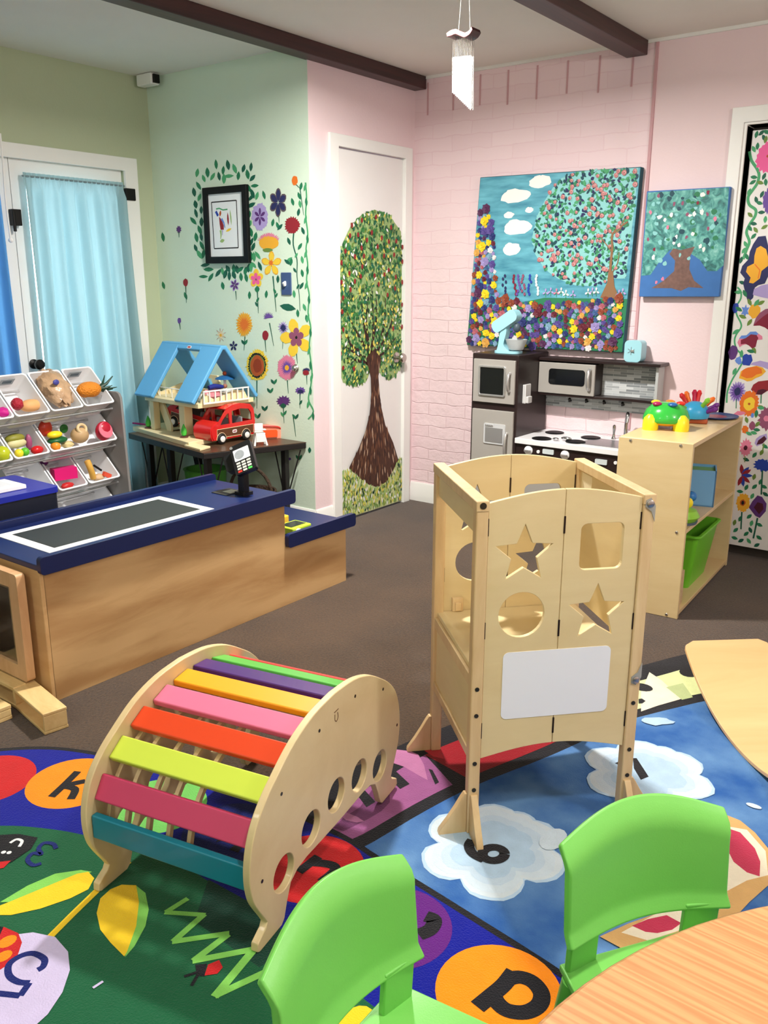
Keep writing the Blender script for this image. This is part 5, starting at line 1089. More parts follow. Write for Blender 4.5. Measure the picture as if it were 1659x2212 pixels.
def rc(b, p, r, y0, y1, rad=.008):
    (x0, z1), (x1, z0) = p, r; b.prism(rrect(min(x0, x1), max(x0, x1), min(z0, z1), max(z0, z1), rad), y0, y1, 'xz')
b = MB(); (ax, az), (bx, bz) = q(125, 390), q(328, 645)
b.prism(rrect(ax, bx, bz, az, .012), KF-.022, KF-.012, 'xz', [rrect(ax+.011, bx-.011, bz+.011, az-.011, .006)]); b.build('panel_frame', M_SIL2, d1, bevel=.003)
b = MB(); b.box(ax+.01, bx-.01, KF-.0165, KF-.0135, bz+.01, az-.01); b.build('chalkboard', M_BGL, d1, smooth=0)
def handle(x, z0, z1, y, par, w=.016):
    b = MB(); b.tube(smooth_pts([(x, y, z0), (x, y-.016, z0+.012), (x, y-.024, (z0+z1)/2), (x, y-.016, z1-.012), (x, y, z1)], 5), w*.5, 10); b.build('handle', M_SIL2, par, smooth=60)
hx_, hz1 = q(365, 455); _, hz0 = q(360, 600); handle(hx_, hz0, hz1, KF-.014, d1)
hx_, hz1 = q(340, 925); handle(hx_, hz1-.14, hz1, KF-.014, d2)
(ax, az), (bx, bz) = q(165, 840), q(325, 1018)
b = MB(); b.prism(rrect(ax, bx, bz, az, .008), KF-.019, KF-.013, 'xz'); disp = b.build('ice_dispenser', mat('pale_grey_plastic', (196, 198, 200), .3), d2, bevel=.003)
b = MB(); b.box(ax+.010, bx-.014, KF-.0205, KF-.0188, bz+.010, az-.022); b.build('recess', M_SIL2, disp, smooth=0)
for k in range(4):
    b = MB(); b.lathe([(.005, 0), (.005, .005), (0, .006)], 10, (ax+.016+k*.0125, KF-.019, az-.010), rotx(PI/2)); b.build('button', M_SIL2, disp)
# phone holder on the fridge's side
pz = at_x(1135, 850, KX1).z; py_ = at_x(1135, 850, KX1).y
b = MB(); b.box(KX1, KX1+.012, py_-.035, py_+.04, pz-.05, pz+.05); b.box(KX1+.012, KX1+.034, py_-.03, py_+.015, pz-.048, pz-.012); b.box(KX1+.012, KX1+.02, py_-.035, py_-.025, pz-.05, pz+.05); b.build('phone_cradle', mat('light_grey_plastic', (206, 206, 206), .35), K_, bevel=.004)
# microwave and shelf
MYF = 4.30; mxr = at_y(1288, 790, MYF).x; mz1, mz0 = at_y(1166, 780, MYF).z, at_y(1162, 846, MYF).z
b = MB(); b.box(KX1, mxr, MYF+.002, YB-.012, mz0, mz1); b.build('microwave_cabinet', M_ESP, K_, bevel=.002)
b = MB(); b.box(KX1+.002, mxr, MYF-.012, MYF+.002, mz0, mz1-.002); mw = b.build('microwave_door', M_SIL, K_, bevel=.003)
def qm(x, y): v = at_y(1000+x*.2773, 680+y*.2773, MYF-.013); return v.x, v.z
(ax, az), (bx, bz) = qm(672, 416), qm(945, 560)
b = MB(); b.prism(rrect(ax, bx, bz, az, .016), MYF-.0145, MYF-.011, 'xz'); b.build('window', M_BGL, mw, smooth=0)
hx_, hz1 = qm(990, 428); _, hz0 = qm(985, 585); handle(hx_, hz0, hz1, MYF-.012, mw, .02)
b = MB(); b.box(KX1, KXR+.02, MYF-.012, YB-.003, .945, .962); b.build('top_shelf', M_ESP, K_, bevel=.003)
b = MB(); n_ = 12
b.prism([(KX1, YB-.012), (KX1, MYF-.004)]+[(mxr+(KXR-mxr)*k/n_, MYF-.004+.025*math.sin(PI*k/n_)) for k in range(n_+1)]+[(KXR, YB-.012)], mz0-.014, mz0, 'xy'); b.build('lower_shelf', M_ESP, K_, bevel=.002)
def tile_mat():
    m = bpy.data.materials.new('grey_mosaic_tile'); m.use_nodes = True; nt = m.node_tree; N = nt.nodes; L = nt.links; bb = N['Principled BSDF']; bb.inputs['Roughness'].default_value = .25
    tc = N.new('ShaderNodeTexCoord'); sp = N.new('ShaderNodeSeparateXYZ'); cb = N.new('ShaderNodeCombineXYZ'); L.new(tc.outputs['Object'], sp.inputs[0]); L.new(sp.outputs['X'], cb.inputs['X']); L.new(sp.outputs['Z'], cb.inputs['Y'])
    br_ = N.new('ShaderNodeTexBrick'); br_.inputs['Scale'].default_value = 1; br_.inputs['Brick Width'].default_value = .075; br_.inputs['Row Height'].default_value = .0125; br_.inputs['Mortar Size'].default_value = .0006
    br_.inputs['Color1'].default_value = (*lin((206, 210, 212)), 1); br_.inputs['Color2'].default_value = (*lin((118, 124, 128)), 1); br_.inputs['Mortar'].default_value = (*lin((226, 228, 228)), 1); br_.offset_frequency = 2
    L.new(cb.outputs[0], br_.inputs['Vector']); L.new(br_.outputs['Color'], bb.inputs['Base Color']); return m
M_TILE = tile_mat()
b = MB(); b.box(KX1+.001, KXR-.002, YB-.022, YB-.012, .69, mz1); b.build('backsplash', M_TILE, K_, smooth=0)
b = MB(); b.box(KXR-.012, KXR+.003, MYF+.02, YB-.012, .69, .946); b.build('side_panel', mat('pale_grey_laminate', (186, 190, 190), .4), K_, bevel=.002)
for k in range(4):
    v = at_y((1232, 1268, 1306, 1346)[k], (866, 868, 871, 875)[k], YB-.03)
    b = MB(); b.tube([(v.x, YB-.022, v.z), (v.x, YB-.045, v.z), (v.x+.004, YB-.05, v.z+.012)], .005, 8); b.ball((v.x+.004, YB-.05, v.z+.012), .008, 10, 8); b.build('hook', M_DARKMETAL, K_)
# counter, stove
b = MB(); b.box(KX1, KXR, KF+.005, YB-.012, 0, .522); b.build('stove_cabinet', M_ESP, K_, bevel=.003)
b = MB(); b.box(KX1, KXR+.01, KF-.01, YB-.006, .524, .553); b.build('counter_top', M_WTOP, K_, bevel=.003)
for px2, py2 in ((1180, 940), (1202, 935), (1244, 953), (1275, 944)):
    v = at_z(px2, py2, .556); v = at_z(*(((1170, 947), (1198, 934), (1243, 954), (1276, 945))[((1180, 940), (1202, 935), (1244, 953), (1275, 944)).index((px2, py2))]), .556)
    b = MB()
    b.lathe([(.05, .553), (.052, .557), (.046, .559), (.040, .557), (.032, .559), (.026, .557), (.016, .559), (0, .559)], 28, (v.x, v.y, 0)); b.build('burner', M_BLK, K_)
v = at_z(1225, 950, .56); b = MB(); b.ball((v.x, v.y-.01, .568), (.03, .012, .010), 12, 8); b.ball((v.x-.05, v.y-.03, .563), (.018, .012, .008), 12, 8); b.build('burner_grate', M_CHROME, K_)
v0 = at_y(1290, 975, KF-.01)
b = MB(); b.box(-1.86, -1.60, 4.10, 4.30, .5525, .5545); b.build('sink', mat('sink_steel', (150, 154, 158), .3, .8), K_)
fv = at_y(1352, 930, 4.34)
b = MB(); b.lathe([(.018, 0), (.016, .015), (.011, .02), (.011, .06)], 14, (fv.x, 4.34, .553)); b.tube(smooth_pts([(fv.x, 4.34, .60), (fv.x, 4.34, .66), (fv.x+.01, 4.325, .695), (fv.x+.02, 4.30, .69), (fv.x+.024, 4.29, .655)], 6), .010, 12); fa = b.build('faucet', M_CHROME, K_)
b = MB(); lv = at_y(1327, 925, 4.34); b.lathe([(.013, 0), (.008, .012), (.006, .03), (.010, .05), (.008, .07), (0, .075)], 12, (lv.x, 4.34, .555)); b.build('tap_lever', M_CHROME, K_)
for px2, py2 in ((1141, 973), (1220, 983)):
    v = at_y(px2, py2, KF-.002)
    b = MB(); b.lathe([(.024, 0), (.024, .006), (.020, .008), (.020, .012), (0, .012)], 24, (v.x, KF+.004, v.z), rotx(PI/2)); kn = b.build('knob', M_WTOP, K_)
    b = MB(); b.box(v.x-.018, v.x+.018, KF-.020, KF-.008, v.z-.005, v.z+.005, None); b.build('knob_grip', M_SIL2, kn, bevel=.002)
for px2, py2 in ((1183, 976), (1297, 998)):
    v = at_y(px2, py2, KF-.002)
    b = MB(); b.prism(rrect(v.x-.030, v.x+.034, v.z-.013, v.z+.013, .005), KF-.002, KF+.006, 'xz'); b.build('clock_panel', mat('pale_display', (204, 214, 216), .3), K_, smooth=0)
for px2, py2 in ((1162, 976), (1329, 1000)):
    v = at_y(px2, py2, KF-.002); b = MB(); b.lathe([(.009, 0), (.009, .005), (0, .006)], 14, (v.x, KF+.004, v.z), rotx(PI/2)); b.build('indicator', M_WTOP, K_)
b = MB(); b.box(-2.16, -1.82, KF-.008, KF+.006, .08, .42); b.build('oven_door', M_SIL, K_, bevel=.003)
# stand mixer
v = at_y(1098, 768, 4.14)
MX = thing('toy_mixer', 'pale blue toy stand mixer with raised head on top of the play fridge', 'toy mixer', (v.x, 4.14, .986))
M_AQ = mat('pale_aqua_plastic', (160, 214, 226), .3)
b = MB(); b.prism(rrect(-.072, .072, -.045, .045, .03), 0, .014, 'xy'); b.build('base', M_AQ, MX, local=True, bevel=.004)
b = MB(); b.prism([(p[0], p[1]) for p in smooth_pts([(-.062, .012), (-.052, .05), (-.046, .10), (-.035, .135), (-.012, .135), (-.006, .11), (-.016, .07), (-.018, .04), (.012, .012)], 4)], -.022, .022, 'xz'); b.build('column', M_AQ, MX, local=True, smooth=50, bevel=.006)
b = MB(); Rm = roty(-math.radians(33)); b.prism(rrect(-.075, .085, -.032, .032, .026, 7), -.03, .03, fn=lambda p_, q_, o_: tuple(Vector((-.022, 0, .165))+Rm @ Vector((p_, o_, q_)))); hd = b.build('head', M_AQ, MX, local=True, bevel=.008)
b = MB(); b.ball((.045, 0, .135), (.02, .02, .026), 12, 8); b.build('beater', mat('beater_grey', (70, 84, 96), .4), MX, local=True)
b = MB(); b.lathe([(.022, .016), (.038, .022), (.05, .05), (.058, .075), (.055, .075), (.046, .05), (.034, .026), (0, .022)], 24, (.045, 0, 0)); b.build('bowl', mat('frosted_plastic', (214, 220, 222), .3, trans=.35), MX, local=True)
v = at_z(1387, 778, .962)
TO = thing('toy_toaster', 'pale blue toy toaster on the shelf above the play sink', 'toy toaster', (v.x, 4.345, .962))
b = MB(); b.prism(rrect(-.045, .045, 0, .108, .022, 6), -.035, .035, 'xz'); b.build('body', M_AQ, TO, local=True, bevel=.007)
b = MB(); b.box(-.008, .008, -.042, -.034, .05, .062); b.build('lever', M_SIL2, TO, local=True, bevel=.002)
b = MB()
for a in range(3): b.cbox((-.008, -.0355, .055), (.003, .002, .04), roty(a*PI/3))
b.build('starburst', mat('silver_print', (120, 140, 150), .4), TO, local=True, smooth=0)
# ------------------------------------------------------------------ corner table and dollhouse
ZT = .5
TQ = [(-4.2, 3.075), (-3.385, 2.93), (-3.18, 3.488), (-4.08, 3.488)]
CT = thing('folding_table', 'dark brown activity table with black legs in the corner under the dollhouse', 'table', (-3.72, 3.25, 0))
M_WALN = wood('walnut_laminate', (92, 68, 48), (64, 46, 34), (1.5, 8, 8), 2, .4); M_EDGE = mat('black_table_edge', (26, 22, 22), .5)
b = MB(); b.prism(TQ, ZT-.003, ZT, 'xy'); b.build('tabletop', M_WALN, CT, smooth=0)
b = MB(); b.prism(TQ, ZT-.034, ZT-.003, 'xy'); b.build('table_edge', M_EDGE, CT, bevel=.004)
for x, y in ((-4.08, 3.13), (-3.45, 3.01), (-3.28, 3.42), (-4.0, 3.42), (-3.86, 3.10)):
    b = MB(); b.box(x-.016, x+.016, y-.016, y+.016, 0, ZT-.034); o = b.build('leg', M_EDGE, CT, bevel=.002)
    for s in (-1, 1):
        b = MB(); b.tube([(x+.01*s, y, .18), (x+.10*s, y+.02, ZT-.036)], .004, 6); b.build('brace', M_EDGE, o)
O_ = (-3.575, 3.02); YAWH = 1.48
DH = thing('dollhouse', 'blue roofed cream plastic dollhouse on the corner table', 'dollhouse', (*O_, ZT), YAWH)
M_ROOF = mat('blue_roof_plastic', (96, 170, 220), .4, bump=.02, bscale=300); M_CRM = mat('cream_house_plastic', (240, 222, 176), .45); M_WPL = mat('white_toy_plastic', (244, 242, 236), .4)
WH, LH, ZE, ZR = .456, .532, .233, .518
def dh(x, y, z_): q_ = wm(DH) @ Vector((x, y, z_)); return (q_.x, q_.y, q_.z)
def hl(P_): return wm(DH).inverted() @ Vector(P_)
b = MB(); b.prism([(-3.572, 2.992), (-4.235, 3.135), (-4.20, 3.47), (-3.572, 3.47)], ZT, ZT+.026, 'xy'); b.prism([(-3.44, 2.955), (-3.60, 2.985), (-3.60, 3.045), (-3.46, 3.045)], ZT, ZT+.012, 'xy'); b.build('base', M_CRM, DH, bevel=.003)
FL0, FL1 = .196, .222
b = MB(); b.box(.05, .43, .0, LH-.02, FL0, FL1); b.build('upper_floor', M_CRM, DH, local=True, bevel=.004)
p1 = hl(at_z(402, 941, ZT+.026)); p2 = hl(at_z(333, 922, ZT+.026))
def pil(x, y, w_=.042):
    b = MB(); b.box(x-w_/2, x+w_/2, y-w_/2, y+w_/2, .026, FL0); b.build('pillar', M_CRM, DH, local=True, bevel=.005)
pil(p1.x+.02, p1.y+.02, .055); pil(.39, p1.y+.02, .05); pil(.10, LH-.04); pil(.39, LH-.04)
b = MB(); b.box(.405, .418, p1.y, LH-.03, .026, FL0); b.build('back_wall', M_CRM, DH, local=True)
b = MB(); b.prism([(.20, FL1), (.50, FL1), (.47, .33), (.25, .33)], .37, .382, 'yz', [[(.29, .245), (.41, .245), (.40, .31), (.30, .31)]]); b.build('upper_wall', M_CRM, DH, local=True)
for y0 in (.002, LH-.03):
    b = MB(); b.prism([(.07, FL1), (.39, FL1), (.365, .268), (.30, .275), (.16, .236), (.09, .275)], y0, y0+.010, 'xz'); b.build('gable_sill', M_CRM, DH, local=True)
b = MB(); th = .024
def sl(side, y0, y1, t0, t1):
    xa, za, xb, zb = 0, ZE, WH/2-.02, ZR
    p = [Vector((xa+(xb-xa)*t, za+(zb-za)*t)) for t in (t0, t1)]; n = Vector((zb-za, -(xb-xa))).normalized()*th
    quad = [p[0], p[1], p[1]+n, p[0]+n]
    if side: quad = [Vector((WH-v.x, v.y)) for v in quad]
    b.prism([tuple(v) for v in quad], y0, y1, 'xz')
for s in (0, 1):
    sl(s, -.015, .155, 0, 1); sl(s, LH-.165, LH+.01, 0, 1); sl(s, .15, LH-.16, .90, 1)
b.box(WH/2-.024, WH/2+.024, -.015, LH+.01, ZR-.022, ZR+.002)
b.build('roof', M_ROOF, DH, local=True, bevel=.008)
bc = Vector((WH/2-.033, LH*.48, ZR-.018)); be = Vector((-(ZR-ZE), 0, WH/2-.02)).normalized(); bd_ = Vector((WH/2-.02, 0, ZR-ZE)).normalized()
bf = lambda p_, q_, o_: tuple(bc+Vector((0, -1, 0))*p_+bd_*q_+be*o_)
b = MB(); b.prism(rrect(-.018, .018, -.009, .009, .008), -.002, .002, fn=bf); lb = b.build('maker_badge', mat('badge_white', (232, 226, 226), .4), DH, local=True, smooth=0)
b = MB(); b.prism(rrect(-.013, .013, -.0045, .0045, .004), .002, .0026, fn=bf); b.build('badge_red', mat('badge_red_ink', (190, 50, 50), .5), lb, local=True, smooth=0)
b = MB(); b.box(.075, .385, -.018, -.010, .282, .289); b.box(.075, .385, -.018, -.010, FL1-.004, FL1+.004)
for k in range(9): x = .079+k*.0378; b.box(x-.003, x+.003, -.017, -.011, FL1, .286)
b.build('balcony_rail', M_WPL, DH, local=True)
b = MB(); b.tube([(.10, LH-.03, .275), (.10, .18, .275)], .003, 6)
for k in range(6): b.tube([(.10, .19+k*.06, FL1), (.10, .19+k*.06, .275)], .0025, 6)
b.build('side_rail', M_WPL, DH, local=True)
# stairs: outline measured on the house front
fpP = at_z(402, 941, ZT+.026); fq = at_z(333, 922, ZT+.026); fd = (fq-fpP); fd.z = 0; fd.normalize(); fn_ = Vector((fd.y, -fd.x, 0)); fn_ = fn_ if fn_.dot(EYE-fpP) > 0 else -fn_
def fr_(x, y):
    v = at_pl(260+x*.1808, 720+y*.1808, fpP, fn_); return ((v-fpP).dot(fd), v.z-ZT)
sp_ = [fr_(*p) for p in [(372, 700), (436, 690), (540, 900), (605, 1080), (612, 1235), (562, 1228), (548, 1120), (480, 930), (425, 810), (372, 770)]]
ff = lambda p_, q_, o_: tuple(Vector((fpP.x, fpP.y, ZT+max(q_, .026)))+fd*p_-fn_*o_)
b = MB(); b.prism(sp_, .0, .012, fn=ff); b.prism(sp_, .075, .087, fn=ff)
ax_, az_ = fr_(450, 760); bx_, bz_ = fr_(590, 1180)
for k in range(7):
    f = k/6; cx_, cz_ = ax_+(bx_-ax_)*f, az_+(bz_-az_)*f; b.prism([(cx_-.018, cz_), (cx_+.014, cz_), (cx_+.014, cz_-.008), (cx_-.018, cz_-.008)], .012, .075, fn=ff)
b.build('stairs', M_CRM, DH)
wx_, wz_ = fr_(408, 790); b = MB(); b.prism([(wx_-.006, .026), (wx_+.006, .026), (wx_+.006, wz_), (wx_-.006, wz_)], -.012, -.002, fn=ff); b.build('white_post', M_WPL, DH)
# furniture and dolls in the house
t = thing('toy_parasol_table', 'white doll table with a blue parasol on the upper floor of the dollhouse', 'toy table', dh(.31, .10, FL1))
b = MB(); b.lathe([(.03, 0), (.03, .006), (.006, .01), (.006, .03), (.045, .034), (.048, .04), (0, .041)], 20); b.build('table', M_WPL, t, local=True)
b = MB(); b.tube([(0, 0, .04), (0, 0, .115)], .008, 10); b.build('pole', M_WPL, t, local=True)
b = MB(); b.lathe([(.055, .105), (.05, .112), (.02, .124), (0, .126)], 20); b.build('parasol', mat('parasol_blue', (36, 96, 150), .4), t, local=True)
b = MB(); b.ball((.0, .0, .136), .012, 12, 8); b.build('finial', mat('orange_finial', (232, 96, 40), .4), t, local=True)
t = thing('toy_armchair', 'pink doll armchair behind the white dollhouse balcony rail', 'toy chair', dh(.20, .05, FL1), YAWH)
M_PKT = mat('doll_pink_plastic', (226, 148, 156), .5)
b = MB(); b.box(-.05, .05, -.025, .03, 0, .03); b.build('seat', M_PKT, t, local=True, bevel=.006)
b = MB(); b.box(-.05, .05, .018, .032, .02, .06); b.build('backrest', M_PKT, t, local=True, bevel=.006)
t = thing('toy_doll', 'doll in navy and light blue clothes lying across the pink doll armchair', 'doll', dh(.22, .055, FL1+.072), YAWH)
b = MB(); b.tube([(-.055, 0, 0), (-.02, 0, .006), (.02, 0, .0), (.04, 0, -.002)], [.012, .014, .013, .009], 10); b.build('clothes', [mat('doll_navy_cloth', (24, 40, 130), .7)], t, local=True)
b = MB(); b.ball((.055, 0, 0), .013, 12, 8); b.build('head', mat('doll_skin', (150, 100, 80), .6), t, local=True)
t = thing('toy_crib', 'white doll crib behind the left end of the dollhouse balcony rail', 'toy crib', dh(.115, .045, FL1), YAWH)
b = MB(); b.box(-.024, .024, -.016, .02, .014, .022)
for x in (-.022, .022):
    for y in (-.014, .018): b.box(x-.003, x+.003, y-.003, y+.003, 0, .045)
b.box(-.024, .024, .016, .02, .02, .045); b.build('crib_frame', M_WPL, t, local=True)
# trees
for (x, y), w_ in (((321, 925), 'at the left end'), ((398, 942), 'in front of the near pillar')):
    v = at_z(x, y, ZT+.026) if x < 350 else at_z(x, y+3, ZT+.026)
    t = thing('toy_tree', 'small green toy tree on the dollhouse base '+w_, 'toy tree', v, 0, 'toy trees by the dollhouse')
    b = MB(); b.lathe([(.022, 0), (.024, .004), (.018, .008), (0, .008)], 16); b.build('pot_disc', mat('tree_disc_brown', (96, 56, 50), .5), t, local=True)
    b = MB(); b.lathe([(.004, .008), (.012, .012), (.0165, .028), (.014, .044), (.008, .06), (.002, .074), (0, .075)], 18); b.build('crown', mat('toy_tree_green', (74, 190, 66), .4), t, local=True)
s0, s1 = at_z(287, 914, ZT+.031), at_z(316, 917, ZT+.031)
b = MB(); b.tube([s0, s1], .005, 8); tag(b.build('toy_stick', mat('magenta_plastic', (206, 40, 130), .4)), 'thin magenta toy stick at the left end of the dollhouse base', 'toy')
# red toy vans
M_RED = mat('red_van_plastic', (206, 32, 32), .22, coat=.5); M_GREYS = mat('grey_seat_plastic', (130, 130, 136), .5); M_TYRE = mat('tyre_black', (24, 22, 22), .6); M_BRN = mat('wood_grain_decal', (92, 56, 34), .5, var=.25, vscale=50); M_OUT = mat('decal_cream_line', (236, 204, 164), .5)
def van(label, loc, rot):
    t = thing('toy_van', label, 'toy van', loc, 0, 'red toy vans by the dollhouse', rot)
    S_ = [(-.15, .028), (-.158, .10), (-.150, .16), (-.128, .19), (-.06, .202), (.0, .198), (.05, .178), (.098, .125), (.135, .105), (.152, .085), (.152, .05), (.14, .026)]
    S_ = [tuple(p[:2]) for p in smooth_pts(S_, 4)]
    win1 = [(.025, .105), (.092, .105), (.075, .13), (.045, .158), (.03, .163)]; win2 = [(.008, .105), (.008, .172), (-.055, .180), (-.115, .172), (-.132, .15), (-.136, .108)]
    body = MB()
    for y0 in (-.074, .066): body.prism(S_, y0, y0+.008, 'xz', [win1, win2])
    # skin across the width: nose, hood, roof strip, rear
    def strip(pts, y0=-.07, y1=.07, th=.008):
        def fn(u, v):
            s = u*(len(pts)-1); i = min(int(s), len(pts)-2); p = Vector(pts[i]).lerp(Vector(pts[i+1]), s-i); return (p.x, y0+(y1-y0)*v, p.y)
        body.grid(fn, (len(pts)-1)*2, 4, th)
    strip([(.14, .027), (.152, .05), (.152, .085), (.135, .105), (.104, .118)]); strip([(.045, .179), (.0, .197), (-.06, .201)]); strip([(-.06, .201), (-.128, .189), (-.148, .165)], -.07, -.05); strip([(-.06, .201), (-.128, .189), (-.148, .165)], .05, .07)
    strip([(-.157, .105), (-.152, .06), (-.15, .028)]); strip([(-.148, .168), (-.155, .12)], -.07, -.045); strip([(-.148, .168), (-.155, .12)], .045, .07)
    strip([(-.15, .032), (.14, .032)])
    body.build('body', M_RED, t, local=True, smooth=50)
    for x in (.03, -.055):
        b = MB(); b.box(x-.03, x+.012, -.055, .055, .05, .085); b.box(x-.032, x-.02, -.055, .055, .08, .13); b.build('seat', M_GREYS, t, local=True, bevel=.006)
    b = MB(); b.box(.075, .12, -.06, .06, .06, .112); b.build('dashboard', M_GREYS, t, local=True, bevel=.006)
    for s in (-1, 1):
        b = MB(); y = s*.0745
        b.prism([(-.145, .036), (-.145, .083), (.118, .083), (.118, .036)], min(y, y+s*.001), max(y, y+s*.001), 'xz'); dc = b.build('wood_decal', M_BRN, t, local=True, smooth=0)
        b = MB(); yy = y+s*.0013
        fr = [(-.145, .036), (-.145, .083), (.118, .083), (.118, .036), (.112, .036)]
        arc1 = [(.0885+.034*math.cos(a), .026+.038*math.sin(a)) for a in [PI*k/10 for k in range(11)]]; arc2 = [(p[0]-.177, p[1]) for p in arc1]
        b.tube([(p[0], yy, p[1]) for p in [(-.145, .036), (-.145, .083), (.118, .083), (.118, .05)]], .0016, 6); b.tube([(p[0], yy, p[1]) for p in arc1], .0016, 6); b.tube([(p[0], yy, p[1]) for p in arc2], .0016, 6); b.tube([(.054, yy, .036), (-.054, yy, .036)], .0016, 6)
        b.build('decal_outline', M_OUT, dc, local=True)
        b = MB(); b.prism(rrect(-.022, .010, .052, .070, .007), min(y+s*.0012, y+s*.0022), max(y+s*.0012, y+s*.0022), 'xz'); bd = b.build('badge', MATS['badge_white'], dc, local=True, smooth=0)
        b = MB(); b.prism(rrect(-.017, .005, .058, .064, .002), min(y+s*.0023, y+s*.0028), max(y+s*.0023, y+s*.0028), 'xz'); b.build('badge_lettering', mat('badge_ink', (150, 60, 80), .5, var=.6, vscale=200), dc, local=True, smooth=0)
    for x in (.0885, -.0885):
        for s in (-1, 1):
            b = MB(); b.lathe([(.0, -.012), (.024, -.012), (.030, -.006), (.030, .006), (.024, .012), (0, .012)], 24, (x, s*.072, .030), rotx(PI/2)); w_ = b.build('wheel', M_TYRE, t, local=True)
            b = MB(); b.lathe([(.017, 0), (.016, .004), (.009, .007), (0, .008)], 20, (x, s*.0838, .030), rotx(-s*PI/2)); b.build('hubcap', M_WPL, w_, local=True)
    return t
v1, v2 = at_z(478, 960, ZT+.0), at_z(532, 950, ZT+.0)
fwd = math.atan2(v1.y-v2.y, v1.x-v2.x); c_ = (v1+v2)/2; n_ = Vector((-math.sin(fwd), math.cos(fwd), 0)); n_ = n_ if n_.dot(EYE-c_) > 0 else -n_
vc = c_-Vector((n_.x, n_.y, 0))*.085
van('red toy van with wood grain sides parked at the front of the corner table', (vc.x+.012, vc.y, ZT), (0, 0, fwd))
q_ = dh(.22, .29, .03)
van('red toy van tipped on its side under the upper floor of the dollhouse', (q_[0], q_[1], q_[2]), (math.radians(4), math.radians(-10), YAWH+PI/2+.2))
# purse, toy high chair
pv = at_z(600, 945, ZT)
t = thing('toy_purse', 'orange and pink toy purse lying at the right of the red van', 'toy purse', (pv.x-.03, pv.y-.02, ZT), .9)
b = MB(); b.prism([tuple(p[:2]) for p in smooth_pts([(-.08, 0), (-.085, .04), (-.06, .066), (.02, .066), (.06, .05), (.075, .02), (.07, 0)], 4)], -.035, .05, 'xz'); b.build('bag', mat('salmon_plush', (244, 150, 124), .7), t, local=True, bevel=.008)
b = MB(); b.prism(rrect(-.07, .03, .008, .05, .01), -.043, -.034, 'xz'); b.build('flap', mat('bright_orange_plastic', (244, 88, 36), .35), t, local=True, bevel=.003)
b = MB(); b.tube(smooth_pts([(-.08, -.03, .05), (-.05, -.04, .072), (.03, -.04, .066), (.05, -.03, .05)], 5), .005, 8); b.build('strap', mat('red_strap', (206, 50, 40), .4), t, local=True)
hv = at_z(567, 962, ZT)
t = thing('toy_highchair', 'white doll high chair between the red van and the orange purse', 'toy chair', (hv.x-.02, hv.y, ZT), 1.0)
b = MB()
for sx2 in (-1, 1):
    for sy2 in (-1, 1): b.tube([(sx2*.034, sy2*.028, 0), (sx2*.02, sy2*.016, .062)], .006, 8)
b.build('leg_frame', M_WPL, t, local=True)
b = MB(); b.box(-.026, .026, -.03, .022, .06, .07); b.box(-.026, .026, -.034, -.026, .02, .06); b.build('seat', M_WPL, t, local=True, bevel=.003)
b = MB(); b.box(-.024, .024, .014, .022, .07, .115); b.build('backrest', M_WPL, t, local=True, bevel=.004)
b = MB(); b.box(-.03, .03, -.04, -.01, .084, .09); b.build('tray', M_WPL, t, local=True, bevel=.003)
# things under the corner table
t = thing('wicker_basket', 'dark wicker basket with a hoop handle under the corner table', 'basket', (-3.33, 3.2, 0), .2)
M_WICK = mat('dark_wicker', (58, 42, 28), .8, bump=1.0, bscale=70, var=.4, vscale=60)
b = MB(); b.lathe([(.11, 0), (.125, .10), (.135, .2), (.14, .26), (.128, .26), (.12, .2), (.10, .012), (0, .012)], 28); b.build('basket_body', M_WICK, t, local=True)
b = MB(); b.tube([(.135*math.cos(a), 0, .24+.15*math.sin(a)) for a in [PI*k/16 for k in range(17)]], .009, 8); b.build('handle', M_WICK, t, local=True)
t = thing('green_tub', 'green plastic tub standing under the corner table by the curtain side', 'tub', (-3.78, 3.28, 0))
b = MB(); b.lathe([(.10, 0), (.12, .30), (.128, .31), (.11, .31), (.095, .01), (0, .01)], 28); b.build('tub_body', mat('leaf_green_plastic', (84, 160, 60), .4), t, local=True)
# ------------------------------------------------------------------ card reader, scanner, register
cp = at_z(527, 1068, .4842)
t = thing('card_reader', 'black toy card reader on a post at the far end of the checkout counter', 'card reader', (cp.x, cp.y, .4842))
M_BPL = mat('black_plastic', (22, 22, 24), .4)
b = MB(); b.prism(rrect(-.03, .03, -.028, .028, .006), .0, .014, 'xy'); b.build('foot', M_BPL, t, local=True, bevel=.003)
b = MB(); b.prism(rrect(-.019, .019, -.017, .017, .006), .012, .145, 'xy'); b.build('post', M_BPL, t, local=True, bevel=.003)
hc = at_pl(527, 990, (cp.x+.015, cp.y, 0), Vector((CF.x, CF.y, 0)).normalized())-Vector((cp.x, cp.y, .4842))
wv = (CR*.89+CU*.36-CF*.18).normalized(); lv_ = (CR*.52-CU*.72-CF*.42); lv_ = (lv_-wv*lv_.dot(wv)).normalized(); nv_ = wv.cross(lv_); nv_ = nv_ if nv_.dot(CF) < 0 else -nv_
dev = lambda p_, q_, o_: tuple(hc+wv*(p_*1.12)+lv_*(q_*1.12)+nv_*o_)
b = MB(); b.prism(rrect(-.043, .043, -.062, .062, .009), -.012, .012, fn=dev); hd = b.build('terminal', M_BPL, t, local=True, bevel=.003)
b = MB(); b.prism(rrect(-.033, .031, -.040, .008, .003), .012, .0128, fn=dev); b.build('screen', mat('screen_grey', (214, 218, 220), .2, var=.2, vscale=12), hd, local=True, smooth=0)
b = MB(); b.prism(circ(-.010, -.016, .020, 18, .018), .0128, .0132, fn=dev); b.build('screen_print', mat('screen_print_grey', (150, 156, 160), .3, var=.3, vscale=60), hd, local=True, smooth=0)
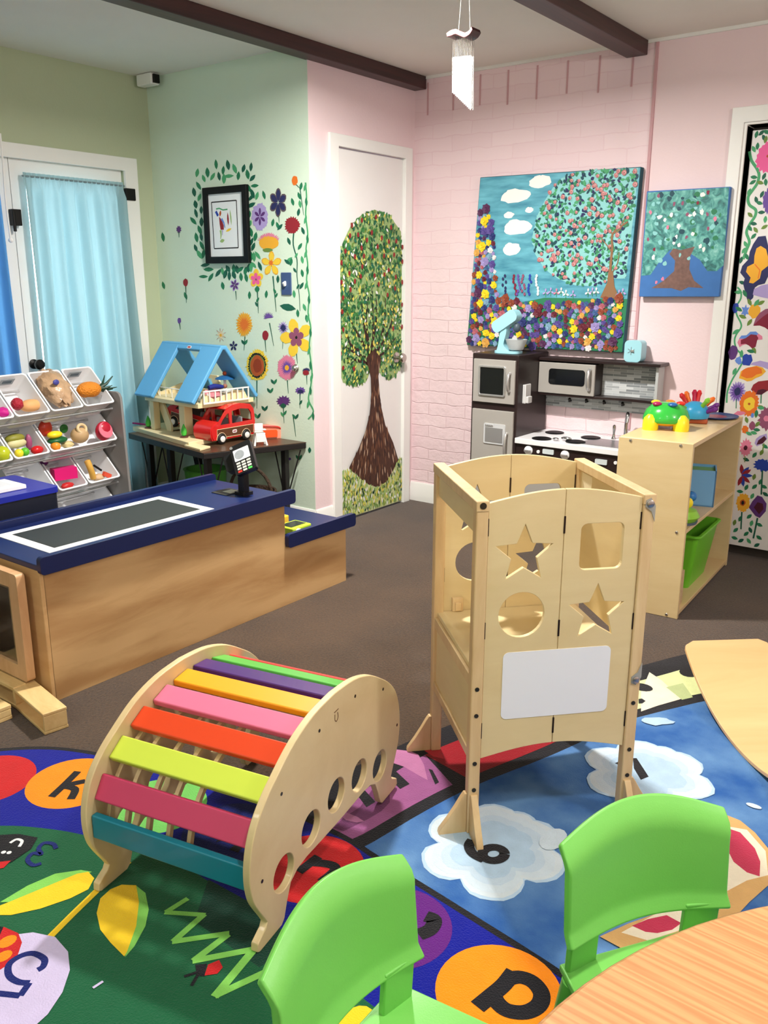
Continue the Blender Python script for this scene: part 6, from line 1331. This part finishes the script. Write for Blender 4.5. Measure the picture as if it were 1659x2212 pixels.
for r in range(4):
    for c in range(3):
        col = ('key_pale', (206, 206, 196)) if r < 3 or c == 1 else (('key_red', (226, 60, 50)) if c == 0 else ('key_green', (80, 206, 90)))
        b = MB(); b.prism(rrect(-.030+c*.021, -.014+c*.021, .014+r*.0115, .0215+r*.0115, .0015), .012, .0136, fn=dev); b.build('key', mat(col[0], col[1], .4), hd, local=True, smooth=0)
b = MB(); b.prism(circ(-.036, -.054, .006, 12), .012, .0145, fn=dev); b.build('power_button', M_SIL2, hd, local=True)
b = MB(); b.prism(rrect(-.085, -.02, -.05, .02, .012), -.05, -.014, fn=dev); b.build('printer_arm', M_BPL, t, local=True, bevel=.006)
b = MB(); b.cbox((-.085, -.015, .0015), (.09, .10, .003)); pl_ = b.build('base_plate', mat('dark_plate', (52, 52, 50), .45), t, local=True)
b = MB(); b.cbox((-.075, -.005, .0034), (.05, .05, .0008)); b.build('plate_label', mat('off_white_label', (190, 192, 176), .6), pl_, local=True, smooth=0)
sv = at_z(628, 1138, .286)
t = thing('toy_scanner', 'lime green toy scanner with a dark screen on the low end of the checkout counter', 'toy scanner', (-2.545, 2.70, .2845), 0)
M_LIME = mat('lime_scanner_plastic', (196, 230, 60), .4)
b = MB(); b.box(-.05, .05, -.06, .06, 0, .034); b.build('case', M_LIME, t, local=True, bevel=.006)
b = MB(); b.box(-.035, .03, -.05, .045, .034, .0355); b.build('screen', M_BGL, t, local=True, smooth=0)
b = MB(); b.lathe([(.014, 0), (.014, .012), (.010, .016), (0, .017)], 16, (.05, -.03, .016), roty(PI/2)); b.build('knob', M_WPL, t, local=True)
b = MB(); b.prism([(-.02, .018), (.03, .018), (.03, .021), (-.02, .021)], .0503, .0508, 'yz') if False else b.box(.0502, .0508, .005, .04, .018, .021); b.build('printed_line', M_EDGE, t, local=True, smooth=0)
t = thing('toy_box_yellow', 'small yellow toy block behind the lime scanner', 'toy block', (-2.68, 2.72, .2845), 0); t.name = 'toy_block'; WM['toy_block'] = Matrix.Translation((-2.68, 2.72, .2845))
b = MB(); b.box(-.04, .04, -.05, .05, 0, .045); b.build('block', mat('yellow_plastic', (250, 206, 60), .4), t, local=True, bevel=.006)
RX = -3.03
rt, rb_ = at_x(126, 1056, RX), at_x(128, 1106, RX)
t = thing('cash_register', 'navy toy cash register with white paper tray behind the left end of the counter', 'cash register', (-3.2, 1.6, 0))
b = MB(); b.box(-3.36, -3.03, 1.35, 1.80, rb_.z-.06, rb_.z-.03); b.build('stool_top', M_PINE, t, bevel=.004)  # unseen low wooden stool that carries the register
for x in (-3.33, -3.06):
    for y in (1.38, 1.77): b = MB(); b.box(x-.02, x+.02, y-.02, y+.02, 0, rb_.z-.06); b.build('stool_leg', M_PINE, t)
M_RNV = mat('register_navy_plastic', (24, 36, 150), .35); M_RDK = mat('register_dark_plastic', (26, 30, 44), .4)
b = MB(); b.prism(rrect(-3.35, RX, 1.36, rt.y, .02), rb_.z-.03, rt.z-.012, 'xy'); b.build('drawer_body', M_RDK, t, bevel=.004)
b = MB(); b.prism(rrect(-3.355, RX+.004, 1.355, rt.y+.004, .02), rt.z-.012, rt.z+.012, 'xy'); b.build('top_cover', M_RNV, t, bevel=.006)
b = MB(); b.box(-3.24, -3.085, 1.50, rt.y-.10, rt.z+.012, rt.z+.03); b.build('paper_tray', M_WPL, t, bevel=.004)
b = MB(); b.box(-3.215, -3.11, 1.53, rt.y-.14, rt.z+.03, rt.z+.0315); b.build('receipt', mat('receipt_grey', (214, 216, 222), .6), t, smooth=0)
# ------------------------------------------------------------------ bin rack with play food
RO, RY = Vector((-3.83, 2.74, 0)), math.atan2(.994, -.113)
RK = thing('bin_rack', 'grey sided storage rack holding rows of tilted white bins in front of the french door', 'storage rack', RO, RY)
M_RG = mat('rack_grey_board', (132, 130, 128), .5); M_BIN = mat('white_bin_plastic', (242, 243, 245), .4, trans=.0)
sidep = [(-.03, 0), (.27, 0), (.27, .80), (.10, .80), (.04, .80), (.0, .785), (-.025, .74)]
sidep = [(-.055, 0), (.27, 0), (.27, .80), (.0, .80), (-.02, .79), (-.03, .77)]
for x in (.006, -.862):
    b = MB(); b.prism(sidep, x, x+.016, 'yz'); b.build('side_panel', M_RG, RK, local=True, bevel=.003)
for zl in (.745, .55, .35, .15):
    for v_, dz_ in ((.035, -.035), (.20, .09)):
        b = MB(); b.tube([(-.848, v_, zl+dz_), (.006, v_, zl+dz_)], .006, 8); b.build('dowel', M_SIL2, RK, local=True)
TH = math.radians(46.6)
BINS = {}
def bin_(r, k, u0, u1, zl, label, tagl=False):
    w = (u1-u0)-.008; uc = (u0+u1)/2
    loc = wm(RK) @ Vector((uc, 0, zl)); R_ = wm(RK).to_3x3() @ rotx(TH)
    t = thing('storage_bin', label, 'bin', loc, 0, 'white bins on the rack', tuple(R_.to_euler()))
    dpt, lng = .115, .243
    b = MB()
    def ring(e, z_, sy): 
        return [(p[0], p[1], z_) for p in rrect(-w/2+e, w/2-e, .0+sy, lng-sy, .016, 4)]
    L2 = [ring(.016, -dpt, .02), ring(.006, -.004, .006), ring(.0, -.004, .0), ring(0, .004, 0), ring(.008, .004, .008), ring(.0185, -dpt+.003, .0225)]
    n = len(L2[0]); vs = [p for l in L2 for p in l]
    fs = [tuple(range(n))]+[(q_*n+i, q_*n+(i+1) % n, (q_+1)*n+(i+1) % n, (q_+1)*n+i) for q_ in range(5) for i in range(n)]+[tuple(5*n+i for i in reversed(range(n)))]
    b.add(vs, fs); b.build('bin_tub', M_BIN, t, local=True, smooth=40)
    if tagl:
        b = MB(); b.box(-.035, .035, lng-.062, lng-.022, -.0, .0) if False else b.cbox((.0, lng-.018, -.03), (.075, .002, .04)); tg = b.build('name_label', mat('label_grey', (150, 158, 164), .4), t, local=True, smooth=0)
        b = MB(); b.cbox((.0, lng-.0195, -.03), (.05, .001, .018)); b.build('label_picture', mat('label_dark', (60, 80, 92), .4), tg, local=True, smooth=0)
    BINS[(r, k)] = t; return t
bin_(1, 0, -.2, 0, .745, 'white bin at the right end of the top row holding a toy pineapple', True); bin_(1, 1, -.4, -.2, .745, 'white bin of the top row holding a crumpled bag of brown shreds'); bin_(1, 2, -.6, -.4, .745, 'white bin of the top row holding a toy raspberry and bread', True); bin_(1, 3, -.8, -.6, .745, 'white bin at the left edge of the photo in the top row')
bin_(2, 0, -.425, 0, .55, 'wide white bin of the middle row full of toy lemon, onion and fruit'); bin_(2, 1, -.63, -.425, .55, 'white bin of the middle row holding a toy pear half and a red pepper'); bin_(2, 2, -.835, -.63, .55, 'white bin of the middle row at the left edge with a green apple')
bin_(3, 0, -.215, 0, .35, 'white bin at the right end of the third row holding a toy banana'); bin_(3, 1, -.40, -.215, .35, 'white bin of the third row holding a bright pink box'); bin_(3, 2, -.62, -.40, .35, 'white bin of the third row behind the navy cash register')
bin_(4, 0, -.42, 0, .15, 'large white bin of the lowest row just above the counter rail')
def infood(key, px_, py_, dep):
    t = BINS[key]; M_ = wm(t); n = M_.to_3x3() @ Vector((0, 0, 1)); P_ = M_.to_translation()-n*dep
    return at_pl(px_, py_, P_, n)
def food(name, label, key, px_, py_, dep, shapes, cat='toy food', R=None):
    p = infood(key, px_, py_, dep); t = thing(name, label, cat, p)
    t.scale = (1.16, 1.16, 1.16)
    for nm, m, f in shapes:
        b = MB(); f(b); b.build(nm, m, t, local=True, smooth=50)
    return t
def F(n, c, r=.4, **k): return mat('food_'+n, c, r, **k)
e_ = wm(RK).to_3x3() @ Vector((1, 0, 0)); Rk = wm(RK).to_3x3()
def B_(r, c=(0, 0, 0), R=None, j=0, n=16, m=10): return lambda b: b.ball(Rk @ Vector(c), r, n, m, Rk if R is None else Rk @ R, j)
def leaves(b):
    for k in range(9):
        a = k*.75; d = Vector((.045+.01*(k % 3), -.02*math.cos(a), .028*math.sin(a)+.01*(k % 2)))
        b.tube([Rk @ Vector((.055, 0, 0)), Rk @ (Vector((.06, 0, 0))+d*.6), Rk @ (Vector((.05, 0, .01))+d*1.35)], [.008, .006, .0015], 6)
food('toy_pineapple', 'orange toy pineapple with dark green leaves in the right bin of the top row', (1, 0), 192, 842, .0, [('fruit', F('pineapple', (226, 136, 30), .5, bump=.8, bscale=160), B_((.062, .04, .036))), ('leaf_crown', F('pine_leaf', (24, 60, 40), .5), leaves)])
food('toy_cake_tin', 'silver fluted toy cake tin under the toy pineapple', (1, 0), 200, 862, .03, [('tin', M_SIL2, lambda b: b.lathe([(.03, -.018), (.042, .014), (.038, .014), (0, -.014)], 20, (0, 0, 0)))])
food('plastic_bag', 'crumpled clear bag of brown paper shreds in the second bin of the top row', (1, 1), 118, 838, .028, [('bag', F('bag_film', (190, 156, 122), .25, bump=1.0, bscale=30, var=.55, vscale=22), B_((.066, .045, .098), (0, 0, 0), rotx(-TH), .13, 22, 16)), ('tie', F('blue_print', (70, 72, 150), .5), B_((.016, .006, .012), (-.03, -.05, .03)))], 'bag')
food('toy_raspberry', 'dark red toy raspberry in the third bin of the top row', (1, 2), 37, 873, .02, [('berry', F('raspberry', (176, 26, 50), .4, bump=1.0, bscale=120), B_((.025, .024, .025), j=.08))])
food('toy_croissant', 'golden toy bread roll beside the toy raspberry', (1, 2), 66, 876, .045, [('roll', F('bread', (228, 172, 112), .6), B_((.052, .03, .026)))])
food('toy_cloth', 'magenta toy item in the top row bin at the left edge', (1, 3), 10, 890, .03, [('cloth', F('magenta', (206, 20, 140), .5), B_((.04, .03, .02), j=.1))])
food('toy_pepper', 'orange red toy pepper wedge at the back of the wide bin', (2, 0), 98, 925, .02, [('pepper', F('pepper', (206, 62, 40), .3), B_((.032, .02, .036)))])
food('toy_lemon', 'bright yellow toy lemon half in the wide middle bin', (2, 0), 118, 939, .0, [('lemon', F('lemon', (252, 224, 40), .35), B_((.036, .024, .016)))])
food('toy_lettuce', 'dark green toy leaf behind the toy lemon', (2, 0), 138, 926, .03, [('leaf', F('leaf', (36, 108, 40), .5), B_((.022, .008, .02)))])
food('toy_melon', 'dark green toy melon rind under the toy lemon', (2, 0), 124, 951, .025, [('rind', F('rind', (24, 96, 50), .4), B_((.048, .03, .016)))])
food('toy_orange', 'small orange toy fruit at the front of the wide bin', (2, 0), 120, 964, .03, [('fruit', F('orange', (246, 150, 40), .4), B_(.021))])
food('toy_onion', 'tan ring topped toy onion in the middle of the wide bin', (2, 0), 172, 940, .015, [('onion', F('onion', (198, 164, 120), .45), B_((.042, .036, .036))), ('ring', F('onion_ring', (222, 196, 150), .45), lambda b: b.tube([Rk @ (Vector((0, -.018, .03))+Vector((.022*math.cos(a), .006*math.sin(a), .018*math.sin(a)))) for a in [2*PI*k/16 for k in range(16)]], .007, 8, True))])
food('toy_noodles', 'cream coloured toy pieces at the front of the wide bin', (2, 0), 145, 960, .05, [('pieces', F('noodle', (226, 206, 150), .6), B_((.03, .02, .014), j=.2))])
food('toy_watermelon', 'round pink toy watermelon slice at the right end of the wide bin', (2, 0), 224, 931, .0, [('rind', F('slice_rind', (186, 30, 54), .3), B_((.044, .026, .044))), ('flesh', F('slice_flesh', (236, 120, 140), .3), lambda b: b.lathe([(.037, 0), (.036, .004), (.0, .005)], 24, Rk @ Vector((-.005, -.018, .006)), Rk @ rotx(math.radians(70))))])
food('toy_pear', 'olive green and cream toy pear half in the middle row', (2, 1), 32, 950, .02, [('flesh', F('pear_flesh', (220, 212, 160), .5), B_((.045, .02, .02), (0, -.01, -.014))), ('skin', F('pear_skin', (142, 140, 50), .5), B_((.045, .024, .02), (0, .0, .006)))])
food('toy_ball', 'small yellow toy ball in the middle row bin', (2, 1), 41, 979, .02, [('ball', F('yellow', (246, 226, 50), .4), B_(.018))], 'toy ball')
food('toy_ball', 'small green toy ball beside the yellow ball', (2, 1), 54, 976, .02, [('ball', F('green', (96, 190, 50), .4), B_(.018))], 'toy ball')
food('toy_tomato', 'glossy red toy tomato at the right of the pear bin', (2, 1), 80, 972, .02, [('fruit', F('tomato', (208, 28, 34), .25), B_((.028, .02, .018)))])
food('toy_aubergine', 'mauve toy aubergine standing behind the toy tomato', (2, 1), 62, 955, .03, [('fruit', F('aubergine', (168, 84, 124), .35), B_((.014, .014, .034)))])
food('toy_apple', 'lime green toy apple in the bin at the left edge', (2, 2), 4, 981, .02, [('apple', F('apple', (190, 200, 40), .25), B_(.033))])
food('pink_box', 'bright pink toy box in the third row', (3, 1), 138, 1022, .012, [('box', F('hot_pink', (226, 30, 120), .4), lambda b: b.cbox((0, 0, 0), (.10, .05, .05), Rk @ rotz(-.3)))], 'toy box')
food('toy_grapes', 'dark purple toy grapes at the back left of the pink box', (3, 2), 93, 996, .0, [('grapes', F('grape', (84, 24, 96), .35), B_((.024, .02, .022), j=.15))])
food('toy_strawberry', 'red toy strawberry pieces in front of the pink box', (3, 1), 146, 1049, .03, [('fruit', F('strawberry', (196, 40, 40), .4), B_((.032, .016, .014), j=.12))])
food('toy_banana', 'golden toy banana standing in the right bin of the third row', (3, 0), 194, 1016, .01, [('fruit', F('banana', (226, 176, 80), .5), lambda b: b.tube(smooth_pts([Rk @ Vector(p) for p in ((-.012, 0, .05), (-.008, -.01, .02), (0, -.012, -.01), (.012, -.004, -.04))], 5), [.005]+[.014]*14+[.006], 10))])
food('toy_spatula', 'black toy spatula handle beside the toy banana', (3, 0), 211, 1013, .02, [('handle', M_BPL, lambda b: b.tube([Rk @ Vector((-.02, 0, .02)), Rk @ Vector((.02, 0, -.01))], .005, 8))], 'toy utensil')
food('toy_bacon', 'red and orange toy bacon strip at the right of the third row', (3, 0), 231, 1026, .02, [('strip', F('bacon', (222, 84, 56), .5), lambda b: b.cbox((0, 0, 0), (.045, .012, .02), Rk @ roty(.5)))])
food('toy_bread', 'tan toy bread piece between the toy banana and bacon', (3, 0), 213, 1031, .04, [('bread', F('tan', (214, 180, 140), .6), B_((.03, .02, .016), j=.08))])
# ------------------------------------------------------------------ wind chime
CY_ = 3.0
cz = lambda x, y: at_y(960+x*.11307, y*.113, CY_)
w0 = cz(370, 650)
WC = thing('wind_chime', 'wind chime of white tubes under a wavy dark wooden bar hanging from the ceiling', 'wind chime', (w0.x, CY_, w0.z))
M_CHW = wood('chime_wood', (84, 34, 34), (54, 20, 22), (6, 6, 6), 2, .35)
top = [cz(*p) for p in [(120, 665), (200, 610), (300, 585), (400, 630), (480, 650), (550, 610), (600, 535)]]; bot = [cz(*p) for p in [(130, 740), (210, 720), (290, 690), (380, 725), (460, 750), (560, 695), (622, 600)]]
tp, bt = smooth_pts([(p.x, p.z) for p in top], 4), smooth_pts([(p.x, p.z) for p in bot], 4)
b = MB(); b.prism([tuple(p[:2]) for p in tp]+[tuple(p[:2]) for p in reversed(bt)], CY_-.03, CY_+.03, 'xz'); b.build('wavy_bar', M_CHW, WC, bevel=.002)
M_STR = mat('chime_string', (120, 118, 112), .6); M_TUBE = mat('white_glass_tube', (250, 250, 250), .12, coat=.6)
a_, c_2 = cz(270, 600), cz(495, 620); ap = Vector(((a_.x+c_2.x)/2, CY_, ZC-.01))
for p in (a_, c_2):
    b = MB(); b.tube([p, (p.x*.35+ap.x*.65, CY_, ap.z)], .0012, 6); b.build('cord', M_STR, WC)
b = MB(); b.lathe([(.02, -.012), (.02, -.001), (0, -.001)], 12, (ap.x, CY_, ZC)); b.build('ceiling_hook', M_STEEL, WC)
for k in range(26):
    f = k/25; row = k % 2; x0 = 180+f*350; zb = 1770+f*340; zt = 1110-40*f
    pb, ptop, pbar = cz(x0, zb), cz(x0+4, zt), cz(x0+10+f*10, 700)
    yy = CY_+(-.012 if row else .012)
    b = MB(); b.tube([(ptop.x, yy, ptop.z), (pb.x, yy, pb.z)], .0023, 8); tb = b.build('chime_tube', M_TUBE, WC)
    b = MB(); b.tube([(ptop.x, yy, ptop.z), (pbar.x, yy, pbar.z)], .0006, 4); b.build('string', M_STR, tb)
# ------------------------------------------------------------------ camera, light, world
cam = bpy.data.cameras.new('camera'); co = bpy.data.objects.new('camera', cam); COL.objects.link(co); SC.camera = co
cam.sensor_fit = 'VERTICAL'; cam.sensor_height = 36.0; cam.lens = 36.0*F_PX/PH; cam.clip_start = .02
co.location = EYE; co.rotation_euler = Matrix((CR, CU, -CF)).transposed().to_euler()
def area(name, loc, size, power, color=(1, .96, .9), rot=(0, 0, 0), shape='DISK', sy=None):
    l = bpy.data.lights.new(name, 'AREA'); l.shape = shape; l.size = size; l.energy = power; l.color = color
    if sy: l.size_y = sy
    o = bpy.data.objects.new(name, l); COL.objects.link(o); o.location = loc; o.rotation_euler = rot; return o
# ceiling lamps of the room (above the picture's upper edge), daylight outside the french door, added fill
k1 = area('ceiling_lamp_light', (-2.1, 2.70, 2.46), .18, 72); k1.data.spread = math.radians(168)
def fill_light(loc, power, r=.13):  # added point lights, out of view, that brighten ceiling and walls
    l = bpy.data.lights.new('added_fill_light', 'POINT'); l.energy = power; l.color = (1, .96, .9); l.shadow_soft_size = r
    o = bpy.data.objects.new('added_fill_light', l); COL.objects.link(o); o.location = loc
k2 = area('ceiling_lamp_light', (-.1, 1.0, 2.46), .18, 12); k2.data.spread = math.radians(140)
fill_light((1.3, 2.2, 2.15), 48); fill_light((.9, -1.1, 2.1), 27); fill_light((-2.0, -.9, 2.1), 28)
area('daylight', (XL-.7, 2.55, 1.3), 1.7, 60, (.78, .92, 1.0), (0, -PI/2, 0), 'RECTANGLE', 2.2)
w = bpy.data.worlds.new('world'); SC.world = w; w.use_nodes = True
w.node_tree.nodes['Background'].inputs[0].default_value = (.72, .88, 1.0, 1); w.node_tree.nodes['Background'].inputs[1].default_value = 1.6
SC.view_settings.view_transform = 'Standard'; SC.view_settings.look = 'None'; SC.view_settings.gamma = 1.0; SC.view_settings.use_curve_mapping = False
SC.view_settings.exposure = .35
SC.cycles.use_denoising = True
SC.cycles.use_adaptive_sampling = True; SC.cycles.adaptive_threshold = .02
SC.cycles.max_bounces = 7; SC.cycles.diffuse_bounces = 4; SC.cycles.transmission_bounces = 7; SC.cycles.sample_clamp_indirect = 6
